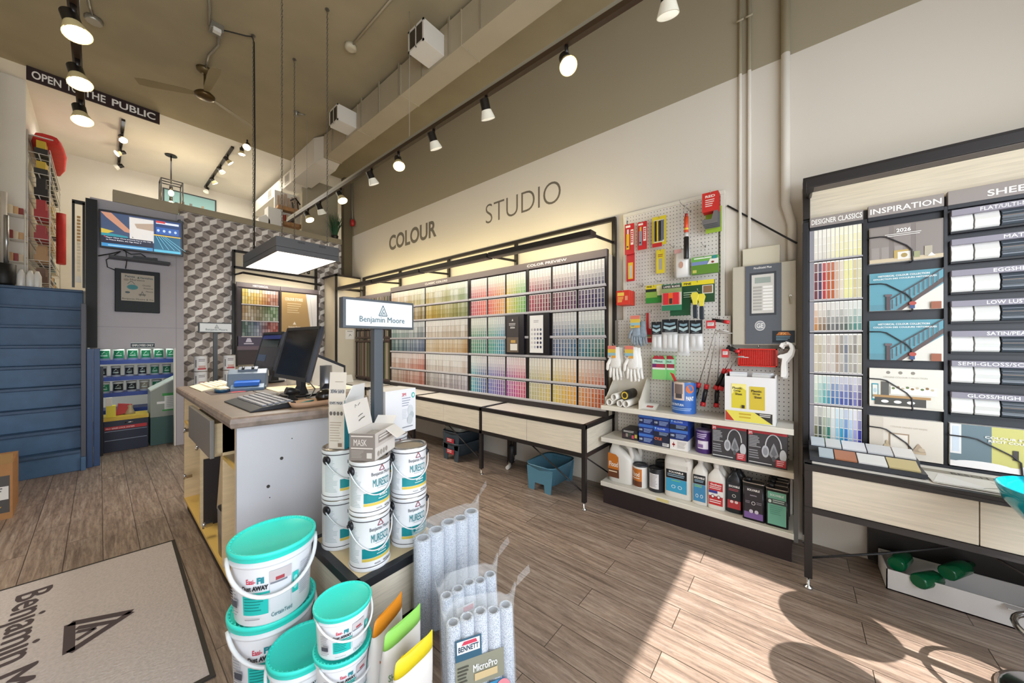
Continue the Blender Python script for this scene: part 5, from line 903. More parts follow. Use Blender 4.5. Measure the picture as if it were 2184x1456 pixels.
# raised display behind the counter
t=thing('display_easel','black framed sloping sample board on the bench behind the counter','sample board',(1.4,3.6,.87)); b=MB()
for pts in (((0,0),(.62,.04),(.62,.07),(0,.035)),((.59,.04),(.62,.04),(.62,.22),(.59,.2)),((0,.48),(.62,.2),(.62,.23),(0,.52)),((0,0),(.03,0),(.03,.5),(0,.52))): b.prism(pts,(1.02,3.62,.87),*NX,-.03,C('23252d',.4))
b.build('frame',t); b=MB(); b.prism([(.02,.03),(.6,.06),(.6,.21),(.02,.48)],(1.02,3.615,.87),*NX,-.01,C('d8d2c8')); b.build('board',t)
b=MB(); b.box((1.19,3.5,0),(1.75,4.2,.8695),CREAM); tag(b.build('low_cabinet'),'cream low cabinet behind the counter carrying the sloping board','cabinet')
# branded sign posts
def logo(p,a,b_,w,h,m):
    p.line([(a,b_),(a+w/2,b_+h),(a+w,b_),(a,b_)],w*.10,m); p.line([(a+w*.22,b_+h*.06),(a+w*.56,b_+h*.66)],w*.09,m); p.line([(a+w*.42,b_+h*.06),(a+w*.58,b_+h*.36),(a+w*.76,b_+h*.06)],w*.08,m)
SG=M('sign_grey','4a5057',.45); SGW=M('sign_white','e9edf0',.4); TXT=C('5a727c')
def post(lab,x,y,zb,z0,z1,w,pw):
    t=thing('sign_post',lab,'sign',(x,y,zb)); b=MB(); b.box((x-pw/2,y-.02,zb),(x+pw/2,y+.02,z0+.01),SG); b.build('post',t,bev=.002)
    b=MB(); b.box((x-w/2,y-.045,z0),(x+w/2,y+.0,z1),SG); b.build('sign_box',t,bev=.003); h=z1-z0
    b=MB(); b.box((x-w/2+.013,y-.048,z0+.013),(x+w/2-.013,y-.0455,z1-.013),SGW); p=Pn(b,(x-w/2,y-.048,z0),*NX); logo(p,w*.46,h*.45,w*.12,h*.36,TXT); p.text('Benjamin Moore',w*.2,h*.16,w*.64,h*.25,TXT,.012); b.build('sign_face',t)
post('grey post with a white triangle logo sign, standing among the paint cans',.945,1.72,.352,1.416,1.567,.395,.05)
# ---------------------------------------------------------------- display block with paint cans, pails, bags, mat
t=thing('display_block','pale wood block with a black rim carrying the paint cans','display block',(.9,1.64,0))
x0,x1,y0,y1=.665,1.16,1.385,1.90
b=MB(); b.box((x0+.008,y0+.008,.09),(x1-.008,y1-.008,.336),WOODP); b.box((x0+.03,y0+.03,0),(x1-.03,y1-.03,.09),C('17120f')); b.build('carcass',t)
b=MB()
for a,c in (((x0,y0,.312),(x1,y0+.035,.352)),((x0,y1-.035,.312),(x1,y1,.352)),((x0,y0,.312),(x0+.035,y1,.352)),((x1-.035,y0,.312),(x1,y1,.352))): b.box(a,c,C('1f2126',.4))
b.build('black_rim',t,bev=.002); b=MB(); b.box((x0+.035,y0+.035,.326),(x1-.035,y1-.035,.3515),M('block_top','d8c59e',.45)); b.build('top_panel',t)
CANW=M('can_white','e4e6ea',.3); TEALP=C('0f8a92',.4)
def mcan(lab,x,y,z,rot,open_=False):
    r,h=.085,.239; t=thing('paint_can',lab,'paint can',(x,y,z),'white paint cans on the display block'); b=MB()
    b.lathe([(r*1.03,0),(r*1.04,.006),(r*1.02,.012),(r,.014),(r,h-.022),(r*1.02,h-.019),(r*1.03,h-.012),(r*1.02,h-.006)],(x,y,z),CANW,40,cap=False)
    b.lathe([(r*1.012,.015),(r*1.012,.018)],(x,y,z),C('2b2b30'),40,cap=False); b.lathe([(r*1.012,h-.026),(r*1.012,h-.022)],(x,y,z),C('3a3a40'),40,cap=False)
    p=Pn(b,(x,y,z),*NX,fn=lambda a,c,e:V((x+(r+e)*math.sin(a/r+rot),y-(r+e)*math.cos(a/r+rot),z+c)))
    p.rect(-.060,.055,.085,.098,TEALP).rect(-.060,.042,.085,.054,C('d9c25a')); p.lines(-.135,.035,-.068,.19,24,C('b8c4c8'),.35,4)
    p.line([(.005,.19),(.018,.213),(.031,.19),(.005,.19)],.004,C('8a4a5a')); p.poly([(.015,.208),(.021,.208),(.021,.213),(.015,.213)],C('b04040'))
    p.text('Benjamin Moore',-.028,.166,.094,.020,C('5a5f68'),.012); p.text('MURESCO',-.022,.122,.080,.034,C('12808a'),.008); p.lines(-.005,.112,.04,.117,1,C('a8b0b4')); p.text('INTERIOR',.005,.078,.04,.009,C('e4f2f2'),.03); p.lines(-.0,.064,.045,.072,1,C('c8e2e2')); p.text('WHITE',-.01,.026,.025,.007,C('7a7e86'),.02); p.text('K258 01',.03,.025,.04,.009,C('4a4e58'),.03); b.build('body',t)
    b=MB(); m=M('tin_lid','9a9590',.3,.75)
    if open_: b.lathe([(r*1.02,h-.006),(r*1.01,h),(r*.9,h),(r*.88,h-.006),(r*.86,h-.012),(.001,h-.012)],(x,y,z),m,40,cap=False); b.lathe([(r*.8,h-.0115),(.001,h-.011)],(x,y,z),M('dusty_lid','a89a86',.6),30,cap=False)
    else: b.lathe([(r*1.02,h-.006),(r*1.01,h),(r*.92,h),(r*.9,h-.006),(r*.82,h-.006),(r*.8,h-.001),(.001,h-.001)],(x,y,z),m,40,cap=False)
    b.build('lid',t)
    for sg in (-1,1):
        a=rot+sg*1.45; d=V((math.sin(a),-math.cos(a),0)); c=V((x,y,z+.19)); b=MB(); b.tube([c+d*(r-.002),c+d*(r+.006),c+d*(r+.010)],[.021,.021,.012],C('15171f',.35),16); b.tube([c+d*(r+.008),c+d*(r+.016)],.007,C('0d0e14',.3),10); b.build('ear',t)
    b=MB(); pts=[]
    for i in range(25):
        q=-1.45+2.9*i/24; a=rot+q; dz=.10*math.sin((q+1.45)/2.9*pi); pts.append((x+(r+.010)*math.sin(a),y-(r+.010)*math.cos(a),z+.19-dz))
    b.tube(pts,.0028,C('e2e6ea',.25),6); b.build('wire_handle',t); return t
ZB=.3525; rot=.25
mcan('lower can of the front stack of white paint cans, whole label in view',.79,1.50,ZB,-.16); mcan('upper can of the front stack, carrying the grey open carton',.79,1.50,ZB+.2395,-.08)
mcan('lower can of the stack nearest the bagged roller sleeves',1.005,1.515,ZB,-.28); mcan('upper can with a dusty lid nearest the bagged roller sleeves',1.005,1.515,ZB+.2395,-.26,True)
mcan('lower can of the stack beside the counter front',.775,1.755,ZB,.22); mcan('upper can beside the counter front, under the tall open carton',.775,1.755,ZB+.2395,.22)
mcan('lower can of the rear stack behind the dusty lidded can',1.07,1.785,ZB,-.2); mcan('upper can of the rear stack, under the closed white carton',1.07,1.785,ZB+.2395,-.2)
# cartons on the cans
ZT=ZB+.479; CRT=C('ddd4c8',.6)
t=thing('mask_carton','tall open carton of masks, flaps up, on the can beside the counter','carton',(.775,1.735,ZT)); T=Matrix.Translation((.80,1.75,ZT))@Matrix.Rotation(-.98,4,'Z')
def shell(b,w,d,h,m,T,th=.003,mi=None):
    b.box((-w,-d,0),(w,-d+th,h),m,T); b.box((-w,d-th,0),(w,d,h),m,T); b.box((-w,-d,0),(-w+th,d,h),m,T); b.box((w-th,-d,0),(w,d,h),mi or m,T); b.box((-w,-d,0),(w,d,th),m,T)
def side(T,x,y,r,u=(0,0,1)): return T@V((x,y,0)),T.to_3x3()@V(r),V(u)
b=MB(); w,d,h=.042,.085,.235; shell(b,w,d,h,CRT,T,mi=C('1aa2bc')); p=Pn(b,*side(T,-w,-d-.0004,(1,0,0))); p.text('KN95 MASK',.008,.215,.066,.014,C('4a5568'),.03); p.lines(.008,.03,.072,.13,8,C('b8a898'),.3)
for i in range(4): p.disc(.014+.018*i,.172,.007,.010,C('6a6460'),12,True)
p.l+=1; p.rect(.05,.012,.07,.03,C('8a7a68')); p=Pn(b,*side(T,w+.0004,-d,(0,1,0))); p.rect(0,0,.17,.20,C('1aa2bc')).rect(0,.2,.17,h,C('e6e4e2')); b.build('carton_body',t)
b=MB(); F=T@Matrix.Translation((0,-d,h))@Matrix.Rotation(-.10,4,'X'); b.box((-w,0,0),(w,.003,.135),CRT,F); p2=Pn(b,F@V((-w,-.0004,0)),F.to_3x3()@V((1,0,0)),F.to_3x3()@V((0,0,1))); p2.text('KN95 MASK',.078,.052,-.07,-.018,C('4a5568'),.03); p2.lines(.03,.085,.075,.09,1,C('8a7a68')); b.build('flap',t)
b=MB(); F=T@Matrix.Translation((w,0,h))@Matrix.Rotation(.35,4,'Y'); b.loft([[F@V((e,-d*.95,0)),F@V((e,d*.95,0)),F@V((e,d*.55,.075)),F@V((e,-d*.75,.075))] for e in (0,.003)],C('eceae8'),True,False); b.build('flap',t)
b=MB(); F=T@Matrix.Translation((-.01,-d+.01,h)); b.loft([[F@V((.02,e,0)),F@V((.05,e,0)),F@V((.047,e,.08)),F@V((.034,e,.09)),F@V((.024,e,.075))] for e in (0,.002)],C('eceae8'),True,False); b.build('tuck_flap',t)
t=thing('mask_carton','low grey printed carton of masks, lid open, on the front can stack','carton',(.80,1.49,ZT)); GRC=C('857c76',.55); T=Matrix.Translation((.81,1.505,ZT))@Matrix.Rotation(-.98,4,'Z'); w,d,h=.058,.098,.118
b=MB(); shell(b,w,d,h,C('d8d2cc'),T); p=Pn(b,*side(T,-w,-d-.0004,(1,0,0))); p.rect(0,0,.116,h,GRC); p.text('MASK',.02,.065,.06,.028,C('d8d0ca'),.01); p.rect(.008,.104,.108,.109,C('d8d0c8'),True).rect(.008,.052,.108,.057,C('d8d0c8')); p.lines(.01,.01,.07,.045,6,C('b0a8a0'),.3); p.rect(.08,.012,.104,.036,C('cfc8c2'))
p=Pn(b,*side(T,w+.0004,-d,(0,1,0))); p.rect(0,.055,.196,h,C('c4bcb6')); p.rect(.03,.07,.17,.105,C('8f8680')).lines(.035,.075,.16,.10,2,C('d8d2cc'),.5)
for i in range(4): p.disc(.03+.025*i,.025,.009,.012,C('a09890'),10,True)
p=Pn(b,*side(T,-w-.0004,d,(0,-1,0))); p.rect(0,0,.196,h,C('3d6a74')); b.box((-w+.005,-d+.005,.06),(w-.005,d-.005,.085),M('white_tissue','cfcac4',.8,noise=.15,ns=60),T); b.build('carton_body',t)
b=MB(); F=T@Matrix.Translation((-w,0,h))@Matrix.Rotation(-.22,4,'Y'); b.box((-.003,-d*1.02,0),(0,d*1.02,.13),C('dfd8d0'),F); p=Pn(b,F@V((.0006,-d,0)),F.to_3x3()@V((0,1,0)),F.to_3x3()@V((0,0,1))); p.line([(.08,.098),(.085,.112),(.095,.104)],.0025,C('4a4642')); p.line([(.105,.104),(.125,.115)],.0025,C('4a4642')); p.line([(.09,.055),(.11,.06),(.13,.062)],.003,C('5a5652')); p.line([(.085,.035),(.11,.042),(.14,.045)],.004,C('6a6660')); b.build('lid',t)
b=MB(); F=T@Matrix.Translation((0,d,h))@Matrix.Rotation(-.9,4,'X'); b.box((-w+.01,0,0),(w-.01,.003,.05),C('e6e2de'),F); b.build('flap',t)
b=MB(); F=T@Matrix.Translation((w,.05,h))@Matrix.Rotation(2.2,4,'Y'); b.box((0,-.05,0),(.003,.045,.07),C('e2deda'),F); b.build('flap',t)
t=thing('respirator_carton','closed white carton with a red mark behind the sign post','carton',(1.06,1.80,ZT)); T=Matrix.Translation((1.085,1.80,ZT))@Matrix.Rotation(.12,4,'Z'); b=MB(); b.box((-.105,-.075,0),(.105,.075,.245),C('e6e6ea',.45),T); p=Pn(b,T@V((-.105,-.0755,0)),T.to_3x3()@V((1,0,0)),(0,0,1)); p.text('3M',.11,.205,.028,.018,C('c02030'),.04); p.lines(.11,.14,.175,.195,4,C('9aa0b0'),.35); p.lines(.11,.07,.15,.13,7,C('c0c4cc'),.3); p.disc(.19,.205,.012,.016,C('3ab0a8'),16).disc(.19,.205,.007,.010,C('d0ece8'),12); p.disc(.17,.12,.02,.03,C('d0d4d8')).disc(.178,.09,.016,.022,C('b8bec4')).disc(.165,.065,.02,.026,C('c8ccd0')); p.lines(.11,.02,.19,.03,1,C('7a7e88')); p=Pn(b,T@V((-.1055,.075,0)),T.to_3x3()@V((0,-1,0)),(0,0,1)); p.text('3M',.02,.21,.03,.016,C('b04050'),.04); p.lines(.02,.15,.13,.2,3,C('9aa0a8'),.35); b.build('carton_body',t)
# joint compound pails
AQ=M('aqua_lid','38e6d8',.35); PAILW=M('pail_white','e6e8ee',.35)
def pail(lab,x,y,z,r,h,rot,big=True,back=False):
    t=thing('compound_pail',lab,'pail',(x,y,z),'aqua lidded compound pails'); b=MB(); k=r/.147
    b.lathe([(r*.86,0),(r*.88,.006),(r*.95,h*.78),(r*.95,h*.80),(r*1.0,h*.805),(r*1.0,h*.84),(r*.97,h*.845),(r*.97,h*.93)],(x,y,z),PAILW,48)
    fr=lambda c:r*(.88+.07*c/(h*.78)); p=Pn(b,(x,y,z),*NX,fn=lambda a,c,e:V((x+(fr(c)+e)*math.sin(a/r+rot),y-(fr(c)+e)*math.cos(a/r+rot),z+c)))
    W=lambda v:v*k; hh=h/.28
    if not back:
        p.rect(W(-.125),.045*hh,W(-.025),.118*hh,C('1fbfb8')).rect(W(-.105),.122*hh,W(-.02),.131*hh,C('1fbfb8')); p.lines(W(-.118),.055*hh,W(-.035),.11*hh,5,C('0d8a86'),.35)
        p.text('Easi-',W(-.105),.165*hh,W(.035),.020*hh,C('cc2a48'),.02); p.text('Fil',W(-.064),.165*hh,W(.025),.024*hh,C('128a98'),.05); p.text('Dust',W(-.122),.140*hh,W(.036),.018*hh,C('20202a'),.03); p.text('AWAY',W(-.082),.140*hh,W(.058),.018*hh,C('20202a'),.06)
        p.rect(W(-.02),.05*hh,W(.055),.205*hh,C('d6d8e0')).rect(W(-.02),.16*hh,W(.055),.205*hh,C('c8c0c4')).rect(W(-.0),.165*hh,W(.03),.178*hh,C('a8404a')).rect(W(-.018),.155*hh,W(.04),.162*hh,C('7a7e8a')); p.rect(W(.06),.085*hh,W(.085),.165*hh,C('1fbfb8')); p.disc(W(.072),.14*hh,W(.008),.012*hh,C('8fe0da'),12,True).disc(W(.072),.11*hh,W(.008),.012*hh,C('8fe0da'),12)
        p.text('CertainTeed',W(-.015),.030*hh,W(.075),.016*hh,C('2a6a80'),.01); p.lines(W(.09),.06*hh,W(.15),.19*hh,16,C('b0b4c0'),.35); p.lines(W(-.19),.04*hh,W(-.14),.17*hh,12,C('9a9ea8'),.35); p.rect(W(-.185),.075*hh,W(-.145),.10*hh,C('4a4e5a')); p.lines(W(-.11),.03*hh,W(-.05),.036*hh,1,C('8a8e98'))
    else:
        p.lines(W(-.16),.03*hh,W(-.03),.2*hh,4,C('c8c4cc'),.8); p.text('DUST AWAY',W(.0),.19*hh,W(.08),.010*hh,C('20202a'),.04); p.lines(W(-.0),.04*hh,W(.14),.18*hh,18,C('9aa0aa'),.35)
    b.build('pail_body',t)
    b=MB(); b.lathe([(r*.98,h*.885),(r*1.02,h*.89),(r*1.035,h*.90),(r*1.035,h*.945),(r*1.05,h*.95),(r*1.05,h*.985),(r*1.03,h*1.0),(r*1.0,h*1.0),(r*.97,h*.975),(r*.94,h*.962),(.001,h*.96)],(x,y,z),AQ,48,cap=False)
    for i in range(40):
        a=2*pi*i/40; c=V((x+r*.985*math.cos(a),y+r*.985*math.sin(a),z+h*.985)); b.box(c-V((.003*k,.003*k,0)),c+V((.003*k,.003*k,h*.014)),AQ)
    b.build('lid',t)
    b=MB(); pts=[]
    for i in range(27):
        q=-1.5+3.0*i/26; a=rot+q; s_=math.sin((q+1.5)/3.0*pi); pts.append((x+(r*1.03+.012*k*s_)*math.sin(a),y-(r*1.03+.012*k*s_)*math.cos(a),z+h*.86-h*.42*s_))
    b.tube(pts,.0075*k if big else .005*k*1.2,C('e8eaee',.3),8); b.build('handle',t)
    return t
pail('upper of the two big stacked aqua lidded pails in front of the counter',.455,1.645,.285,.143,.28,-.22); pail('lower of the two big stacked aqua lidded pails',.462,1.672,0,.146,.2845,-.05)
pail('big single pail with its lid half hidden by the small pails',.478,1.388,0,.109,.245,-.5,True,True)
for k,lab in enumerate(('lowest small pail of the stack of three','middle small pail of the stack of three','topmost small aqua lidded pail')): pail(lab,.548,1.228,.1485*k,.089,.148,.05+.15*(k%2),False)
# setting compound bags
def bag(lab,x,y,rz,w,h,lean,head,draw):
    t=thing('compound_bag',lab,'bag',(x,y,0),'paper bags of setting compound'); PW=C('d9d6d4',.5); T=Matrix.Translation((x,y,0))@Matrix.Rotation(rz,4,'Z')@Matrix.Rotation(-lean,4,'X')
    b=MB(); n=18; rg=[]
    for z,d,ww in ((0,.028,.96),(.02,.038,1),(h*.5,.04,1.0),(h*.72,.03,1.0),(h*.865,.014,1.0)): rg.append([T@V((w/2*ww*math.copysign(abs(math.cos(2*pi*i/n))**.55,math.cos(2*pi*i/n)),d*math.sin(2*pi*i/n),z)) for i in range(n)])
    b.loft(rg,PW,True,True); 
    def fn(a,c,e):
        q=abs(a)/(w/2); d=(.04 if c<h*.5 else .04-(c-h*.5)/(h*.3)*.026)*max(0,1-min(1,q)**3.6)**.5; return T@V((a,-d-e*1.6-.0012,c))
    p=Pn(b,(0,0,0),*NX,fn=fn); draw(p,w,h); b.build('bag_body',t)
    b=MB(); hd=C(head,.45); rg=[[T@V((w/2*ww*math.copysign(abs(math.cos(2*pi*i/n))**.55,math.cos(2*pi*i/n)),d*math.sin(2*pi*i/n),z+.006*math.sin(i*1.3)*(z>h*.95))) for i in range(n)] for z,d,ww in ((h*.86,.0155,1.005),(h*.92,.008,1.0),(h,.002,.97))]; b.loft(rg,hd,True,True); b.build('heading',t)
def bd1(p,w,h): p.text('CGC',-w*.42,h*.70,w*.2,h*.05,C('3a3436'),.02); p.text('DURABOND',-w*.4,h*.60,w*.75,h*.06,C('c06a2a'),.03); p.rect(-w*.1,h*.7,w*.02,h*.76,C('8a2430')); p.lines(w*.06,h*.70,w*.44,h*.76,1,C('a03040')); p.lines(-w*.35,h*.15,-w*.2,h*.5,10,C('6a6668'),.4)
def bd2(p,w,h): p.text('CGC',-w*.42,h*.68,w*.16,h*.045,C('4a4446'),.02); p.rect(-w*.2,h*.69,-w*.08,h*.745,C('8a2430')); p.rect(w*.0,h*.71,w*.46,h*.745,C('b83048')); p.text('SHEETROCK',-w*.44,h*.585,w*.6,h*.06,C('6a8a5a'),.02); p.text('20',w*.2,h*.56,w*.25,h*.12,C('7a9a66'),.04); p.text('SHEETROCK',-w*.42,h*.25,w*.5,h*.05,C('8aa87a'),.02); p.lines(-w*.4,h*.1,w*.4,h*.22,4,C('a8a4a2'),.4); p.rect(-w*.42,h*.45,-w*.3,h*.5,C('b06a7a'))
def bd3(p,w,h): p.lines(-w*.44,h*.34,-.002,h*.74,10,C('a8b0b8'),.35); p.lines(.002,h*.34,w*.44,h*.74,10,C('a8b0b8'),.35,2); p.lines(-w*.44,h*.06,w*.2,h*.3,6,C('b0b4bc'),.35,5); p.rect(w*.3,h*.08,w*.42,h*.2,C('8a5a5a'))
bag('white setting compound bag with an orange heading against the display block',.668,1.19,.38,.16,.375,-.10,'e08a1a',bd1)
bag('white setting compound bag with a green heading, number 20 on it',.678,1.10,.16,.165,.375,-.10,'8fcf5f',bd2)
bag('white setting compound bag with a yellow heading, standing foremost',.653,.99,.08,.155,.36,-.10,'dcc81e',bd3)
# bagged roller sleeves
def nap():
    m,nt,b_=nodes_mat('flecked_microfibre',.95); N=nt.nodes.new; tc=N('ShaderNodeTexCoord'); n=N('ShaderNodeTexNoise'); n.inputs['Scale'].default_value=480; n.inputs['Detail'].default_value=2; nt.links.new(tc.outputs['Object'],n.inputs[0]); cr=N('ShaderNodeValToRGB'); e=cr.color_ramp.elements; e[0].position=.40; e[0].color=rgb('7585a0'); e[1].position=.53; e[1].color=rgb('dde4ee'); nt.links.new(n.outputs[0],cr.inputs[0]); nt.links.new(cr.outputs[0],b_.inputs['Base Color']); bp=N('ShaderNodeBump'); bp.inputs['Strength'].default_value=.5; bp.inputs['Distance'].default_value=.004; nt.links.new(n.outputs[0],bp.inputs['Height']); nt.links.new(bp.outputs[0],b_.inputs['Normal']); return m
NAP=nap(); FILM=M('clear_film','f2f6fa',.08,alpha=.13,spec=.8); INNER=C('8a8f98',.8)
def rbag(lab,pts,h,lean,r=.031,label=None,tilt=(0,0)):
    """pts are the two ends of the row of sleeves on the floor"""
    p0,p1=V((*pts[0],0)),V((*pts[1],0)); n=5; d=(p1-p0).normalized(); nn=V((d.y,-d.x,0)); c=(p0+p1)/2
    t=thing('roller_sleeve_pack',lab,'roller sleeve pack',(c.x,c.y,0),'bags of roller sleeves'); up=(V((0,0,1))-nn*lean+d*tilt[0]).normalized()
    def F(a,q,z): return p0+d*a+nn*q+up*z
    L=(p1-p0).length
    for i in range(n):
        a=L*(i+.5)/n; b=MB(); m=24; dz=.006*((i*7)%3); rr=min(r,L/n*.52)
        sec=[[F(a+s_*rr*math.cos(2*pi*j/m),s_*rr*math.sin(2*pi*j/m),z) for j in range(m)] for z,s_ in ((.004,.8),(.012,1),(h+dz-.006,1),(h+dz,.9),(h+dz,.62))]; b.loft(sec,NAP,False); b.loft([[F(a+s_*rr*math.cos(2*pi*j/m),s_*rr*math.sin(2*pi*j/m),z) for j in range(m)] for z,s_ in ((h+dz,.62),(h*.75,.6),(h*.74,.01))],INNER,False); b.build('roller_sleeve',t)
    b=MB(); m=36; rg=[]
    for z,s_,e in ((-.0,.9,.0),(.01,1.06,.002),(h*.5,1.04,.002),(h*.96,1.06,.0),(h+.02,.9,.004),(h+.045,.45,.012),(h+.055,.12,.012),(h+.06,.10,.015)):
        ring=[]
        for j in range(m):
            a=2*pi*j/m; cx=math.copysign(abs(math.cos(a))**.35,math.cos(a)); wob=1+.05*math.sin(j*2.7+z*40)
            ring.append(F(L/2+(L/2+.006+e)*cx, r*1.1*s_*math.sin(a)*wob, max(.001,z+(.02*math.sin(j*.8) if z>h+.03 else 0))))
        rg.append(ring)
    b.loft(rg,FILM,False); f=[F(L+.02,0,h+.06),F(L+.09,-.01,h+.095),F(L+.085,-.012,h+.125),F(L+.03,0,h+.10)]; b.poly(f,FILM); b.build('film_bag',t)
    if label:
        b=MB(); p=Pn(b,F(.02,r*1.18,.0),d,up); label(p,L-.03,h); b.build('printed_label',t)
def rlab(p,w,h):
    p.rect(w*.02,h*.02,w*.82,h*.26,C('b8a27c')).rect(w*.02,h*.30,w*.82,h*.62,C('8a8a7a')).rect(w*.02,h*.62,w*.45,h*.86,C('2f5a72')); p.rect(w*.05,h*.70,w*.42,h*.84,C('e4e8ea')).text('BENNETT',w*.07,h*.72,w*.33,h*.06,C('1f3a52'),.03); p.poly([(w*.12,h*.79),(w*.38,h*.79),(w*.36,h*.83),(w*.16,h*.83)],C('c8405a')); p.rect(w*.28,h*.0,w*.82,h*.28,C('3a86b0')); p.text('MicroPro',w*.30,h*.46,w*.4,h*.08,C('eef4f8'),.02); p.rect(w*.32,h*.36,w*.7,h*.44,C('c9b48a')); p.lines(w*.05,h*.33,w*.24,h*.56,6,C('4a4a42'),.4); p.rect(w*.05,h*.02,w*.25,h*.24,C('eeeaea')).rect(w*.06,h*.04,w*.10,h*.16,C('b8303a'),True).rect(w*.19,h*.04,w*.23,h*.16,C('b8303a')); p.poly([(w*.145,h*.15),(w*.115,h*.1),(w*.145,h*.05),(w*.175,h*.1)],C('b8303a')); p.disc(w*.78,h*.14,w*.14,h*.14,C('dc8a96')).text('10',w*.70,h*.09,w*.15,h*.1,C('f4eaea'),.04); p.lines(w*.34,h*.06,w*.66,h*.22,3,C('a8cce0'),.35)
def rlab2(p,w,h): p.rect(w*.15,h*.66,w*.5,h*.86,C('dfe0e4')).rect(w*.28,h*.78,w*.48,h*.84,C('d8808e')).lines(w*.18,h*.68,w*.46,h*.76,2,C('9aa4b0'),.4)
rbag('bag of five flecked roller sleeves standing behind, tops open to view',((.903,1.312),(1.285,1.312)),.455,.0,.038)
rbag('second bag of roller sleeves, half hidden by the labelled bag',((.855,1.055),(1.10,.985)),.335,.10,.026,rlab2)
rbag('foremost bag of roller sleeves with a blue and tan label',((.805,.97),(1.035,.845)),.305,.10,.027,rlab)
# door mat
b=MB(); MATM=M('mat_pile','b6aeae',.95,noise=.10,ns=90,bump=.5); MC=[(.327,3.245),(-1.0,3.37),(-1.10,1.93),(.30,1.80)]
b.loft([[(x,y,z) for x,y in MC] for z in (0,.008)],C('2a2624',.7),True,False); cx=sum(x for x,y in MC)/4; cy=sum(y for x,y in MC)/4; b.poly([(cx+(x-cx)*.975,cy+(y-cy)*.975,.0085) for x,y in MC][::-1],MATM)
ang=math.atan2(2.523-2.537,0.113+.1095); u=V((.985,-.045,0)).normalized(); r_=V((-u.y,u.x,0))*-1
INK=C('4a3f42',.95); p=Pn(b,V((-.105,2.675,.0085)),V((.02,-1,0)),V((1,.02,0))); p.l=2
p.line([(.02,.015),(.14,.205),(.262,.015),(.02,.015)],.034,INK); p.line([(.085,.035),(.165,.15)],.026,INK); p.line([(.12,.035),(.155,.09),(.19,.035)],.02,INK)
p2=Pn(b,V((-.285,3.155,.0085)),V((.0,-1,0)),V((1,.0,0))); p2.l=2; p2.text('Benjamin Moore',0,-.03,1.18,.15,INK,.03); tag(b.build('door_mat'),'grey beige door mat with a dark triangle logo and brand lettering','mat')
# cardboard box by the stairs
t=thing('cardboard_box','small printed cardboard box on the floor before the blue stairs','box',(-.55,4.8,0)); b=MB(); b.loft([[(x,y,z) for x,y in ((-.80,4.66),(-.425,4.62),(-.44,5.10),(-.80,5.1))] for z in (0,.42)],M('kraft_card','a8784a',.7,noise=.08,ns=20),True,False)
p=Pn(b,(-.80,4.66,0),V((.375,-.04,0)).normalized(),(0,0,1)); p.rect(.2,.05,.365,.33,C('4a4644')).rect(.2,.15,.36,.25,C('dcd8d4')); p.lines(.22,.16,.34,.24,4,C('4a4644'),.4); p.poly([(.3,.06),(.33,.1),(.27,.11)],C('c8a03a')); p.rect(.0,.05,.19,.35,C('c0502a')); b.build('carton_body',t)
b=MB(); b.loft([[(x,y+.004*i,.42) for x,y in ((-.8,4.66),(-.425,4.62))]+[(x,y-.03+.004*i,.50) for x,y in ((-.42,4.62),(-.8,4.66))] for i in (0,1)],C('b08a5a',.7),True,False); b.build('flap',t)
# ---------------------------------------------------------------- ceiling: tracks, lamps, ducts, hanging panel, fan
BULB=M('lamp_glow','fff0c8',.4,em=14); BULBC=M('lamp_glow_cool','f2f6ff',.4,em=14); DIM=M('lamp_glass','d8d4c4',.15,em=.7); DKB=C('16110f',.4); BRZ=M('bronze','6a5a3a',.35,.6)
def lamp(lab,x,y,z,d,on=True,e=34,body=None,s=1,grp='track spot lamps',cool=False,sp=1.5):
    d=V(d).normalized(); hd=V((x,y,z-.10*s)); t=thing('spot_lamp',lab,'spot lamp',(x,y,z),grp); body=body or DKB; q=d.to_track_quat('-Z','Y').to_matrix().to_4x4(); T=Matrix.Translation(hd)@q
    b=MB(); b.cyl((x,y,z),(x,y,z-.05*s),.012*s,body,10); b.tube([(x,y,z-.045*s),hd+d*-.06*s],.010*s,body,8); b.build('stem',t)
    b=MB(); b.lathe([(.03*s,.07*s),(.034*s,.065*s),(.034*s,.0),(.036*s,-.004*s)],(0,0,0),body,20,T=T); b.build('housing',t)
    b=MB(); b.lathe([(.036*s,-.002*s),(.05*s,-.045*s),(.054*s,-.06*s)],(0,0,0),C('c8b888',.3) if on else M('lamp_reflector','cfcabb',.15,em=.25),20,cap=False,T=T); b.build('reflector',t)
    b=MB(); b.lathe([(.05*s,-.0605*s),(.045*s,-.062*s),(.001,-.066*s)],(0,0,0),(BULBC if cool else BULB) if on else DIM,20,cap=False,T=T); b.build('bulb',t)
    if on: light('spot_light','SPOT',hd+d*.075*s,e,(.95,.97,1) if cool else (1,.85,.58),d.to_track_quat('-Z','Y').to_euler(),spot_size=sp,spot_blend=.8,shadow_soft_size=.04)
t=thing('track_rail','long dark lighting track hanging along the chip wall side','lighting track',(1.83,2.2,3.17)); b=MB(); b.box((1.812,-1.5,3.165),(1.848,5.95,3.20),M('track_bronze','3a2a1c',.35)); b.box((1.822,-1.5,3.20),(1.838,5.95,3.235),M('conduit_grey','8f8878',.4)); b.build('rail',t)
for y in (2.75,.6,5.2): b=MB(); b.cyl((1.83,y,3.23),(1.83,y,4.4),.002,C('a8a49a',.4),6); b.build('suspension_wire',t)
LR=[(.496,0,(.35,.1,-1)),(1.084,1,(-.35,-.45,-.9)),(1.766,0,(.5,.1,-1)),(2.39,0,(.5,0,-1)),(2.931,1,(-.2,-.5,-.9)),(3.435,0,(.5,0,-1)),(4.157,1,(.15,-.5,-.9)),(4.75,0,(.5,.1,-1)),(5.158,1,(.25,-.5,-.9))]
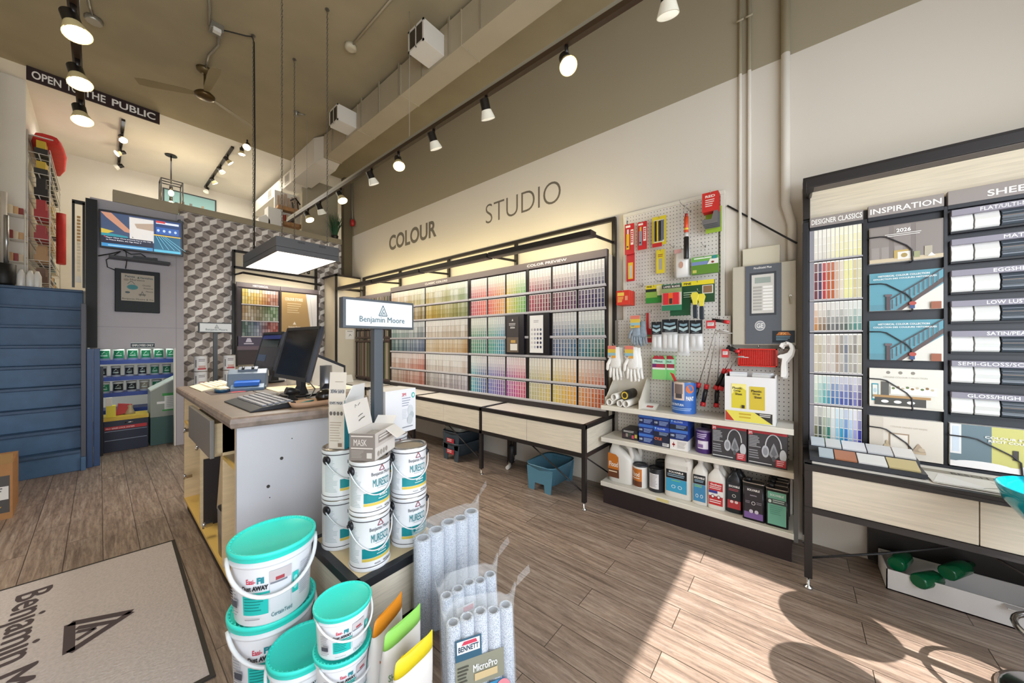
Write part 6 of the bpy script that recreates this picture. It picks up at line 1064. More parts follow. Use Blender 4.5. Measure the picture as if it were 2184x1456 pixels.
for i,(y,on,d) in enumerate(LR): lamp('%s spot lamp on the chip wall track, %s one from the front'%('lit yellow' if on else 'clear glass',ORD[i]),1.83,y,3.165,d,on)
t=thing('track_rail','dark lighting track hanging above the entrance mat','lighting track',(-.09,2.8,3.17)); b=MB(); b.box((-.112,-1.5,3.165),(-.07,4.25,3.20),M('track_bronze','3a2a1c')); b.box((-.10,-1.5,3.20),(-.08,4.25,3.235),M('conduit_grey','8f8878')); b.build('rail',t)
for y in (1.2,3.9): b=MB(); b.cyl((-.09,y,3.23),(-.09,y,4.4),.002,C('a8a49a',.4),6); b.build('suspension_wire',t)
for i,(y,d) in enumerate(((3.0,(.25,-.35,-1)),(3.56,(.2,-.4,-1)),(4.14,(.15,-.4,-1)))): lamp('lit spot lamp over the entrance mat, %s from the front'%ORD[i],-.09,y,3.165,d,True,46,s=1.05,grp='spot lamps over the mat')
# main duct
DUCT=M('duct_taupe','b0a48c',.5,noise=.05,ns=3); DUW=M('duct_white','dcd6cc',.5)
t=thing('air_duct','long taupe ceiling duct along the chip wall side, turning white at its end','duct',(2.22,2,4.04)); b=MB(); b.box((2.10,-1.55,4.04),(2.33,5.33,4.36),DUCT); b.build('duct_run',t)
for y in [-.6+.98*i for i in range(7)]: b=MB(); b.box((2.094,y-.006,4.034),(2.336,y+.006,4.366),DUCT); b.build('joint',t)
for y in [-.85+.42*i for i in range(15)]: b=MB(); b.box((2.09,y-.012,4.04),(2.10,y+.012,4.4),C('9a8f78')); b.build('strap',t)
b=MB(); b.loft([[(2.10,5.33,4.04),(2.33,5.33,4.04),(2.33,5.33,4.36),(2.10,5.33,4.36)],[(2.05,5.55,4.02),(2.36,5.55,4.02),(2.36,5.55,4.395),(2.05,5.55,4.395)],[(2.05,6.5,4.02),(2.36,6.5,4.02),(2.36,6.5,4.395),(2.05,6.5,4.395)]],DUW,True,False); b.box((2.10,6.5,4.08),(2.36,9.05,4.31),M('duct_bright','ece8e0',.5)); b.build('white_duct',t)
for y in (6.75,7.7): b=MB(); b.box((2.094,y,4.12),(2.1,y+.22,4.28),C('c8c4bc')); b.box((2.092,y+.03,4.14),(2.095,y+.10,4.26),C('8f8c86')); b.box((2.092,y+.12,4.14),(2.095,y+.19,4.26),C('8f8c86')); b.build('grille',t)
for y,lab in ((2.70,'boxy air diffuser on the duct, nearer the shop front'),(4.44,'boxy air diffuser on the duct, nearer the mezzanine')):
    t=thing('air_diffuser',lab,'diffuser',(1.97,y,4.07)); b=MB(); b.box((1.87,y-.12,4.07),(2.0998,y+.12,4.27),DUW); b.build('box',t,bev=.003)
    for a in (-.095,.005): b=MB(); b.box((1.864,y+a,4.09),(1.871,y+a+.09,4.25),C('3a3228')); b.build('grille',t)
    b=MB(); b.box((1.862,y-.12,4.07),(1.872,y-.10,4.27),DUW); b.box((1.862,y+.10,4.07),(1.872,y+.12,4.27),DUW); b.box((1.862,y-.12,4.25),(1.872,y+.12,4.27),DUW); b.box((1.862,y-.12,4.07),(1.872,y+.12,4.085),DUW); b.box((1.862,y-.006,4.07),(1.872,y+.006,4.27),DUW); b.build('grille_frame',t)
# hanging light panel over the counter
t=thing('hanging_light','large grey light panel hanging on chains over the counter','ceiling light',(1.17,3.77,2.09)); LG=M('lamp_grey','4f4f52',.45); b=MB(); X0,X1,Y0,Y1=.92,1.42,3.265,4.27
b.box((X0,Y0,2.135),(X1,Y1,2.215),LG); b.box((X0,Y0,2.092),(X1,Y0+.015,2.132),LG); b.box((X0,Y1-.015,2.092),(X1,Y1,2.132),LG); b.box((X0,Y0+.0152,2.092),(X0+.015,Y1-.0152,2.132),LG); b.box((X1-.015,Y0+.0152,2.092),(X1,Y1-.0152,2.132),LG); b.box((X0+.004,Y0+.004,2.13),(X1-.004,Y1-.004,2.14),C('2f2f32'))
for a in (.16,.33):
    for k in range(7): b.box((X0+a+.008*k,Y0-.001,2.188),(X0+a+.004+.008*k,Y0+.001,2.203),C('1a1a1c'))
b.build('housing',t,bev=.002); b=MB(); b.box((X0+.015,Y0+.015,2.095),(X1-.015,Y1-.015,2.10),M('panel_glow','fff6e6',.5,em=2.2)); b.box((X0+.015,3.76,2.0935),(X1-.015,3.768,2.096),C('b8b4ac')); b.build('diffuser',t)
light('panel_light','AREA',(1.17,3.77,2.085),34,(1,.95,.86),(0,0,0),shape='RECTANGLE',size=.46,size_y=.97)
def chain(x,y,z0,z1,lab,m=None):
    b=MB(); n=int((z1-z0)/.024); m=m or M('chain_metal','6f6a62',.35,.7)
    for i in range(n):
        z=z0+(z1-z0)*(i+.5)/n; a=.006; o=(a,0) if i%2 else (0,a); b.tube([(x+o[0]*math.cos(q),y+o[1]*math.cos(q),z+.015*math.sin(q)) for q in [k*pi/3 for k in range(7)]],.0019,m,4,False)
    b.lathe([(.02,z1-.008),(.014,z1)],(x,y,0),m,10); return tag(b.build('chain'),lab,'chain','chains of the light panel')
chain(1.335,3.31,2.215,4.4,'chain at the front corner of the light panel towards the chip wall'); chain(1.345,4.17,2.215,4.4,'chain at the rear corner of the light panel towards the chip wall'); chain(.975,3.31,2.215,4.4,'chain at the front corner of the light panel towards the stairs'); chain(.978,4.16,2.215,4.4,'chain with the black cord at the rear corner of the light panel')
b=MB(); b.tube([(.985,4.16,2.2),(.99,4.15,3.2),(.985,4.16,4.33),(.97,4.17,4.385),(.93,4.19,4.375),(.80,4.25,4.365),(.72,4.30,4.36)],.006,C('1a1714'),6); tag(b.build('electric_cable'),'black power cord running up the chain to the ceiling box','cord')
GALV=M('galvanised','a09c92',.35,.7)
t=thing('junction_box','galvanised ceiling box feeding the light panel and the fan','junction box',(.718,4.317,4.34)); b=MB(); b.box((.67,4.26,4.335),(.77,4.37,4.40),GALV); b.box((.69,4.25,4.31),(.75,4.30,4.345),C('d8d4cc')); b.build('box',t,bev=.003); b=MB(); b.tube([(.67,4.3,4.37),(.64,4.1,4.385),(.5,3.5,4.388),(.42,3.2,4.388)],.012,M('conduit_grey','8f8878'),8); b.build('conduit',t)
b=MB(); b.tube([(.75,4.37,4.37),(.78,4.55,4.385),(.74,4.8,4.385),(.755,5.08,4.385)],.011,GALV,8); tag(b.build('flexible_conduit'),'metal flexible conduit from the ceiling box to the fan','conduit')
b=MB(); b.lathe([(.055,-.045),(.06,-.03),(.06,0)],(-.034,5.095,4.4),GALV,8); b.tube([(-.034,5.095,4.39),(-.06,4.9,4.388),(-.08,4.5,4.39),(-.09,4.1,4.39)],.011,GALV,8); tag(b.build('junction_box'),'small octagonal ceiling box beyond the entrance track','junction box')
t=thing('ceiling_fan','bronze three bladed ceiling fan beyond the light panel','fan',(.755,5.102,4.05)); b=MB(); b.lathe([(.075,4.4),(.07,4.375),(.03,4.34)],(.755,5.102,0),BRZ,20); b.build('canopy',t); b=MB(); b.cyl((.755,5.102,4.36),(.755,5.102,4.15),.011,BRZ,10); b.build('downrod',t); b=MB(); b.lathe([(.02,4.16),(.06,4.14),(.09,4.11),(.085,4.085),(.05,4.07),(.0,4.066)],(.755,5.102,0),M('bronze_motor','5a4628',.3,.7),24); b.build('motor',t)
for k in range(3):
    a=2.62+2*pi*k/3; T=Matrix.Translation((.755,5.102,4.115))@Matrix.Rotation(a,4,'Z')@Matrix.Rotation(.2,4,'X'); b=MB(); b.loft([[T@V((x_,y_*w_,z_)) for y_,z_ in ((-1,0),(1,0),(1,.004),(-1,.004))] for x_,w_ in ((.08,.02),(.16,.035),(.5,.05),(.58,.04))],M('fan_blade','8a7a58',.5),True,False); b.build('blade',t)
t=thing('smoke_detector','round ceiling detector at the end of a painted conduit','detector',(1.654,3.533,4.35)); b=MB(); b.lathe([(.03,4.352),(.055,4.36),(.058,4.4)],(1.654,3.533,0),M('detector_shell','c0b59c',.5),20); b.build('shell',t); b=MB(); b.tube([(1.654,3.50,4.385),(1.655,2.8,4.388),(1.66,1.5,4.388)],.009,DUCT,8); b.build('conduit',t)
t=thing('sprinkler_head','small sprinkler head under the ceiling between the chains','sprinkler',(1.669,5.105,4.33)); b=MB(); b.lathe([(.03,0),(.034,-.004),(.012,-.03),(.01,-.055)],(1.669,5.105,4.4),GALV,12); b.lathe([(.025,-.058),(.02,-.06)],(1.669,5.105,4.4),GALV,12); b.build('head',t); b=MB(); b.tube([(1.669,5.1,4.385),(1.72,5.06,4.37),(1.76,5.06,4.385)],.008,GALV,8); b.build('pipe_stub',t)
lamp('bright ceiling spot at the edge of the dark ceiling',1.42,6.35,4.38,(-.3,-.7,-.8),True,25,s=.9,grp='ceiling spots at the paint line'); lamp('dim ceiling spot just behind the bright one',1.42,6.66,4.395,(0,-.1,-1),True,14,s=.8,grp='ceiling spots at the paint line')
# ---------------------------------------------------------------- far end: mezzanine and stairhead
def track(x,ya,yb,lab,ls,cool):
    t=thing('track_rail',lab,'lighting track',(x,(ya+yb)/2,4.36)); b=MB(); b.box((x-.018,ya,4.37),(x+.018,yb,4.4),DKB); b.build('rail',t)
    for i,(y,d,on) in enumerate(ls): lamp('%s lamp on the %s'%(ORD[i],lab.replace('short black ','')),x,y,4.372,d,on,16,DKB,.85,'mezzanine track lamps',cool)
track(.21,7.1,9.0,'short black track over the mezzanine nearest the stairs',((7.5,(.2,-.6,-.7),1),(8.1,(-.8,-.2,-.6),1),(8.75,(-.7,.2,-.5),0)),True)
track(1.33,6.78,8.95,'short black track over the mezzanine beside the pendant',((7.1,(.7,-.1,-.7),1),(7.6,(.6,-.1,-.8),0),(8.2,(.6,.1,-.8),1),(8.8,(-.3,-.3,-.9),0)),True)
light('mezzanine_glow','AREA',(1.2,8.0,4.3),24,(1,.93,.80),(0,0,0),shape='RECTANGLE',size=2,size_y=1.4)
light('mezzanine_point_light','POINT',(.9,7.9,3.6),10,(1,.90,.74),shadow_soft_size=.3)  # point light in mid-air, no fitting modelled for it
t=thing('pendant_lamp','black square caged pendant with two glowing bulbs on the mezzanine','pendant lamp',(.75,7.879,3.5)); b=MB(); b.lathe([(.075,4.385),(.07,4.4)],(.75,7.879,0),DKB,16); b.cyl((.75,7.879,4.39),(.75,7.879,3.93),.009,DKB,8); b.build('rod',t)
b=MB(); q=.125
for z in (3.52,3.95):
    for (xa,ya),(xb,yb) in (((-q,-q),(q,-q)),((q,-q),(q,q)),((q,q),(-q,q)),((-q,q),(-q,-q))): b.cyl((.75+xa,7.879+ya,z),(.75+xb,7.879+yb,z),.009,DKB,6)
for xa in (-q,q):
    for ya in (-q,q): b.cyl((.75+xa,7.879+ya,3.52),(.75+xa,7.879+ya,3.95),.009,DKB,6)
b.cyl((.75-q,7.879,3.95),(.75+q,7.879,3.95),.009,DKB,6); b.build('cage',t)
for i,z in enumerate((3.78,3.60)): b=MB(); b.ball((.75,7.879,z),.034,M('filament_glow','ffe2a0',.3,em=9),14,(1,1,1.5)); b.build('bulb',t); b=MB(); b.cyl((.75,7.879,z+.06),(.75,7.879,z+.12),.022,DKB,10); b.build('socket',t)
light('pendant_light','POINT',(.75,7.6,3.68),8,(1,.8,.45),shadow_soft_size=.06)
t=thing('framed_picture','long framed teal picture on the mezzanine back wall','picture',(1.13,9.08,4.02)); b=MB(); b.box((.75,9.07,3.62),(1.52,9.099,4.22),C('3a3e44')); b.build('frame',t,bev=.003); b=MB(); b.box((.775,9.066,3.645),(1.495,9.0695,4.195),C('8aa8a8')); p=Pn(b,(.775,9.066,3.645),*NX); p.rect(.0,.3,.72,.55,C('8fbcc0')).rect(.0,.24,.72,.32,C('b0a890')); 
R3=random.Random(9)
for i in range(18): x=R3.uniform(.02,.66); p.rect(x,.2,x+.04,.2+R3.uniform(.06,.2),C(R3.choice(['7a7e78','c8bca4','5a7a80','a89880'])),True)
p.l+=1; p.rect(0,0,.72,.2,C('6f9aa0')); b.build('print',t)
# wire rack of supplies on the mezzanine
WR_=M('white_wire','d8d4cc',.4); R4=random.Random(11)
def wire_rack(lab,x,y0,y1,zs,n,dx=.16):
    t=thing('wire_rack',lab,'rack',(x,(y0+y1)/2,1.965)); b=MB()
    for y in (y0,y1): b.cyl((x,y,1.965),(x,y,zs[-1]+.25),.009,WR_,6); b.cyl((x+dx,y,1.965),(x+dx,y,zs[-1]+.02),.006,WR_,6)
    b.build('post',t)
    for i,z in enumerate(zs):
        b=MB()
        for k in range(9): y=y0+(y1-y0)*k/8; b.cyl((x,y,z),(x+dx,y,z-.0),.004,WR_,5)
        for k in range(3): b.cyl((x+dx*k/2,y0,z),(x+dx*k/2,y1,z),.005,WR_,5)
        b.cyl((x+dx,y0,z+.07),(x+dx,y1,z+.07),.005,WR_,5); b.build('wire_shelf',t)
    return t
ROWN=['lowest','second','third','fourth','fifth','sixth','top']
wire_rack('tall white wire rack of brushes and packets against the mezzanine wall',-.545,6.98,8.7,[2.05,2.32,2.58,2.84,3.10,3.36,3.60],7)
zs=[2.05,2.32,2.58,2.84,3.10,3.36,3.60]; pal=[['6a4a30','3a3038','c8a070','3a6a70'],['b0885a','2a2a30','5a7a80','d8c8a8'],['a03030','b8945a','c8b08a','e0d8c8'],['a82c2c','c0a070','d8ccb0','2a2624'],['2a2624','c8b070','d8c8a0','b8a888'],['c8a838','b8982c','d8c890','d0c8a8'],['c8a82e','b8982a','d0b040','c8b870']]
for i,z in enumerate(zs):
    for k in range(12):
        y=7.05+.135*k; c=pal[i][min(3,k//3)]; h=.16+.06*R4.random(); b=MB(); w=.045; b.box((-.50,y-w,z+.006),(-.40,y+w,z+h*.45),C('2a2622' if i>4 else c,.5)); b.box((-.485,y-w*.8,z+h*.45),(-.415,y+w*.8,z+h),C(c,.5)); tag(b.build('supply_packet'),'%s packet, %s along the %s shelf of the wire rack'%({'c8a838':'yellow','b8982c':'yellow','c8a82e':'yellow','b8982a':'yellow'}.get(c,'supply'),(ORD+['twelfth'])[k],ROWN[i]),'packet','packets on the tall wire rack')
b=MB(); R5=random.Random(2); rg=[]
for j,(y,w,zz) in enumerate(((7.0,.10,3.86),(7.2,.13,3.93),(7.5,.14,3.95),(7.8,.12,3.90),(8.1,.10,3.86),(8.4,.04,3.83))): rg.append([(-.41+w*math.cos(a)*.95,y,3.80+(zz-3.78)*max(-.15,math.sin(a))*R5.uniform(.8,1.1)) for a in [2*pi*k/10 for k in range(10)]])
b.loft(rg,M('red_cloth','c02a22',.7,noise=.1,ns=10)); b.box((-.545,6.98,3.80),(-.36,8.4,3.81),WR_); tag(b.build('red_cloth'),'crumpled red cloth heaped on top of the tall wire rack','cloth')
b=MB(); rg=[[(-.40+.04*math.cos(a),7.35+.07*math.sin(a)*k,z) for a in [2*pi*j/10 for j in range(10)]] for z,k in ((2.35,1.2),(2.6,.9),(2.85,1.3),(3.0,.5))]; b.loft(rg,M('red_cloth','c02a22')); bmesh.ops.translate(b.bm,verts=b.bm.verts,vec=(.085,-.05,0)); tag(b.build('red_bag'),'red cloth bag hanging in front of the wire rack shelves','bag')
wire_rack('low white wire rack with slanted trays at the head of the stairs',-.74,6.74,6.90,[2.25,2.5,2.78],3,.20)
for i,z in enumerate((2.25,2.5,2.78)):
    for k in range(3): b=MB(); y=6.77+.05*k; b.box((-.70+.03*k,y-.022,z+.006),(-.62+.03*k,y+.022,z+.10),C(['c8a070','8a3028','d8c8a8'][(i+k)%3])); tag(b.build('supply_packet'),'small packet on the low rack at the stair head, %s tray, %s along'%(ROWN[i],ORD[k]),'packet','packets on the low rack')
for i,(x,y,r,z1,m) in enumerate(((-.665,6.64,.022,2.98,M('poster_tube','d0c8bc',.5)),(-.645,6.60,.018,2.72,M('steel_tube','a8a8a8',.25,.8)))): b=MB(); b.cyl((x,y,2.2),(x,y,z1),r,m,16); tag(b.build('tube'),('pale cardboard tube standing at the stair head','shiny steel tube in front of the pale cardboard tube')[i],'tube')
b=MB(); b.lathe([(.07,0),(.08,.02),(.085,.23),(.07,.235)],(-.67,6.645,1.9655),C('141312',.5),20); tag(b.build('black_bin'),'black bin holding the tubes at the stair head','bin')
for i,(x,y) in enumerate(((-.56,6.68),(-.50,6.70),(-.455,6.72))): b=MB(); b.loft([rring(x,y,1.9655+z,.03*s_,.045*s_,14,3) for z,s_ in ((0,.95),(.01,1),(.13,1),(.17,.6),(.19,.4))],PLW); tag(b.build('white_jug'),'small white jug at the stair head, %s from the black bin'%ORD[i],'jug','white jugs at the stair head')
# wall stairhead: television, ledge, framed print, sign
t=thing('television','tilted television showing a news broadcast, above the staff doorway','television',(.34,6.08,2.44)); A=Matrix.Translation((.34,6.06,2.645))@Matrix.Rotation(-.20,4,'Z')@Matrix.Rotation(.10,4,'X'); b=MB(); b.box((-.345,-.02,-.215),(.345,.03,.215),C('14131a',.3),A); b.build('housing',t,bev=.004)
b=MB(); p=Pn(b,A@V((-.33,-.0205,-.195)),A.to_3x3()@V((1,0,0)),A.to_3x3()@V((0,0,1)))
def E_(h,e=.65): return M('tv_'+h,h,.3,em=e)
p.rect(0,0,.66,.39,E_('12204a')); p.rect(.0,.12,.42,.385,E_('3a4a6a')); p.poly([(.0,.385),(.08,.385),(.22,.22),(.30,.2),(.28,.17),(.18,.19),(.04,.33)],E_('c08a70')); p.rect(.22,.10,.42,.37,E_('d8d4d0')).poly([(.26,.3),(.42,.33),(.42,.24),(.28,.25)],E_('b09a88')); p.poly([(0,.16),(.2,.14),(.22,.1),(.0,.1)],E_('2a8a9a')).poly([(0,.2),(.1,.18),(.05,.15),(0,.15)],E_('c8b040')); p.rect(0,.04,.41,.12,E_('0c1230')).rect(.02,.105,.03,.12,E_('c03030')); p.text('Mayor Olivia Chow presents key to the City',.035,.095,.36,.016,E_('e8e8f0'),.02); p.text('to Prince Rahim, the Aga Khan V',.035,.07,.28,.016,E_('e8e8f0'),.02); p.rect(0,.0,.41,.038,E_('3a8ac0')).rect(.05,.012,.36,.022,E_('a8d8f0'))
p.rect(.42,0,.655,.385,E_('10346a')).rect(.44,.34,.64,.365,E_('d8e0f0')).rect(.44,.35,.52,.375,E_('c83a3a')).rect(.44,.22,.64,.30,E_('2a5aa8')).rect(.42,.195,.655,.208,E_('d8b840')).rect(.42,.03,.655,.19,E_('0f5a78'))
for i in range(5): p.line([(.44+.02*i,.19),(.50+.05*i,.04)],.004,E_('7ac8d8'))
for i in range(4): p.disc(.46+.05*i,.26,.012,.016,E_('c0d8f0'),8,True)
p.l+=1; p.rect(.42,0,.655,.03,E_('58b8d8')); b.build('screen',t)
b=MB(); b.box((.25,6.06,2.58),(.43,6.2,2.70),DKB); b.build('wall_bracket',t)
b=MB(); b.box((.07,6.05,2.315),(.57,6.1995,2.345),C('1f1b20',.4)); tag(b.build('wall_ledge',bev=.002),'thin black ledge on the wall under the television','shelf')
b=MB(); b.box((.26,6.08,2.3455),(.46,6.17,2.375),C('17171c',.3)); b.lathe([(.022,.375),(.02,.38)],(.44,6.1,2.0),C('3a3a40'),12); tag(b.build('media_box'),'black media box on the ledge under the television','media box')
b=MB(); b.tube([(.16,6.12,2.41),(.08,6.14,2.37),(-.01,6.15,2.33)],.006,C('121114'),6); b.tube([(.16,6.12,2.41),(.05,6.18,2.30),(.06,6.19,2.22),(.12,6.185,2.19)],.005,C('121114'),6); b.tube([(.2,6.1,2.42),(.21,6.15,2.33),(.2,6.17,2.22)],.004,C('121114'),6); b.tube([(.18,6.12,2.43),(.24,6.1,2.39),(.32,6.1,2.41),(.36,6.1,2.38)],.006,C('121114'),6); tag(b.build('cable_tangle'),'tangle of black cables hanging from the television ledge','cable')
t=thing('framed_print','dark framed antique paint advertisement under the television','picture',(.30,6.19,1.71)); b=MB(); b.box((.115,6.165,1.705),(.487,6.1995,2.215),C('10181e',.65)); b.build('frame',t,bev=.006); b=MB(); b.box((.165,6.162,1.84),(.437,6.166,2.165),C('a89f90')); p=Pn(b,(.165,6.162,1.84),*NX); IN=C('2f4a50'); p.text('Paints',.03,.28,.08,.025,IN,.02); p.text('Varnishes',.15,.275,.11,.025,IN,.02); p.text('Muresco',.07,.245,.12,.022,C('4a4640'),.02); p.poly([(.128,.275),(.138,.3),(.148,.275)],IN); p.text('Benjamin Moore & Co',.008,.01,.255,.022,C('3a3630'),.02); p.disc(.09,.165,.045,.03,C('2f7a80')).disc(.04,.25,.022,.014,C('8a8272')).line([(.05,.2),(.08,.24),(.11,.2)],.005,C('4a5a5a')); p.text('Quality',.17,.185,.07,.018,C('3a3630'),.01,.2); p.text('Requires',.18,.15,.08,.018,C('3a3630'),.01,.2); p.text('Moore',.20,.115,.06,.016,C('3a3630'),.01,.2); p.disc(.05,.1,.02,.012,IN).rect(.14,.07,.2,.09,C('7a7264')).line([(.15,.06),(.17,.12),(.19,.06)],.004,IN); b.build('print',t)
b=MB(); b.box((.243,6.193,1.268),(.443,6.1998,1.338),C('1f3440')); p=Pn(b,(.243,6.193,1.268),*NX); p.rect(0,.0,.2,.008,C('c8d0d0'),True).rect(0,.062,.2,.07,C('c8d0d0')); p.text('EMPLOYEES ONLY',.012,.022,.176,.026,C('e8ecec'),.03); tag(b.build('door_sign'),'small dark EMPLOYEES ONLY sign over the staff doorway','sign')
t=thing('security_camera','small dome security camera at the corner of the wallpapered wall','camera',(.66,6.15,2.86)); b=MB(); b.cyl((.67,6.2,2.90),(.67,6.14,2.90),.03,C('2a2a30'),14); b.build('mount',t); b=MB(); b.ball((.67,6.12,2.885),.034,C('5a6a80',.15),12); b.build('lens_dome',t)
t=thing('bead_screen','narrow black frame holding a string of square lights by the stair head','screen',(-.115,6.35,2.0)); b=MB()
for x in (-.20,-.125): b.box((x,6.34,1.97),(x+.02,6.37,2.95),DKB)
b.box((-.20,6.34,2.93),(-.105,6.37,2.97),DKB); b.build('frame',t)
b=MB(); 
for i in range(17): b.box((-.165,6.35,2.16+.038*i),(-.14,6.36,2.185+.038*i),C('e6d8b8' if i<9 else 'c89858',.4))
b.box((-.17,6.348,2.03),(-.135,6.36,2.10),C('e6e2d8')); b.build('square_beads',t)
# paint store seen through the staff doorway
t=thing('stock_shelf','blue steel shelf of stock cans seen through the staff doorway','shelving',(.35,7.0,0)); SB=M('royal_blue_steel','1d3a8a',.4)
for z in (1.05,.83,.62,.40): b=MB(); b.box((-.05,6.92,z),(.78,7.25,z+.05),SB); b.build('shelf',t)
for x in (-.05,.75): b=MB(); b.box((x,6.93,0),(x+.03,6.97,1.7),SB); b.build('upright',t)
def scan(x,z,c,lab,r=.052,h=.15):
    t=thing('stock_can',lab,'paint can',(x,7.0,z),'stock cans in the paint store'); b=MB(); b.lathe([(r,0),(r,h)],(x,7.0,z),C('d8d8d4',.35),20); p=Pn(b,(x,7.0,z),*NX,fn=lambda a,q,e:V((x+(r+e)*math.sin(a/r),7.0-(r+e)*math.cos(a/r),z+q))); p.rect(-r*1.0,h*.18,r*1.0,h*.86,C(c)); p.line([(-.02,h*.55),(0,h*.75),(.02,h*.55)],.006,C('d8e8e0')); p.lines(-r*.6,h*.3,r*.6,h*.45,1,C('d0e0d8')); b.build('body',t); b=MB(); b.lathe([(r*1.03,h),(r*1.03,h+.006),(r*.85,h+.008)],(x,7.0,z),C('b8b4ac',.3),20); b.build('lid',t)
for i in range(6): scan(.04+.125*i,1.1005,'1c7a52','green stock can, %s along the top shelf behind the doorway'%ORD[i])
for i in range(6): scan(.02+.12*i,.8805,'24262c' if i<4 else '1c6a48','%s stock can, %s along the second shelf behind the doorway'%('black' if i<4 else 'green',ORD[i]),.045,.135)
for i in range(6): scan(.04+.12*i,.6705,['1c7a52','1c1e22','1c1e22','8a8274','1c7a52','1c7a52'][i],'%s stock can, %s along the third shelf behind the doorway'%(['green','black','black','grey','green','green'][i],ORD[i]),.050,.135)
t=thing('tool_chest','dark blue tool chest with a yellow top seen through the staff doorway','tool chest',(.22,6.55,0)); b=MB(); b.box((.03,6.42,.0),(.40,6.75,.38),C('141c34',.4)); b.build('body',t,bev=.004); b=MB(); b.box((.025,6.41,.38),(.405,6.76,.42),C('c8a83a')); b.build('top_tray',t)
b=MB(); b.box((.04,6.415,.27),(.39,6.4195,.31),C('b02a30')); p=Pn(b,(.04,6.415,.27),*NX); p.text('PRO SERIES LOCK SYSTEM',.01,.01,.23,.016,C('e8d8d4'),.02); b.build('red_strip',t)
for z in (.14,.25): b=MB(); b.box((.04,6.412,z),(.39,6.4195,z+.006),C('8a92a8',.3,)); b.build('drawer_gap',t)
b=MB(); b.cyl((.2,6.408,.345),(.28,6.408,.345),.006,CHR,8); b.build('handle',t)
t=thing('tinting_machine','grey green tinting machine with a sloped lid and taped papers','machine',(.55,6.55,0)); b=MB(); b.prism([(0,0),(.26,0),(.26,.36),(0,.36)],(.42,6.42,0),*NX,-.4,M('machine_green','355452',.5)); b.prism([(0,.36),(.26,.36),(.26,.86),(.0,.70)],(.42,6.44,0),*NX,-.38,M('machine_grey','8a9088',.5)); b.build('cabinet',t,bev=.003); b=MB(); p=Pn(b,(.42,6.438,0),*NX); p.rect(.11,.63,.26,.665,C('2f8a3a'),True).rect(.11,.43,.26,.45,C('2f8a3a'),True).rect(.13,.45,.26,.63,C('d0d0cc')); p.lines(.15,.47,.25,.61,6,C('9a9a9a'),.3); p.rect(.06,.53,.14,.56,C('e0dedc')); b.build('taped_paper',t); b=MB(); b.prism([(0,.70),(.26,.86),(.26,.875),(0,.715)],(.42,6.43,0),*NX,-.39,C('c8c8c0')); b.build('lid',t)
b=MB(); b.box((.05,6.45,.4205),(.13,6.55,.56),C('d8c83a')); b.box((.052,6.46,.56),(.10,6.53,.66),C('d8d4cc')); tag(b.build('yellow_carton'),'yellow carton on the tool chest tray behind the doorway','carton')
b=MB(); b.lathe([(.05,0),(.04,.03),(.025,.08),(.03,.11),(.0,.13)],(.25,6.6,.4205),C('a8987a',.4),14); tag(b.build('mixer_head'),'pale metal mixer head on the tool chest','tool')
b=MB(); b.prism([(0,0),(.12,.02),(.14,.12),(.02,.14)],(.13,6.58,.4205),*NX,-.08,C('a82a2c')); tag(b.build('red_case'),'red tool case on the tool chest behind the doorway','case')
b=MB(); b.box((.0,6.30,0),(.03,6.42,1.05),C('0d0e14')); tag(b.build('door_leaf'),'dark open door edge just inside the staff doorway','door')
light('store_lamp','AREA',(.35,6.75,1.7),7,(.85,1,.9),(0,0,0),shape='RECTANGLE',size=.6,size_y=.25)
# top of the wallpapered wall
t=thing('potted_grass','dark potted grass standing on the ledge near the corner','plant',(2.80,6.60,3.2555)); b=MB(); b.lathe([(.05,0),(.06,.06),(.055,.065)],(2.80,6.605,3.2555),C('26221c'),14); b.build('pot',t); b=MB(); R6=random.Random(4); G=[C('2f5a3a'),C('3f7048'),C('1f4028')]
for i in range(70):
    a=R6.uniform(0,2*pi); l=R6.uniform(.22,.44); s_=R6.uniform(.03,.15); p0=V((2.80+.03*math.cos(a),6.605+.03*math.sin(a),3.31)); p1=p0+V((s_*.4*math.cos(a),s_*.4*math.sin(a),l*.6)); p2=p0+V((s_*math.cos(a),s_*math.sin(a)*.6,l)); b.tube([p0,p1,p2],[.004,.0035,.001],G[i%3],4,False)
o=b.build('grass_blades',t); o['kind']='stuff'
b=MB(); b.box((2.29,6.72,1.97),(2.90,6.76,4.26),TP); tag(b.build('screen_board'),'tall taupe board standing behind the ledge beside the grass','board')
t=thing('fire_bell','small red alarm bell with its wire on the wall corner','alarm bell',(3.0,6.40,3.5)); b=MB(); b.lathe([(.0,0),(.045,.01),(.05,.05),(.03,.06)],(0,0,0),C('b01f22',.3),16,T=Matrix.Translation((3.045,6.36,3.56))@Matrix.Rotation(-pi/2,4,'Y')@Matrix.Scale(1.4,4,V((1,0,0)))); b.build('gong',t); b=MB(); b.tube([(3.02,6.38,3.62),(3.03,6.42,3.9),(3.03,6.42,4.38)],.010,M('conduit_grey','8f8878'),8); b.build('conduit',t)
t=thing('pallet_shelf','pale pallet wood shelf of books on the mezzanine wall','shelf',(2.2,7.0,3.4)); PW=M('pallet_wood','a87c50',.6,noise=.2,ns=20)
b=MB(); 
for i in range(6): b.box((2.00+.055*i,7.03,3.70),(2.04+.055*i,7.045,3.93+.03*(i%3)),M('bleached_wood','b8a088',.6,noise=.15,ns=18))
b.build('back_slats',t)
for z in (3.40,3.66): b=MB(); b.box((1.98,6.92,z),(2.34,7.05,z+.02),PW); b.box((1.98,6.915,z),(2.34,6.93,z+.07),PW); b.build('shelf_board',t)
b=MB(); b.box((1.98,6.93,3.2),(2.0,7.05,3.72),PW); b.build('side_board',t)
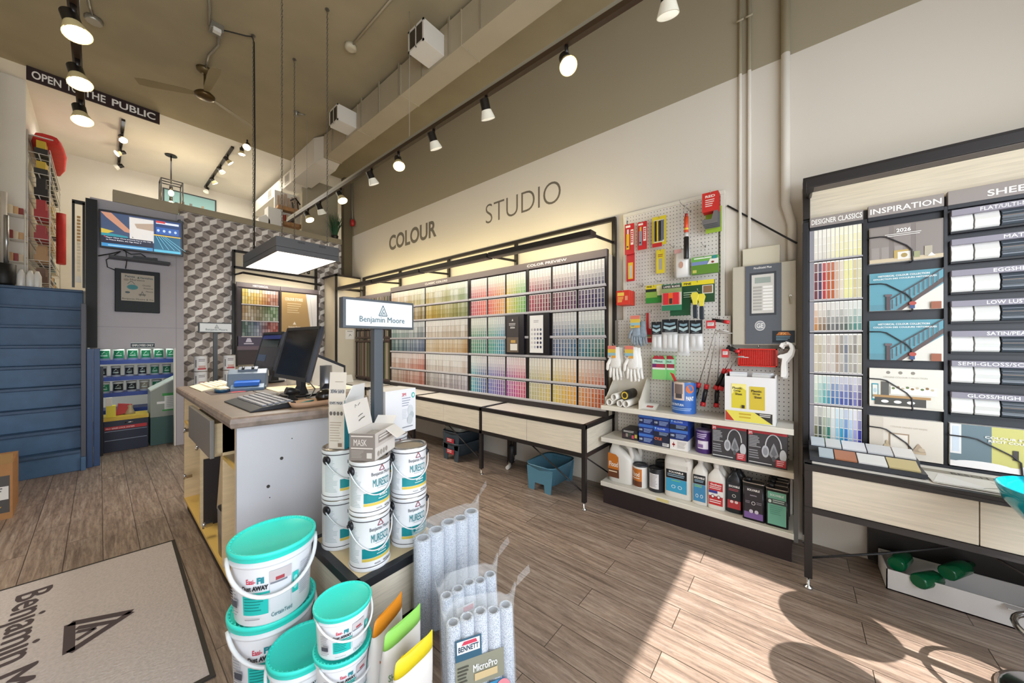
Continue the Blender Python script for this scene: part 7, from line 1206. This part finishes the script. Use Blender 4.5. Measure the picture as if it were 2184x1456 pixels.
b=MB(); b.box((1.97,7.06,1.97),(2.36,7.10,4.02),WHITE); tag(b.build('pier_board'),'white board behind the pallet wood shelf','board')
for i,(x,c,h) in enumerate(((2.03,'e0d8c8',.17),(2.065,'b03a30',.16),(2.11,'c8a888',.18),(2.15,'a82a2a',.15),(2.19,'3a3028',.17),(2.24,'d8c8a8',.16))): b=MB(); b.box((x,6.94,3.42),(x+.03,7.04,3.42+h),C(c)); tag(b.build('book'),'%s book on the pallet wood shelf'%['ivory','narrow red','tan','dark red','black','cream'][i],'book','books on the pallet wood shelf')
b=MB(); b.tube([(2.17,6.93,3.86),(2.25,6.92,3.92),(2.33,6.93,3.83)],.013,DKB,8); b.tube([(2.20,6.93,3.84),(2.22,6.93,3.70)],.01,DKB,8); b.tube([(2.28,6.93,3.86),(2.3,6.93,3.70)],.01,DKB,8); tag(b.build('wall_lamp'),'black bracket lamp clamped to the pallet wood shelf','lamp')
t=thing('white_printer','white machine sitting on the ledge below the pallet shelf','machine',(1.85,6.85,3.2)); b=MB(); b.box((1.79,6.75,3.256),(2.0,6.95,3.60),C('e6e4e0',.4)); b.build('body',t,bev=.006); b=MB(); b.prism([(0,0),(.16,.0),(.16,.12),(.1,.2),(.0,.12)],(1.66,6.75,3.256),*NX,-.16,C('eceae6',.4)); b.build('paper_tray',t,bev=.004); b=MB(); b.box((1.6,6.66,3.20),(2.05,6.96,3.2555),TP); tag(b.build('ledge_support'),'taupe ledge board carrying the white machine','board')
# back wall rack with cabinets under it
t=thing('chip_rack','narrow chip rack headed HISTORICAL with a tan poster, on the wallpapered wall','paint chip rack',(1.87,6.45,0)); yb=6.40
b=MB()
for x in (1.29,2.44): b.box((x-.017,yb+.10,0),(x+.017,yb+.134,2.73),BLACKM)
for z in (2.70,2.455): b.box((1.29,yb+.10,z),(2.44,yb+.134,z+.034),BLACKM)
b.build('frame',t); b=MB(); b.box((1.31,yb+.135,.6),(2.42,yb+.15,2.70),CREAM); p=Pn(b,(1.31,yb+.135,.6),*NX); p.text('A',.13,1.92,.07,.12,C('2a2624'),.03); p.text('re',.94,1.92,.10,.09,C('2a2624'),.03); b.build('cream_panel',t)
b=MB(); b.box((1.30,yb,2.17),(1.86,yb+.03,2.24),GREYH); Pn(b,(1.30,yb,2.17),*NX).text('HISTORICAL',.2,.02,.2,.028,C('e4dcdc'),.01); b.box((1.87,yb,2.17),(2.44,yb+.03,2.24),GREYH); b.build('header',t)
b=MB(); b.box((1.30,yb+.02,1.0),(2.44,yb+.03,2.17),C('3a3033')); b.build('back_panel',t)
for x in (1.30,1.855,2.42): b=MB(); b.box((x,yb,.98),(x+.02,yb+.03,2.17),C('2a2022')); b.build('divider',t)
b=MB(); b.box((1.88,yb+.0,1.30),(2.41,yb+.018,2.15),C('b0905f')); p=Pn(b,(1.88,yb,1.30),*NX); p.poly([(.36,.85),(.53,.85),(.53,0),(.46,0)],C('dcd8d6')); p.line([(.42,.85),(.49,.0)],.006,C('b8b4b2')); p.text('COLOUR STORIES',.05,.72,.26,.05,C('efe4d0'),.02); p.lines(.08,.5,.3,.68,5,C('dcc8a0'),.3); p.text('Benjamin Moore',.1,.27,.17,.035,C('f0e6d4'),.02); p.poly([(.16,.33),(.185,.38),(.21,.33)],C('f0e6d4')); p.rect(0,0,.53,.2,C('a8926c')); b.build('poster',t)
b=MB(); b.box((1.31,yb+.0,1.28),(1.85,yb+.018,1.43),C('4a4258')); p=Pn(b,(1.31,yb,1.28),*NX); p.rect(.08,.03,.2,.045,C('cfcad8')).poly([(.1,.06),(.18,.06),(.16,.12),(.12,.12)],C('cfcad8')); p.rect(0,-.06,.54,-.0,C('6a5a66')); b.build('sample_panel',t)
b=MB(); b.cyl((1.33,yb-.22,2.35),(2.40,yb-.22,2.30),.016,BLACKM,8); b.cyl((1.31,yb+.11,2.36),(1.33,yb-.22,2.35),.014,BLACKM,8); b.build('light_bar',t); light('rack_lamp','AREA',(1.87,yb-.2,2.28),5,(1,.92,.78),(.6,0,0),shape='RECTANGLE',size=1.0,size_y=.05)
for z in (1.43,1.67,1.92): b=MB(); b.box((1.36,yb-.006,z-.012),(1.84,yb+.02,z),C('d8d0d0',.4)); b.build('chip_shelf',t)
def cardy(me,x,z0,z1,m): me.box((x[0],yb+.004,z0),(x[1],yb+.014,z1),m)
def soft3():
    P3=[['e0c85a','d8b050','a86a50'],['b89a6a','8a7a58','6a8a5a'],['5a7a6a','6a7a9a','a83a2a']]
    for ri,(z0,z1) in enumerate(((1.925,2.15),(1.675,1.90),(1.435,1.655))):
        for k in range(13):
            c=P3[ri][k//5]
            for j in range(4): q=max(0,min(.92,R.uniform(.25,.65)+(.1*j if ri==0 else -.05*j+.2))); yield (cardy,(1.37+.036*k,1.37+.036*k+.031),z0+(z1-z0)*j/4,z0+(z1-z0)*(j+.95)/4,[lin(v*(1-q)+.93*q) for v in mixc(c,P3[ri][min(2,k//5+1)],(k%5)/5)])
stripes('paint_chips','coloured chip cards in three rows under the HISTORICAL header',[soft3])
b=MB(); b.box((1.30,5.98,.62),(2.42,6.39,.68),TOPL); b.box((1.30,6.0,.0),(2.42,6.38,.62),CREAM); tag(b.build('low_cabinet'),'cream low cabinet under the HISTORICAL chip rack','cabinet')
t=thing('corner_board','cream corner board with black edges and a small notice, ending the chip wall','panel',(2.8,6.06,0)); b=MB(); b.box((2.59,6.05,0),(3.0,6.07,2.49),CREAM); b.box((2.575,6.07,0),(2.59,6.5,2.49),CREAM); b.build('board',t)
b=MB(); b.box((2.57,6.035,.0),(2.60,6.065,2.50),BLACKM); b.box((2.57,6.035,2.47),(3.0,6.05,2.50),BLACKM); b.box((2.555,6.06,2.47),(2.575,6.55,2.50),BLACKM); b.box((2.59,6.035,2.24),(3.0,6.05,2.265),BLACKM); b.build('edging',t)
b=MB(); b.box((2.74,6.046,1.39),(2.90,6.0495,1.55),C('efeae2')); p=Pn(b,(2.74,6.046,1.39),*NX); p.line([(.06,.05),(.08,.09),(.1,.06)],.008,C('4a4a4a')); p.lines(.03,.12,.13,.145,1,C('8a8680')); b.build('notice',t)
b=MB(); 
T0=(2.62,5.62,.6825); b.loft([[(T0[0]-.06,T0[1],T0[2]),(T0[0]+.06,T0[1],T0[2]),(T0[0]+.06,T0[1]+.1,T0[2]),(T0[0]-.06,T0[1]+.1,T0[2])],[(T0[0]-.05,T0[1]+.045,T0[2]+.12),(T0[0]+.05,T0[1]+.045,T0[2]+.12),(T0[0]+.05,T0[1]+.055,T0[2]+.12),(T0[0]-.05,T0[1]+.055,T0[2]+.12)]],C('e8e4dc'),True,False); tag(b.build('table_tent'),'small white folded card on the far end of the long bench','card')
# second branded post and its white cans beyond the counter
post('small grey post with a white triangle logo sign, before the wallpapered wall',1.03,6.22,.746,1.47,1.61,.36,.045)
b=MB(); b.box((.80,6.02,0),(1.24,6.45,.745),WOODP); tag(b.build('display_block'),'pale block hidden behind the counter, carrying the red banded white cans','display block')
for i,(x,y) in enumerate(((.865,6.12),(1.165,6.12))):
    for k in range(2):
        t=thing('white_can','%s white can with a red band, on the %s side of the small post'%(('lower','upper')[k],('stair','chip rack')[i]),'paint can',(x,y,.746+.211*k),'red banded white cans'); r,h=.068,.209; z=.746+.2105*k; b=MB(); b.lathe([(r*1.02,0),(r,.01),(r,h-.015),(r*1.03,h-.01)],(x,y,z),CANW,24); p=Pn(b,(x,y,z),*NX,fn=lambda a,q,e,x=x,y=y,z=z:V((x+(.068+e)*math.sin(a/.068-.15),y-(.068+e)*math.cos(a/.068-.15),z+q))); p.rect(-.03,.02,.06,.04,C('b8404a')).rect(-.02,.04,.05,.075,C('c8a8a4')); p.lines(-.02,.12,.05,.16,2,C('6a6468'),.4); p.rect(-.055,.05,-.045,.15,C('4a464a')); b.build('body',t); b=MB(); b.lathe([(r*1.03,h-.01),(r*1.02,h),(r*.85,h),(.001,h-.004)],(x,y,z),M('tin_lid','9a9590'),24,cap=False); b.build('lid',t)
# trays under the long bench
BT=M('blue_tray','4f7d92',.4); DT=M('dark_tray','3a4650',.4)
def rtray(x,y,z,lab,m,deep=.16,grp=None):
    t=thing('roller_tray',lab,'roller tray',(x,y,z),grp); b=MB(); o=[rring(x,y,z+q,.20*s_,.155*s_,20,5) for q,s_ in ((.06,.82),(deep+.06,.98),(deep+.075,1.06),(deep+.06,1.03),(deep+.05,.94),(.072,.78))]; b.loft(o,m); b.build('tray_body',t)
    for sx in (-1,1): b=MB(); b.prism([(-.12,0),(-.06,0),(-.05,.07),(.05,.07),(.06,0),(.12,0),(.14,deep+.05),(-.14,deep+.05)],(x+sx*.185+.004,y,z),(0,-1,0),(0,0,1),.008,m); b.build('leg',t)
rtray(2.72,1.78,0,'open blue roller tray on the floor under the near end of the bench',BT)
for k in range(2): rtray(2.74,3.02,.125*k,'%s dark blue tray of the nested pair with red labels'%('lower','upper')[k],DT,.13,'nested trays under the bench')
for k in range(2): b=MB(); b.box((2.533,2.95,.08+.125*k),(2.536,3.07,.13+.125*k),C('b02f3a')); Pn(b,(2.533,3.07,.08+.125*k),*NY).lines(.01,.008,.09,.042,2,C('e8d0d0'),.5); tag(b.build('tray_label'),'red label on the %s nested tray'%('lower','upper')[k],'label')
b=MB(); b.loft([rring(2.74,3.02,.335+q,.19*s_,.15*s_,20,5) for q,s_ in ((0,1),(.05,1),(.055,.9),(.02,.85))],M('clear_liner','b8b8b0',.15,alpha=.6)); tag(b.build('tray_liner'),'clear tray liner resting on the nested trays','tray liner')
b=MB(); b.box((2.86,2.4,.0),(2.90,2.44,.42),DKB); b.tube([(2.88,2.42,.03),(2.80,2.36,.02),(2.74,2.34,.02)],.02,C('d8d4cc'),8); b.lathe([(.03,.0),(.02,.1),(.03,.18)],(2.84,2.36,.05),C('2a2a2e'),10); tag(b.build('power_adapter'),'dark adapter and plug on a post under the bench','adapter')
